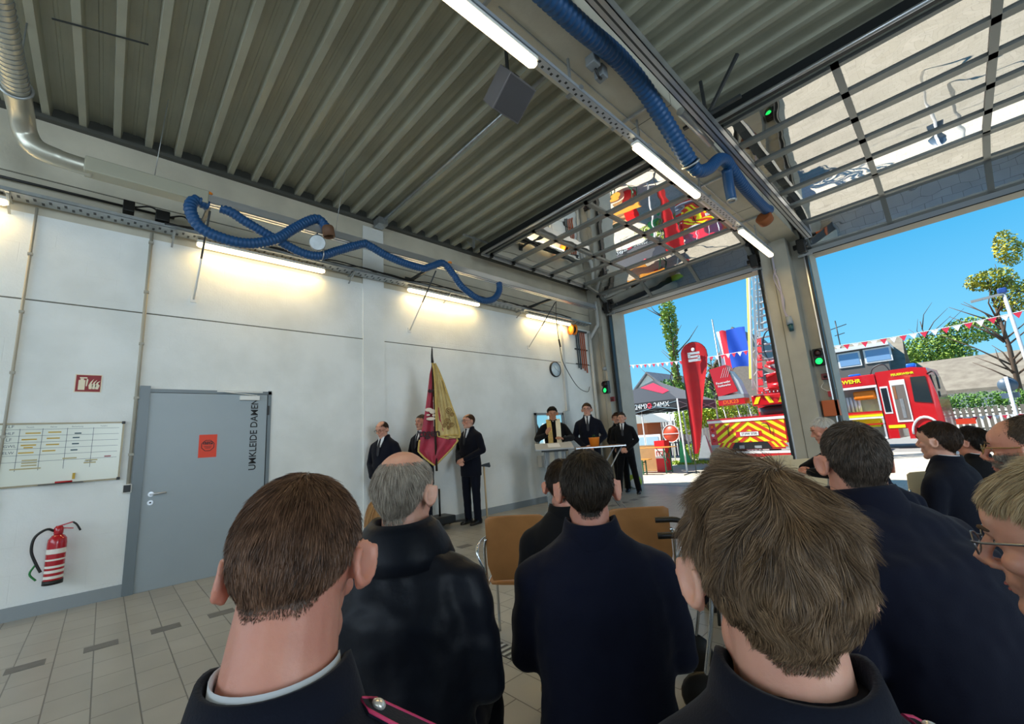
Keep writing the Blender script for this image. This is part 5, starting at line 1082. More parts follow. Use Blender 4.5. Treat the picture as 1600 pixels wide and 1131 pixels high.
# ---- the old banner
fw = 6.20; fo = Vector((-5.4199, 3.5360, 1.0403)); fd = Vector((fo.x, fo.y, 0)).normalized(); ex = Vector((-fd.y, fd.x, 0)) * -1
if ex.dot(R_) < 0: ex = -ex
bn = thing('banner', (fo.x, fo.y, 0), 'draped red banner with gold fringe and cream reverse side on a pole', 'flag')
k_ = 6.20 / 660.58 * 1.02
def fp(px, py, dep=0.0): return Vector((fo.x, fo.y, fo.z)) + ex * ((px - 681) * k_) + Vector((0, 0, 1)) * ((726 - py) * k_) - fd * dep
M_bred = mat('banner_red', 'b3233f', 0.55, c2='8f1a34', nscale=6, sheen=.3); M_gold = mat('gold_fringe', 'bfa258', 0.6, noise_amt=.2, nscale=60); M_cream = mat('banner_cream', 'c9b375', 0.55, c2='b39a5c', nscale=12, sheen=.2)
red = [(569, 680, 682), (585, 676, 683), (605, 673, 685), (625, 670, 688), (645, 667, 692), (665, 663, 700), (682, 659, 712), (692, 657, 716), (704, 655.5, 706), (714, 664, 695), (722, 673, 686), (727, 679, 681)]
crm = [(569, 681, 685), (580, 683, 690), (600, 684, 697), (620, 684, 703), (640, 684, 709), (655, 684, 714), (668, 684, 717), (678, 684, 719), (683, 686, 719.5), (688, 702, 717.5)]
def sheet(rows, dep, amp, ph, m, name, nu=14, sub=4):
    ys = []; R2 = []
    for (y0_, a0, b0), (y1_, a1, b1) in zip(rows, rows[1:]):
        for i in range(sub): f = i / sub; R2.append((y0_ + (y1_ - y0_) * f, a0 + (a1 - a0) * f, b0 + (b1 - b0) * f))
    R2.append(rows[-1]); n_ = len(R2)
    mb = MB().m(m)
    def q(i, j, back=0.0):
        y, a, b = R2[i]; u = j / nu; w = (b - a) * k_
        d = dep + amp * math.sin(u * 9 + ph + y * .03) * min(1, w / .25) + .012 * math.sin(u * 22 + y * .09)
        return fp(a + (b - a) * u, y, d - back)
    for back in (0.0, 0.006):
        vs = [[mb.v(q(i, j, back)) for j in range(nu + 1)] for i in range(n_)]
        mb._f([mb.bm.faces.new((vs[i][j], vs[i + 1][j], vs[i + 1][j + 1], vs[i][j + 1])) for i in range(n_ - 1) for j in range(nu)], True)
    return obj(name, mb, parent=bn), q, R2
def edge_strip(path, m, name, width=.05, n_fr=0):
    mb = MB().m(m); mb.tube(path, .016, 8, squash=.6); return obj(name, mb, parent=bn)
cl, q, R2 = sheet(red, 0.0, .035, 0, M_bred, 'red_cloth'); n_ = len(R2)
edge_strip([q(i, 0, -.004) for i in range(26, n_)] , M_gold, 'fringe'); edge_strip([q(i, 14, -.004) for i in range(26, n_)], M_gold, 'fringe')
cr_, q2, R3 = sheet(crm, .06, .03, 2, M_cream, 'cream_cloth'); n3 = len(R3)
edge_strip([q2(i, 0, -.004) for i in range(n3)], M_gold, 'fringe'); edge_strip([q2(i, 14, -.004) for i in range(n3)], M_gold, 'fringe'); edge_strip([q2(n3 - 5, j, -.004) for j in range(15)], M_gold, 'fringe')
mb = MB().m(mat('banner_ink', '2a0d14', 0.7)); add_text(mb, 'ttgen', .15, fp(673, 678, .055), ex, (0, 0, 1), .003, bold=.004); add_text(mb, 'er', .10, fp(677, 612, .05), ex, (0, 0, 1), .003, bold=.003); obj('lettering', mb, parent=cl)
mb = MB().m(mat('banner_silver', 'd7c9b8', 0.6))
for c_, r_ in (((673, 642), (.055, .03)), ((679, 645), (.05, .035)), ((676, 656), (.07, .025)), ((681, 651), (.03, .02)), ((672, 650), (.03, .012))):
    p = fp(*c_, .055); Rm = Matrix((ex, fd, Vector((0, 0, 1)))).transposed(); mb.ell(p, (r_[0], .006, r_[1]), Rm, 14, 8)
mb.tube([fp(680, 630, .055), fp(681, 622, .055), fp(680, 668, .055)], .004, 5); obj('emblem', mb, parent=cl)
mb = MB().m(mat('embroidery', '7c5a2c', 0.7))
for cx_, cy_, r_ in ((703, 646, .05), (708, 652, .035), (700, 662, .05), (707, 668, .04), (696, 668, .035), (702, 672, .03)):
    mb.tube([fp(cx_, cy_, .125) + ex * (r_ * (1 - k / 26) * math.cos(k * .55)) + Vector((0, 0, 1)) * (r_ * (1 - k / 26) * math.sin(k * .55)) for k in range(24)], .005, 5)
for px in (689, 694, 699): mb.tube([fp(px - 3 + .14 * (y - 600), y, .115) for y in range(598, 676, 6)], .003, 5)
obj('embroidery', mb, parent=cr_)
mb = MB().m(mat('dark_wood', '241a14', 0.5)); mb.cyl(fp(681, 566, .02), Vector((*fp(682, 566, .02).xy, .95)), .016, n=10); mb.m(M_black).tube([fp(681, 567, .02), fp(680.5, 556, .02), fp(681, 545, .02), fp(681, 541, .02)], [.022, .016, .010, .003], 10)
obj('pole', mb, parent=bn)
# axe with a pale wooden handle held by the man right of the banner
p0 = Vector((-5.8586, 4.8001, 0.9111)); p1 = Vector((p0.x + .02, p0.y, .02)); t = thing('ceremonial_axe', (p1.x, p1.y, 0), 'axe with pale wooden handle standing on the floor under two hands', 'axe')
obj('handle', MB().m(mat('ash_wood', 'c9b08a', 0.5)).tube([p1, p1.lerp(p0, .5), p0], [.017, .015, .016], 10), parent=t)
mb = MB().m(mat('axe_head', '2a2c2e', 0.35, .7)).prism([(-.06, 0), (.02, .02), (.10, .035), (.115, -.03), (.10, -.05), (.02, -.03), (-.08, -.02)], .02, p0 + Vector((0, 0, .02)), ex, (0, 0, 1)); obj('axe_head', mb, parent=t)
# wheeled black base behind him
p = Vector((-6.06, 4.02, 0)); t = thing('wheeled_base', p, 'black base on castors with an upright tube, against the wall behind the axe man', 'trolley')
obj('base_frame', MB().m(M_black).bb((p.x - .16, p.y - .18, .08), (p.x + .16, p.y + .18, .20), bev=.02).beam((p.x - .1, p.y - .3, .075), (p.x + .1, p.y + .40, .075), .04, .03).beam((p.x + .25, p.y - .2, .075), (p.x - .2, p.y + .3, .075), .04, .03), parent=t)
obj('upright', MB().m(M_black).cyl((p.x, p.y - .02, .2), (p.x, p.y - .02, .62), .016, n=10), parent=t)
for a, b in ((-.1, -.3), (.1, .40), (.25, -.2), (-.2, .3)): obj('castor', MB().m(M_black).lathe([(0, -.012), (.035, -.012), (.035, .012), (0, .012)], (p.x + a, p.y + b, .035), 14, axis=(1, 0, 0)), parent=t)
# walking frame handles beside the chair on the right
rp_ = Vector((-.98, 2.38, 0)); t = thing('walking_frame', rp_, 'wheeled walking frame with two black handles beside the grey-brown head', 'walker', None, D(-60))
for s_ in (-1, 1):
    obj('frame_tube', MB().m(M_chrome).tube(spline([(s_ * .20, -.20, .10), (s_ * .20, -.12, .45), (s_ * .20, -.10, .68), (s_ * .20, -.16, .78)], 5), .011, 8), parent=t, world=False)
    obj('frame_tube', MB().m(M_chrome).tube([(s_ * .20, .25, .10), (s_ * .20, .0, .48)], .011, 8), parent=t, world=False)
    obj('handle', MB().m(M_black).tube(spline([(s_ * .20, -.15, .765), (s_ * .20, -.20, .80), (s_ * .20, -.32, .80)], 4), .016, 10), parent=t, world=False)
    for y in (-.20, .25): obj('wheel', MB().m(M_black).lathe([(0, -.015), (.09, -.015), (.10, 0), (.09, .015), (0, .015)], (s_ * .20, y, .10), 18, axis=(1, 0, 0)), parent=t, world=False)
obj('seat', MB().m(M_black).box((0, 0, .50), (.40, .18, .03), bev=.01), parent=t, world=False)
# green and white ball-like bag behind the man at the rail, drain grate
t = thing('sports_bag', (-5.70, 9.22, 0), 'rounded yellow-green and white bag on the floor behind the man at the gate rail', 'bag')
obj('bag_body', MB().m(mat('lime', '9ab83a', 0.5)).ell((-5.66, 9.24, .16), (.20, .10, .16)), parent=t); obj('bag_front', MB().m(SHIRT).ell((-5.62, 9.17, .12), (.11, .07, .11)), parent=t)
mb = MB().m(M_dgrey).bb((-3.6, 1.9, .0), (-1.0, 2.02, .003)); mb.m(M_steel)
for k in range(52): mb.bb((-3.6 + k * .05, 1.905, .003), (-3.575 + k * .05, 2.015, .005))
obj('drain_grate', mb, label='steel drain grate let into the paved floor beneath the empty chair', cat='drain')
for i, F in enumerate((P1, P2, P3, P4, P5, P6, P7, P8, P9, P10, P11, P12, P13, P14)): stool(F, i)

# ================================================================ the forecourt
M_out = paver_mat('forecourt_pavers', 'cfc5b0', 'c4baa4', 'a89f8c', .20, .10, .75, .25)
mb = MB().m(M_out); mb.bb((-60, 9.9, -.14), (60, 20.5, -.012)); obj('floor_outside', mb, kind='structure')
mb = MB().m(mat('asphalt', '8f8e8a', .85, noise_amt=.1, nscale=30)); mb.bb((-80, 20.5, -.16), (80, 120, -.03)); obj('road', mb, kind='structure')
mb = MB().m(mat('threshold_steel', '8a8d92', .4, .5)).bb((G1[0], 9.86, -.02), (G1[1], 9.98, .003)).bb((G2[0], 9.86, -.02), (G2[1], 9.98, .003)); obj('trim_4', mb, kind='structure')
M_trred = mat('engine_red', 'c0121c', .3, coat=.5); M_trwhite = mat('engine_white', 'e4e4e4', .35); M_yel = mat('signal_yellow', 'e3e414', .45); M_chev = mat('chevron_red', 'c23312', .45); M_tyre = mat('tyre', '15151a', .8); M_orr = mat('orange_red', 'e8661a', .4)
M_redl = mat('lamp_red', 'b01616', .3); M_win = mat('dark_window', '27333a', .08, .3)

def chevrons(mb, x0, x1, z0, z1, y, cx, w=.13, slope=.72, clip=None):
    "yellow and red stripes falling away from the middle line"
    for side in (-1, 1):
        k = -12
        while k < 22:
            # stripe band in u = (z + |x-cx| * slope)
            ua, ub = k * w * 2, k * w * 2 + w
            xa, xb = (cx, x1) if side > 0 else (x0, cx)
            poly = [(xa, z0), (xb, z0), (xb, z1), (xa, z1)]
            def cut(poly, f):
                out = []
                for i in range(len(poly)):
                    p, q = poly[i], poly[(i + 1) % len(poly)]; fp_, fq = f(p), f(q)
                    if fp_ >= 0: out.append(p)
                    if (fp_ >= 0) != (fq >= 0): t_ = fp_ / (fp_ - fq); out.append((p[0] + (q[0] - p[0]) * t_, p[1] + (q[1] - p[1]) * t_))
                return out
            U = lambda p: p[1] + abs(p[0] - cx) * slope - z0 + .07
            poly = cut(poly, lambda p: U(p) - ua)
            if poly: poly = cut(poly, lambda p: ub - U(p))
            if poly and clip: poly = clip(poly, cut)
            if poly and len(poly) > 2: mb.prism(poly, .004, (0, y, 0), (1, 0, 0), (0, 0, 1))
            k += 1
# ---- ladder truck seen from the rear
TX = -4.78; TY = 14.9
t = thing('ladder_truck', (TX, TY + 4, 0), 'fire service ladder truck with striped rear and raised ladder, left gate', 'fire truck')
mb = MB().m(M_trred); mb.bb((TX - 1.25, TY, .52), (TX + 1.25, TY + 5.2, 1.50), bev=.03).bb((TX - 1.27, TY - .02, 1.50), (TX + 1.27, TY + 5.2, 1.56)).m(M_trwhite).bb((TX - 1.26, TY - .025, 1.42), (TX + 1.26, TY - .0, 1.50)).m(M_grey).bb((TX - 1.24, TY - .01, .52), (TX - .95, TY, .70)).bb((TX + .95, TY - .01, .52), (TX + 1.24, TY, .70)).m(M_trwhite).bb((TX - 1.2, TY - .06, .40), (TX + 1.2, TY + .3, .47)).m(M_trred).bb((TX - 1.2, TY - .05, .28), (TX + 1.2, TY + .3, .40))
obj('body', mb, parent=t)
mb = MB().m(M_trred).bb((TX - 1.25, TY + 5.4, .7), (TX + 1.25, TY + 7.2, 2.1), bev=.06).m(M_win).bb((TX - 1.0, TY + 5.38, 1.5), (TX + 1.0, TY + 5.4, 2.0)); obj('cab', mb, parent=t)
clipf = lambda poly, cut: cut(cut(poly, lambda p: (p[1] - .62) + max(0, 0) + (.0 if abs(p[0] - TX) > .72 else -.16) + 1e-6 if False else p[1] - .6), lambda p: 1)
mb = MB().m(M_yel)
mb.prism([(TX - 1.0, .58), (TX - .62, .58), (TX - .48, .76), (TX + .48, .76), (TX + .62, .58), (TX + 1.0, .58), (TX + 1.02, 1.40), (TX - 1.02, 1.40)], .008, (0, TY, 0), (1, 0, 0), (0, 0, 1))
pan = obj('rear_panel', mb, parent=t)
mb = MB().m(M_chev)
def clip2(poly, cut): return poly
chevrons(mb, TX - 1.02, TX + 1.02, .76, 1.40, TY - .012, TX, .12, .72)
for sg in (-1, 1):
    for k in range(3):
        x = TX + sg * (.60 + .17 * k); mb.prism([(x, .59), (x + sg * .09, .59), (x - sg * .04, .76), (x - sg * .13, .76)][::sg], .004, (0, TY - .013, 0), (1, 0, 0), (0, 0, 1))
obj('chevron_stripes', mb, parent=pan)
obj('open_compartment', MB().m(M_black).prism([(TX - .60, .53), (TX + .60, .53), (TX + .47, .75), (TX - .47, .75)], .01, (0, TY - .006, 0), (1, 0, 0), (0, 0, 1)).m(M_grey).bb((TX - .35, TY - .03, .56), (TX - .2, TY - .01, .66)).bb((TX + .1, TY - .03, .56), (TX + .3, TY - .01, .64)), parent=t)
mb = MB().m(M_trred).bb((TX - .40, TY - .02, .93), (TX + .36, TY - .012, 1.10)); pl = obj('plate_panel', mb, parent=t)
mb = MB().m(M_trwhite).bb((TX - .27, TY - .03, .955), (TX + .27, TY - .018, 1.075)).m(M_ink).bb((TX - .28, TY - .024, .95), (TX + .28, TY - .017, 1.08)); add_text(mb, 'ST:FW 3730', .10, (TX, TY - .032, 1.015), (1, 0, 0), (0, 0, 1), .001, bold=.001, sx_=.9); obj('number_plate', mb, parent=pl)
for sg in (-1, 1):
    for z, m_, r in ((1.32, M_orr, .05), (1.18, M_redl, .05), (1.02, M_trwhite, .05), (.85, M_redl, .05)):
        obj('rear_lamp', MB().m(m_).lathe([(0, 0), (r, 0), (r, .02), (0, .03)], (TX + sg * 1.13, TY - .01, z), 14, axis=(0, -1, 0)), parent=t)
    obj('grab_handle', MB().m(M_black).tube(spline([(TX + sg * .55 - .16, TY - .03, 1.30), (TX + sg * .55, TY - .06, 1.31), (TX + sg * .6, TY - .06, 1.22), (TX + sg * .62, TY - .04, .98)], 5), .012, 6), parent=t)
    obj('wheel', MB().m(M_tyre).lathe([(0, -.14), (.48, -.14), (.50, -.1), (.50, .1), (.48, .14), (0, .14)], (TX + sg * 1.08, TY + 1.9, .50), 28, axis=(1, 0, 0)), parent=t)
    obj('wheel', MB().m(M_tyre).lathe([(0, -.14), (.48, -.14), (.50, -.1), (.50, .1), (.48, .14), (0, .14)], (TX + sg * 1.08, TY + 6.3, .50), 28, axis=(1, 0, 0)), parent=t)
# turret and ladder
LX = TX + .42
mb = MB().m(M_dgrey).lathe([(.55, 0), (.62, .05), (.62, .28), (.45, .34)], (LX, TY + 2.2, 1.56), 24).m(M_steel).bb((LX - .6, TY + 1.9, 1.72), (LX + .5, TY + 2.2, 1.86)); obj('turntable', mb, parent=t)
mb = MB().m(M_trred).bb((LX - .62, TY + 1.4, 1.92), (LX + .95, TY + 2.4, 2.28), bev=.03); ped = obj('ladder_pedestal', mb, parent=t)
mb = MB().m(M_yel); 
for k in range(4): x = LX - .58 + k * .38; mb.prism([(x, 1.98), (x + .14, 1.98), (x + .26, 2.22), (x + .12, 2.22)] if k % 2 == 0 else [(x + .12, 1.98), (x + .26, 1.98), (x + .14, 2.22), (x, 2.22)], .006, (0, TY + 1.395, 0), (1, 0, 0), (0, 0, 1))
obj('pedestal_stripes', mb, parent=ped)
base = Vector((LX + .0, TY + 1.7, 2.35)); ldir = Vector((.02, .34, 1)).normalized(); nrm_ = ldir.cross(Vector((1, 0, 0))).normalized()
def ladder_section(hw, depth, s0, s1, off, name, m, rung_m, tr_=.042, gap=.30):
    mb = MB().m(m)
    for sg in (-1, 1):
        a = base + Vector((sg * hw, 0, 0)) + nrm_ * off; mb.tube([a + ldir * s0, a + ldir * s1], tr_, 8)
        b = base + Vector((sg * (hw + .02), 0, 0)) + nrm_ * (off - depth); mb.tube([b + ldir * s0, b + ldir * s1], tr_ * .9, 8)
        s_ = s0; k = 0
        while s_ + .45 < s1: mb.tube([a + ldir * s_, b + ldir * (s_ + .45)] if k % 2 == 0 else [b + ldir * s_, a + ldir * (s_ + .45)], .011, 6); s_ += .45; k += 1
    mb.m(rung_m); s_ = s0 + .1
    while s_ < s1: mb.tube([base + Vector((-hw, 0, 0)) + nrm_ * off + ldir * s_, base + Vector((hw, 0, 0)) + nrm_ * off + ldir * s_], .022, 6); s_ += gap
    return obj(name, mb, parent=t)
M_lgrey = mat('ladder_grey', 'b4babf', .4, .1)
ladder_section(.46, .45, 0, 10.5, 0, 'ladder_section', M_trwhite, M_lgrey); ladder_section(.36, .36, 1.2, 12.5, .05, 'ladder_section', M_trwhite, M_lgrey); ladder_section(.27, .28, 2.5, 14.5, .10, 'ladder_section', M_lgrey, M_lgrey)
obj('yellow_beam', MB().m(mat('pale_yellow', 'dcc81e', .5)).beam(base + Vector((-.66, 0, 0)) + ldir * .6, base + Vector((-.66, 0, 0)) + ldir * 13, .13, .10), parent=t)
mb = MB().m(M_trred)
for k in range(7): s_ = .1 + k * .32; mb.box(base + Vector((-.36, -.03, 0)) + ldir * s_, (.16, .05, .24), Matrix.Rotation(-.33, 3, 'X'))
mb.tube([base + Vector((-.1, 0, .2)), base + Vector((.5, 0, .2))], .12, 10).tube([base + Vector((-.1, 0, .55)), base + Vector((.5, 0, .75))], .05, 8).tube([base + Vector((.5, 0, .55)), base + Vector((-.1, 0, .95))], .05, 8)
mb.bb((LX - .15, TY + 1.75, 2.3), (LX + .55, TY + 2.1, 3.0)).tube([base + Vector((.0, -.1, 1.0)), base + Vector((.5, -.1, 1.05))], .07, 8)
obj('red_brackets', mb, parent=t)
obj('safety_hoop', MB().m(M_dgrey).tube([base + ldir * 1.75 + Vector((.08, -.05, 0)) + Vector((.30 * math.cos(q), -.0, .62 * math.sin(q))) for q in [2 * pi * j / 20 for j in range(20)]], .025, 8, closed=True), parent=t)
mb = MB().m(M_steel)
for k in range(14): mb.ell(base + Vector((-.3 + (k % 7) * .12, -.12, -.1 + .1 * (k // 7))), (.03, .03, .035), None, 8, 6)
obj('hydraulic_fittings', mb, parent=t)
# rescue cage with red cover hanging to the left
cx = TX - .58; cy = TY - .05
mb = MB().m(M_trred).prism([(cx - .18, 2.28), (cx + .46, 2.40), (cx + .20, 3.32), (cx - .34, 3.24)], -.5, (0, cy, 0), (1, 0, 0), (0, 0, 1)).m(M_trred).bb((cx - .20, cy, 1.98), (cx + .62, cy + .5, 2.17)).m(M_grey).bb((cx - .18, cy - .01, 2.17), (cx + .62, cy + .5, 2.30)).m(M_lgrey).prism([(cx + .30, 2.36), (cx + .62, 2.28), (cx + .50, 2.75), (cx + .30, 3.10)], -.4, (0, cy + .05, 0), (1, 0, 0), (0, 0, 1))
cage = obj('rescue_cage', mb, parent=t)
mb = MB().m(M_trwhite); up_ = Vector((-.13, 0, 1)); add_text(mb, 'Feuerwehr', .105, (cx + .05, cy - .006, 2.74), (1, 0, .06), up_, .002, bold=.0015); add_text(mb, 'Stadtwerke', .09, (cx + .07, cy - .006, 2.64), (1, 0, .06), up_, .002, bold=.0015); 
for k in range(4): mb.beam((cx + .0 + k * .07, cy - .006, 2.90), (cx + .14 + k * .07, cy - .006, 3.22), .008, .004, up=(0, 1, 0))
obj('cover_print', mb, parent=cage)
mb = MB().m(M_orr); add_text(mb, 'DLK23', .17, (cx + .20, cy - .006, 2.075), (1, 0, .02), (0, 0, 1), .002, bold=.004); obj('call_sign', mb, parent=cage)
mb = MB().m(M_trwhite)
for x in (cx - .12, cx + .32, cx + .66): mb.cyl((x, cy + .1, 1.98), (x + .10, cy + .1, 1.2), .016, n=8)
obj('support_leg', mb, parent=cage)

# ---- fire engine seen from its side behind the right gate
FE = Vector((-2.22, 22.7, 0)); fa = D(-6); t = thing('fire_engine', FE, 'red fire engine with open locker and crew door, seen through the right gate', 'fire truck', None, fa)
L = dict(parent=t, world=False)
M_light = mat('locker_grey', 'b9bdc2', .5)
mb = MB().m(M_trred).bb((-4.3, 0, .95), (-.0, 2.4, 1.0)).bb((-4.3, 0, 2.55), (.0, 2.4, 3.0), bev=.03).bb((-4.3, .7, .9), (0, 2.4, 2.6)).m(M_trwhite).bb((-4.3, -.01, 2.46), (0, .05, 2.55)).m(M_yel).bb((-4.3, -.015, 1.28), (0, .04, 1.38)).m(M_trred).bb((-4.3, -.015, 1.38), (0, .04, 1.50)).m(M_orr).bb((-4.3, -.02, 1.38), (0, -.012, 1.42)).m(M_light).bb((-4.3, .66, 1.5), (0, .7, 2.5)).bb((-4.3, .66, .35), (0, .7, 1.28))
mb.m(M_light).bb((-.06, 0, .35), (0, .7, 2.5)).bb((-1.35, 0, .35), (-1.29, .7, 2.5)).bb((-2.7, 0, .35), (-2.64, .7, 2.5)).m(M_trwhite).bb((-4.3, -.02, .38), (0, .05, .45)).bb((-4.3, -.01, 1.20), (0, .02, 1.28))
obj('pump_body', mb, **L)
obj('hose_bag', MB().m(mat('hose_orange', 'e07a10', .5)).box((-.50, .35, 2.18), (.75, .45, .36), bev=.08), **L)
for k in range(4): obj('gas_bottle', MB().m(M_trwhite).cyl((-1.15 + k * .13, .35, 1.52), (-1.15 + k * .13, .35, 2.15), .055, n=12), **L)
obj('lime_case', MB().m(M_yel).box((-.62, .35, 1.05), (.95, .5, .38), bev=.04), **L)
def CB():
    m_ = MB(); m_.X = Matrix.Diagonal((.66, 1, 1, 1)); return m_
mb = CB().m(M_trred); mb.loft([[Vector(p) for p in ((x, y0_, 0.75), (x, y1_, 0.75), (x, y1_, z1_), (x, y0_, z1_))] for x, y0_, y1_, z1_ in ((.05, 0, 2.4, 3.05), (1.75, 0, 2.4, 3.08), (2.35, 0, 2.4, 3.0), (2.55, .02, 2.38, 2.0), (2.62, .04, 2.36, 1.1))], smooth=False)
mb.m(M_trred).bb((.05, 0, .38), (.55, 2.4, .75)).bb((1.0, 0, .35), (1.35, 2.4, .75)); cab_ = obj('crew_cab', mb, **L)
C2 = dict(parent=cab_, world=False)
obj('rear_side_window', CB().m(M_trwhite).bb((.12, -.012, 1.35), (.50, 0, 2.45), bev=.005).m(M_win).bb((.16, -.02, 1.42), (.44, -.012, 2.38)), **C2)
obj('open_crew_door', CB().m(M_trwhite).bb((.62, -.02, 1.0), (1.32, 0, 2.65)).m(mat('cab_inside', '6a625c', .7)).bb((.70, -.028, 1.08), (1.25, -.018, 2.45)).m(M_steel).bb((.92, -.035, 1.15), (1.08, -.028, 1.9)).m(mat('seat_brown', '8a5a3a', .7)).bb((.72, -.035, 1.9), (.85, -.028, 2.4)), **C2)
obj('driver_window', CB().m(M_win).prism([(1.55, 1.75), (2.30, 1.65), (2.25, 2.68), (1.60, 2.70)], .01, (0, -.012, 0), (1, 0, 0), (0, 0, 1)), **C2)
obj('windscreen', CB().m(M_win).box((2.50, 1.2, 2.25), (.04, 2.0, .95), Matrix.Rotation(-.12, 3, 'Y')), **C2)
obj('blue_beacon', CB().m(mat('beacon_blue', '1f5fd6', .25, emit=.3)).box((1.7, .3, 3.16), (.42, .3, .16), bev=.05), **L)
obj('blue_beacon', CB().m(MATS['beacon_blue']).box((-1.0, .1, 3.05), (.6, .15, .07), bev=.02), **L)
obj('roof_rail', CB().m(M_dgrey).tube(spline([(-.2, .1, 3.0), (.0, .1, 3.25), (.5, .1, 3.35), (.75, .1, 3.05)], 5), .03, 8), **L)
mb = CB().m(M_black).tube(spline([(2.35, -.02, 2.75), (2.65, -.25, 2.8), (2.78, -.35, 2.6), (2.75, -.3, 2.3)], 5), .03, 8).box((2.78, -.33, 2.35), (.08, .16, .45), bev=.03).box((2.72, -.33, 1.95), (.08, .16, .22), bev=.03); obj('wing_mirror', mb, **L)
obj('wheel', CB().m(M_tyre).lathe([(0, -.14), (.5, -.14), (.52, 0), (.5, .14), (0, .14)], (1.80, .22, .52), 28, axis=(0, 1, 0)).m(M_trwhite).lathe([(0, -.16), (.24, -.16), (.24, -.15), (0, -.15)], (1.80, .22, .52), 20, axis=(0, 1, 0)), **L)
obj('wheel', CB().m(M_tyre).lathe([(0, -.14), (.5, -.14), (.52, 0), (.5, .14), (0, .14)], (-3.6, .22, .52), 28, axis=(0, 1, 0)), **L)
obj('wheel_arch', CB().m(M_trwhite).tube([(1.80 + .62 * math.cos(q), -.01, .52 + .62 * math.sin(q)) for q in [pi * j / 12 for j in range(13)]], .05, 8), **L)
mb = MB().m(M_yel); add_text(mb, 'FEUERWEHR', .22, (-1.1, -.012, 2.78), (1, 0, 0), (0, 0, 1), .004, bold=.006); add_text(mb, 'FEUERWEHR', .12, (.85, -.012, 2.86), (1, 0, 0), (0, 0, 1), .004, bold=.004); obj('lettering', mb, **L)
obj('cab_stripe', MB().m(M_yel).bb((.1, -.015, .78), (.6, -.005, .9)).m(M_chev).bb((2.0, -.02, .8), (2.5, -.008, 1.0)), **L)

# ---- beach flag with the savings bank S
B0 = Vector((-5.68, 12.7, 0)); t = thing('beach_flag', B0, 'tall red teardrop flag with a white dotted S emblem', 'flag'); M_fred = mat('flag_red', 'd8161c', .5, c2='c41220', nscale=3)
out = [(.0, .55), (.03, 3.2)] + [(.40 + .37 * math.cos(a), 3.50 + .40 * math.sin(a)) for a in [pi - pi * j / 12 for j in range(1, 12)]] + [(.77, 3.40), (.72, 3.10), (.58, 2.60), (.44, 2.0), (.32, 1.3), (.20, .75), (.12, .55)]
zs = sorted({z for _, z in out})
def span(z):
    xs = []
    for i in range(len(out)):
        (xa, za), (xb, zb) = out[i], out[(i + 1) % len(out)]
        if (za - z) * (zb - z) <= 0 and za != zb: xs.append(xa + (xb - xa) * (z - za) / (zb - za))
    return (min(xs), max(xs)) if xs else (.4, .4)
fx = Vector((.96, .28, 0)).normalized(); fy = Vector((-.28, .96, 0)).normalized()
def bp(u, z, e=0.0): a, b = span(z); return B0 + fx * (a + (b - a) * u) + Vector((0, 0, z)) + fy * (.03 * math.sin(u * 7 + z * 1.2) * min(1, (b - a) * 2) + e)
mb = MB().m(M_fred)
for e in (0, .004):
    vs = [[mb.v(bp(j / 10, .56 + (3.895 - .56) * i / 60, e)) for j in range(11)] for i in range(61)]; mb._f([mb.bm.faces.new((vs[i][j], vs[i + 1][j], vs[i + 1][j + 1], vs[i][j + 1])) for i in range(60) for j in range(10)], True)
cl2 = obj('flag_cloth', mb, parent=t)
mb = MB().m(M_dgrey).tube([B0 + Vector((0, 0, 0))] + [B0 + fx * x + Vector((0, 0, z)) for x, z in out[:14]], [.016] * 2 + [.012] * 13, 8); obj('flag_pole', mb, parent=t)
mb = MB().m(M_trwhite); ec = B0 + fx * .40 - fy * .05
def el(u, z): return ec + fx * u + Vector((0, 0, z))
mb.ell(el(0, 3.66), (.055, .012, .055)); Rf = Matrix((fx, fy, Vector((0, 0, 1)))).transposed()
for u, z, w_, h_ in ((0, 3.545, .34, .07), (-.135, 3.49, .07, .16), (0, 3.44, .30, .07), (.135, 3.39, .07, .14), (0, 3.33, .34, .08)): mb.box(el(u, z), (w_, .012, h_), Rf)
obj('savings_bank_emblem', mb, parent=cl2)
mb = MB().m(M_dgrey)
for a in (.4, 2.5, 4.4): mb.tube([B0 + Vector((0, 0, .05)), B0 + Vector((.5 * math.cos(a), .5 * math.sin(a), .0))], .014, 6)
obj('cross_base', mb, parent=t)

# ---- folding tent with printed valance
T0 = Vector((-9.12, 13.05, 0)); TW = 3.0; zv0, zv1, za = 2.0, 2.27, 3.15
t = thing('folding_tent', (T0.x + 1.5, T0.y + 1.5, 0), 'black folding tent with a white printed valance behind the left gate', 'tent')
c = [(T0.x, T0.y), (T0.x + TW, T0.y), (T0.x + TW, T0.y + TW), (T0.x, T0.y + TW)]; ap = (T0.x + 1.5, T0.y + 1.5, za)
M_tent = mat('tent_black', '1d1e24', .6, sheen=.2); M_tred = mat('tent_red', 'd6203f', .5)
mb = MB().m(M_tent)
for k in range(4):
    a, b = c[k], c[(k + 1) % 4]; mb.face([(a[0], a[1], zv1), (b[0], b[1], zv1), ap]); mb.face([(a[0], a[1], zv0), (b[0], b[1], zv0), (b[0], b[1], zv1), (a[0], a[1], zv1)]); 
roof = obj('canopy', mb, parent=t)
mb = MB().m(M_tred); mb.face([(T0.x + 1.2, T0.y + 1.02, 2.885), (T0.x + 1.6, T0.y + 1.25, 3.02), (T0.x + 2.5, T0.y + .55, 2.61), (T0.x + 2.35, T0.y + .40, 2.52)]); 
for k in range(3): pass
obj('red_print', mb, parent=roof)
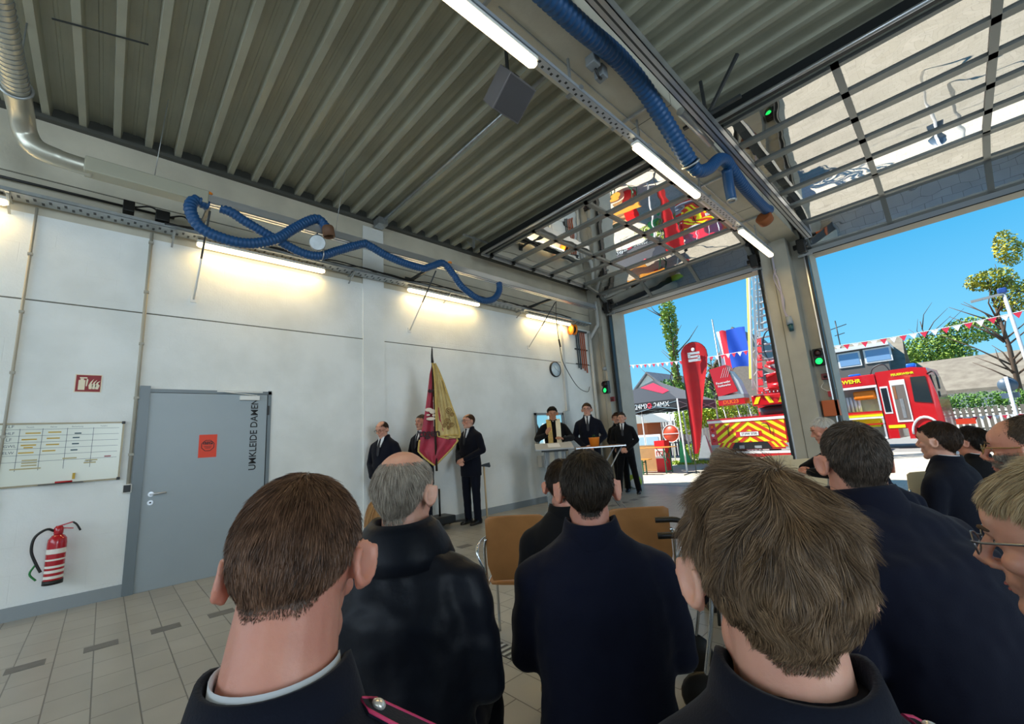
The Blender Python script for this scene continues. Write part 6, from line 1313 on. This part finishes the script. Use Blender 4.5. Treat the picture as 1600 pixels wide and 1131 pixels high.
for x in (T0.x + .75, T0.x + 1.75, T0.x + 2.45):
    mb = MB().m(M_trwhite); add_text(mb, '24MX', .23, (x, T0.y - .006, 2.13), (1, 0, 0), (0, 0, 1), .002, bold=.0015, sx_=.95); obj('valance_lettering', mb, parent=roof)
    mb = MB().m(M_tred).tube([(x - .42 + .07 * math.cos(q), T0.y - .006, 2.13 + .08 * math.sin(q)) for q in [2 * pi * j / 12 for j in range(12)]], .018, 6, closed=True).bb((x - .50, T0.y - .01, 2.12), (x - .34, T0.y - .004, 2.15)).bb((x - .435, T0.y - .01, 2.06), (x - .405, T0.y - .004, 2.2)); obj('valance_emblem', mb, parent=roof)
for a in c: mb = MB().m(M_trwhite).bb((a[0] - .02, a[1] - .02, 0), (a[0] + .02, a[1] + .02, zv1)); obj('tent_leg', mb, parent=t)
mb = MB().m(M_steel)
for k in range(4):
    a, b = c[k], c[(k + 1) % 4]; m_ = ((a[0] + b[0]) / 2, (a[1] + b[1]) / 2)
    mb.beam((*a, 2.2), (*m_, 1.95), .02, .02).beam((*a, 1.95), (*m_, 2.2), .02, .02).beam((*b, 2.2), (*m_, 1.95), .02, .02).beam((*b, 1.95), (*m_, 2.2), .02, .02)
obj('scissor_frame', mb, parent=t)

# ---- beer table and bench, crates and boards
M_beer = mat('varnished_wood', 'd9913a', .35, noise_amt=.1, nscale=10); M_gsteel = mat('green_steel', '1d5a3c', .45)
def trestle(name, c, rz, Lx, W, H, label, cat):
    t = thing(name, c, label, cat, None, rz); mb = MB().m(M_beer).box((0, 0, H - .0125), (Lx, W, .025), bev=.004); obj('top_board', mb, parent=t, world=False)
    for s_ in (-1, 1):
        mb = MB().m(M_gsteel)
        x = s_ * (Lx / 2 - .22)
        for q in (-1, 1): mb.beam((x, q * W * .42, 0), (x, q * W * .42, H - .03), .03, .03, up=(0, 1, 0))
        mb.beam((x, -W * .42, .06), (x, W * .42, .06), .03, .03).beam((x, -W * .42, .35), (x, W * .42, H - .08), .02, .02).beam((x, W * .42, .35), (x, -W * .42, H - .08), .02, .02).beam((x, 0, .3), (x - s_ * .35, 0, H - .04), .015, .02)
        obj('leg_frame', mb, parent=t, world=False)
    return t
trestle('beer_table', (-7.42, 12.72, 0), D(2), 2.2, .5, .80, 'varnished folding beer table with green steel legs under the tent', 'table')
trestle('beer_bench', (-7.65, 12.2, 0), D(2), 1.6, .26, .47, 'low varnished beer bench in front of the folding beer table', 'bench')
t = thing('cardboard_panel', (-7.55, 13.4, 0), 'tall tan cardboard box under the tent behind the beer table', 'box')
obj('box_case', MB().m(mat('cardboard', 'b08a5c', .8, noise_amt=.05)).bb((-8.3, 13.35, 0), (-7.25, 13.75, .80)), parent=t); obj('lid_flap', MB().m(MATS['cardboard']).bb((-8.32, 13.33, .80), (-7.23, 13.77, .83)), parent=t)
t = thing('advertising_crate', (-6.95, 13.3, 0), 'red and white printed crate standing beside the cardboard box', 'crate')
obj('crate_case', MB().m(mat('crate_red', 'd6141c', .45)).bb((-7.13, 13.1, 0), (-6.78, 13.45, .98)), parent=t); mb = MB().m(M_trwhite).bb((-7.13, 13.09, .42), (-6.78, 13.1, .72)); obj('white_panel', mb, parent=t); mb = MB().m(M_red); add_text(mb, 'ITZ', .2, (-6.95, 13.085, .57), (1, 0, 0), (0, 0, 1), .002, bold=.004); obj('lettering', mb, parent=t)
obj('cable_ramp', MB().m(M_black).prism([(-.4, 0), (-.3, .06), (.3, .06), (.4, 0)], 1.1, (-4.3, 11.0, 0), (0, 1, 0), (0, 0, 1)), label='flat black cable ramp on the paving just outside the left gate', cat='ramp')
# round sign, posts, board, green thing, cone-shaped board
def post(name, p, h, label, cat, r=.03, m=M_trwhite, lean=(0, 0)):
    t = thing(name, (p[0], p[1], 0), label, cat); obj('pole', MB().m(m).cyl((p[0], p[1], 0), (p[0] + lean[0], p[1] + lean[1], h), r, n=8), parent=t); return t
t = post('traffic_sign', (-8.35, 16.9), 2.0, 'round orange-red traffic sign with pale bar on a post behind the beach flag', 'sign'); mb = MB().m(mat('sign_orange', 'd8482a', .45)).lathe([(0, 0), (.36, 0), (.36, .02), (0, .02)], (-8.35, 16.84, 1.15), 28, axis=(0, -1, 0)).m(M_trwhite).bb((-8.71, 16.80, 1.13), (-7.99, 16.82, 1.16)).tube([(-8.35 + .35 * math.cos(q), 16.82, 1.15 + .35 * math.sin(q)) for q in [2 * pi * j / 28 for j in range(28)]], .018, 6, closed=True); obj('sign_disc', mb, parent=t)
post('sign_post', (-7.35, 16.2), 2.1, 'bare pale post between the beach flag and the ladder truck', 'post', lean=(-.1, 0))
t = thing('green_parasol', (-7.15, 15.4, 0), 'folded green cloth leaning beside the beach flag base', 'parasol'); obj('cloth', MB().m(mat('green_cloth', '2fa563', .6)).loft([[(-7.35, 15.4, .9), (-7.3, 15.35, .9), (-7.3, 15.45, .9)], [(-7.45, 15.4, .1), (-6.95, 15.3, .1), (-7.0, 15.5, .1)]], smooth=False), parent=t)
mb = MB().m(M_grey).loft([[(-7.15, 17.0, 1.0), (-7.05, 17.0, 1.0), (-7.05, 17.05, 1.0), (-7.15, 17.05, 1.0)], [(-7.4, 16.8, .0), (-6.8, 16.8, .0), (-6.8, 17.25, .0), (-7.4, 17.25, .0)]], smooth=False); obj('a_frame_board', mb, label='small grey A-shaped board standing left of the ladder truck', cat='board')
t = post('traffic_sign', (.80, 14.6), 1.98, 'blue round traffic sign seen from behind on a pale post, right gate', 'sign'); obj('sign_disc', MB().m(mat('sign_back', '4a5f74', .4)).lathe([(0, 0), (.16, 0), (.16, .02), (0, .02)], (.80, 14.64, 1.80), 24, axis=(0, 1, 0)).bb((.66, 14.63, 1.50), (.94, 14.65, 1.62)), parent=t)
t = post('street_lamp', (1.30, 15.5), 4.05, 'leaning pale street lamp post with a blue head at the right edge', 'street lamp', .035, m=mat('lamp_post_grey', 'b9bec2', .4), lean=(-.12, 0)); obj('lamp_head', MB().m(mat('lamp_blue', '2b4f96', .4)).box((1.17, 15.5, 4.08), (.16, .12, .14), bev=.03).m(M_grey).box((.90, 15.5, 3.98), (.55, .10, .05), Matrix.Rotation(-.08, 3, 'Y')), parent=t)
t = post('street_lamp', (-9.6, 28), 6.55, 'distant street lamp with round head left of the tricolour flag', 'street lamp', .05, m=M_dgrey); obj('lamp_head', MB().m(M_trwhite).lathe([(0.04, -.1), (.3, 0), (.28, .12), (0, .18)], (-9.6, 28, 6.6), 16), parent=t)
# tricolour flag
t = post('flagpole', (-7.15, 20.0), 6.2, 'blue, white and red flag on a slanting pole behind the ladder truck', 'flag', .03, m=M_steel, lean=(-.05, 0))
for k, (a, b, m_) in enumerate(((.02, .18, mat('flag_white', 'eceff2', .6)), (.18, .45, mat('flag_crimson', 'e02038', .6)), (.45, 1.25, mat('flag_blue', '1d55c8', .6)))):
    mb = MB().m(m_)
    g_ = lambda u, v, e: Vector((-7.13 + a + (b - a) * u + .25 * (1 - v) * 0, 20.0 + .08 * math.sin((a + (b - a) * u) * 7 + v * 3) + e, 5.55 - 1.75 * (1 - v) + .03 * math.sin(u * 4)))
    for e in (0, .006): mb.grid(lambda u, v: g_(u, v, e), 10, 10)
    obj(('white_stripe', 'red_stripe', 'blue_stripe')[k], mb, parent=t)

# ---- bunting
def bunting(a, b, sag, n_, label):
    a = Vector(a); b = Vector(b); t = thing('bunting', (a + b) / 2, label, 'bunting'); P = lambda f: a.lerp(b, f) - Vector((0, 0, sag * 4 * f * (1 - f)))
    obj('cord', MB().m(M_trwhite).tube([P(k / 40) for k in range(41)], .008, 5), parent=t)
    d = (b - a).normalized(); L = (b - a).length
    for k in range(n_):
        f = (k + .5) / n_; p = P(f); h = L / n_ * .40; m_ = (M_trwhite, mat('pennant_red', 'd42a48', .6))[k % 2]
        mb = MB().m(m_).prism([(-h, 0), (h, 0), (0, -h * 1.9)], .003, p, d, (0, 0, 1)); obj('pennant', mb, parent=t)
bunting((-10.6, 16.3, 4.33), (-4.6, 15.6, 3.78), .12, 30, 'string of red and white pennants crossing behind the left gate')
bunting((-3.2, 16.0, 3.55), (2.3, 16.0, 3.68), .14, 26, 'string of red and white pennants above the fire engine, right gate')
bunting((-.8, 25.5, 1.02), (3.6, 25.5, 1.08), .04, 22, 'low string of pennants along the fence right of the fire engine')

# ---- fences and hedge
def fence(x0, x1, y, h, step, label, m, z0=-.02):
    t = thing('picket_fence', ((x0 + x1) / 2, y, 0), label, 'fence'); mb = MB().m(m); x = x0
    while x < x1: mb.bb((x, y, z0), (x + step * .62, y + .02, h)); x += step
    obj('pickets', mb, parent=t); mb = MB().m(m).bb((x0, y + .02, h * .35), (x1, y + .05, h * .35 + .06)).bb((x0, y + .02, h * .8), (x1, y + .05, h * .8 + .06)); obj('fence_rail', mb, parent=t)
fence(-14.5, -6.3, 21.0, 1.75, .15, 'grey picket fence behind the tent and the ladder truck', mat('fence_grey', '77767a', .8)); fence(-.75, 5, 26.0, 1.38, .18, 'pale picket fence below the hedge, right of the fire engine', mat('fence_pale', '7a7468', .8))
# ---- houses
M_tile = mat('roof_tiles', '8f8777', .8, c2='776e60', nscale=2.0, bump=.5, bscale=12); M_tile2 = mat('roof_tiles_grey', '6e7177', .8, noise_amt=.15, nscale=3); M_ren = mat('white_render', 'e9e6dc', .8); M_clad = mat('dormer_cladding', '65625f', .7)
def gable_house(name, x0, x1, y0_, y1_, hw, hr, axis, m_roof, m_wall, label, over=.3):
    t = thing(name, ((x0 + x1) / 2, (y0_ + y1_) / 2, 0), label, 'house'); obj('walls', MB().m(m_wall).bb((x0, y0_, 0), (x1, y1_, hw)), parent=t)
    mb = MB().m(m_roof); gb = MB().m(m_wall)
    if axis == 'x':
        yc = (y0_ + y1_) / 2
        for s_, ye in ((-1, y0_ - over), (1, y1_ + over)): mb.loft([[(x0 - over, ye, hw - .15), (x0 - over, yc, hr), (x0 - over, yc, hr + .15), (x0 - over, ye, hw)], [(x1 + over, ye, hw - .15), (x1 + over, yc, hr), (x1 + over, yc, hr + .15), (x1 + over, ye, hw)]], smooth=False)
        for x in (x0, x1 - .05): gb.prism([(y0_, hw), (y1_, hw), (yc, hr)], .05, (x, 0, 0), (0, 1, 0), (0, 0, 1))
    else:
        xc = (x0 + x1) / 2
        for s_, xe in ((-1, x0 - over), (1, x1 + over)): mb.loft([[(xe, y0_ - over, hw - .15), (xc, y0_ - over, hr), (xc, y0_ - over, hr + .15), (xe, y0_ - over, hw)], [(xe, y1_ + over, hw - .15), (xc, y1_ + over, hr), (xc, y1_ + over, hr + .15), (xe, y1_ + over, hw)]], smooth=False)
        for y in (y0_ + .05, y1_): gb.prism([(x0, hw), (x1, hw), (xc, hr)], .05, (0, y, 0), (1, 0, 0), (0, 0, 1))
    obj('roof', mb, parent=t); obj('gable', gb, parent=t); return t
def window(t, x, y, z, w, h):
    f = obj('window', MB().m(M_trwhite).bb((x - w / 2, y - .06, z - h / 2), (x + w / 2, y, z + h / 2)), parent=t); obj('pane', MB().m(mat('window_blue', '7fa6cf', .1)).bb((x - w / 2 + .1, y - .08, z - h / 2 + .1), (x + w / 2 - .1, y - .06, z + h / 2 - .1)), parent=f)
h = gable_house('house', -11.0, -2.3, 36, 45, 2.9, 6.6, 'x', M_tile, M_ren, 'house with a tiled roof and a dark clad dormer behind the fire engine')
obj('dormer', MB().m(M_clad).bb((-10.5, 36.3, 4.0), (-2.7, 40, 5.75)).m(M_trwhite).bb((-10.7, 36.0, 5.75), (-2.5, 40.5, 5.98)), parent=h)
window(h, -4.65, 36.3, 5.15, 1.25, 1.0); window(h, -2.95 - .2, 36.3, 5.2, 1.0 + .4, .95); window(h, -8.0, 36.3, 5.15, 1.3, 1.0)
obj('aerial', MB().m(M_dgrey).cyl((-5.2, 38, 5.9), (-5.2, 38, 8.3), .04, n=6).beam((-5.6, 38, 7.7), (-4.6, 38, 7.9), .05, .05).beam((-5.4, 38, 7.2), (-4.8, 38, 7.3), .05, .05), parent=h)
gable_house('house', -1.6, 2.6, 34, 42, 2.4, 4.35, 'x', M_tile, M_ren, 'low house with a long tiled roof above the hedge, right gate')
h = gable_house('house', -20.4, -15.0, 33, 41, 3.4, 6.1, 'y', M_tile2, M_ren, 'white gabled house with a grey roof above the tent'); window(h, -16.6, 32.92, 4.1, .6, .6); window(h, -18, 32.92, 4.0, .7, .7)
gable_house('house', -12.0, -6.4, 29, 34.5, 3.0, 7.4, 'y', mat('roof_tiles_brown', '8a8076', .8, noise_amt=.1), MATS['roof_tiles_brown'], 'steep-roofed house behind the bushes and ladder truck')
t = thing('garden_pavilion', (-11.6, 19.3, 0), 'low garden shed with a pale pitched roof behind the beer table', 'shed'); obj('walls', MB().m(mat('brick_orange', 'b0653f', .8)).bb((-13.2, 19.0, 0), (-10.6, 20.4, 1.75)), parent=t); obj('roof', MB().m(mat('shed_roof', 'a9aca6', .7)).prism([(-13.6, 1.7), (-10.2, 1.7), (-11.2, 2.25), (-12.8, 2.25)], -1.9, (0, 18.7, 0), (1, 0, 0), (0, 0, 1)), parent=t)
obj('blue_white_board', MB().m(M_trwhite).bb((-10.9, 17.9, .0), (-9.4, 17.95, 1.15)).m(mat('pale_blue', '9db8cc', .5)).bb((-10.8, 17.88, .6), (-10.2, 17.9, 1.05)).bb((-10.1, 17.88, .6), (-9.5, 17.9, 1.05)), label='pale blue and white board standing behind the beer table', cat='board')

# ---- trees, bushes, hedge
def leaves(mb, c, r, n_, size, rnd, flat=.3):
    for _ in range(n_):
        while True:
            p = Vector((rnd.uniform(-1, 1), rnd.uniform(-1, 1), rnd.uniform(-1, 1)))
            if .35 < p.length < 1: break
        p = Vector((c[0] + p.x * r[0], c[1] + p.y * r[1], c[2] + p.z * r[2])); a = Vector((rnd.gauss(0, 1), rnd.gauss(0, 1), rnd.gauss(0, 1))).normalized(); b = a.orthogonal().normalized() * size * rnd.uniform(.6, 1.2); a = a * size * rnd.uniform(.8, 1.6)
        mb.face([p - a * .5, p + b * .5, p + a * .5, p - b * .5])
def tree(name, c, h, blobs, n_, size, m, label, cat='tree', trunk=.12, seed=1, branches=0):
    rnd = random.Random(seed); t = thing(name, (c[0], c[1], 0), label, cat, None); mb = MB().m(m)
    tot = sum(b[3] * b[4] * b[5] for b in blobs)
    for b in blobs: leaves(mb, (c[0] + b[0], c[1] + b[1], b[2]), b[3:6], max(10, int(n_ * b[3] * b[4] * b[5] / tot)), size, rnd)
    obj('foliage', mb, parent=t)
    if trunk:
        mb = MB().m(mat('bark', '5b4a3c', .9)); mb.tube([(c[0], c[1], 0), (c[0] + .1, c[1], h * .5), (c[0], c[1], h * .92)], [trunk, trunk * .7, trunk * .2], 8)
        for k in range(branches):
            z = h * rnd.uniform(.3, .85); a = rnd.uniform(0, 2 * pi); L_ = h * rnd.uniform(.12, .28); p1 = Vector((c[0], c[1], z)); p2 = p1 + Vector((math.cos(a) * L_ * .6, math.sin(a) * L_ * .3, L_ * .5)); p3 = p2 + Vector((math.cos(a + .4) * L_ * .5, 0, L_ * .4)); mb.tube([p1, p2, p3], [trunk * .4, trunk * .22, trunk * .08], 6)
        obj('trunk', mb, parent=t)
    return t
G_y = mat('leaf_yellow_green', 'a8c02c', .6, c2='6d8c1e', nscale=1.2); G_d = mat('leaf_mid_green', '6f9a34', .6, c2='47702a', nscale=1.0); G_b = mat('leaf_spring', '8fa83c', .6, c2='5c7a30', nscale=1.0)
tree('poplar_tree', (-11.1, 24, 0), 9.2, [(0, 0, z, .35 + .18 * math.sin(z), .4, .7) for z in (3.6, 4.3, 5, 5.7, 6.4, 7.1, 7.8, 8.5)] + [(.2, 0, 3, .9, .7, .9)], 3200, .13, G_b, 'tall slender poplar with sparse spring leaves rising above the tent', seed=2, branches=14)
tree('bush', (-8.15, 19.0, 0), 2.6, [(0, 0, 2.0, .95, .7, .75), (.9, 0, 1.8, .8, .6, .7), (-.5, .3, 1.7, .6, .6, .7)], 4500, .085, G_y, 'large rounded yellow-green bush left of the ladder cage', 'bush', trunk=0, seed=3)
tree('bush', (-9.3, 25.9, 0), 2.8, [(0, 0, 1.9, 1.1, .7, .85), (1.1, 0, 1.8, 1.0, .7, .8), (2.2, 0, 1.7, .9, .6, .7)], 3500, .085, G_y, 'yellow-green bush seen below the ladder cage, behind the truck', 'bush', trunk=0, seed=4)
tree('bush', (-7.9, 17.6, 0), 1, [(0, 0, .35, .4, .3, .35), (.5, -.3, .3, .3, .2, .25)], 900, .06, G_y, 'small yellow-flowering bush at the foot of the posts', 'bush', trunk=0, seed=5)
tree('bush', (-12.6, 26, 0), 5, [(0, 0, 3.4, 1.4, 1.0, 1.1), (1.5, 0, 2.9, 1.2, 1, 1)], 3000, .13, G_d, 'broad green bush at the poplar foot', 'bush', trunk=0, seed=6)
tree('bare_tree', (-10.2, 27, 0), 6.0, [(0, 0, 4.3, .8, .5, 1.2)], 220, .10, G_b, 'nearly bare tree behind the beach flag', seed=7, branches=22)
tree('shade_tree', (-1.1, 49, 0), 9.6, [(0, 0, 6.2, 2.4, 1.5, 1.4), (2.6, 0, 7.4, 1.8, 1.2, 1.1), (1.4, 0, 5.6, 1.4, 1.2, .8)], 5200, .18, G_b, 'spreading green tree above the tiled roofs, right gate', seed=8, branches=16)
tree('shade_tree', (1.9, 30, 0), 8.0, [(.1, 0, 7.3, .9, .6, .5), (.6, 0, 6.4, .7, .5, .9), (.9, 0, 8.6, .5, .5, .9)], 2200, .12, mat('leaf_autumn', 'b0a428', .6, c2='7f8a2c', nscale=1.0), 'tree with yellowish crown and dark branches at the right edge', seed=9, branches=26)
t = tree('hedge', (2.0, 27.0, 0), 1.9, [(x, 0, 1.62, .6, .4, .42) for x in (-2.6, -1.9, -1.2, -.5, .2, .9, 1.6, 2.3)], 5200, .07, G_d, 'clipped green hedge above the pale fence, right gate', 'hedge', trunk=0, seed=10)
rnd = random.Random(12); mb = MB().m(G_y); leaves(mb, (-7.4, 16.4, .03), (1.2, .8, .06), 700, .07, rnd); obj('grass_patch', mb, label='patch of green grass at the foot of the posts', cat='grass', kind='stuff')
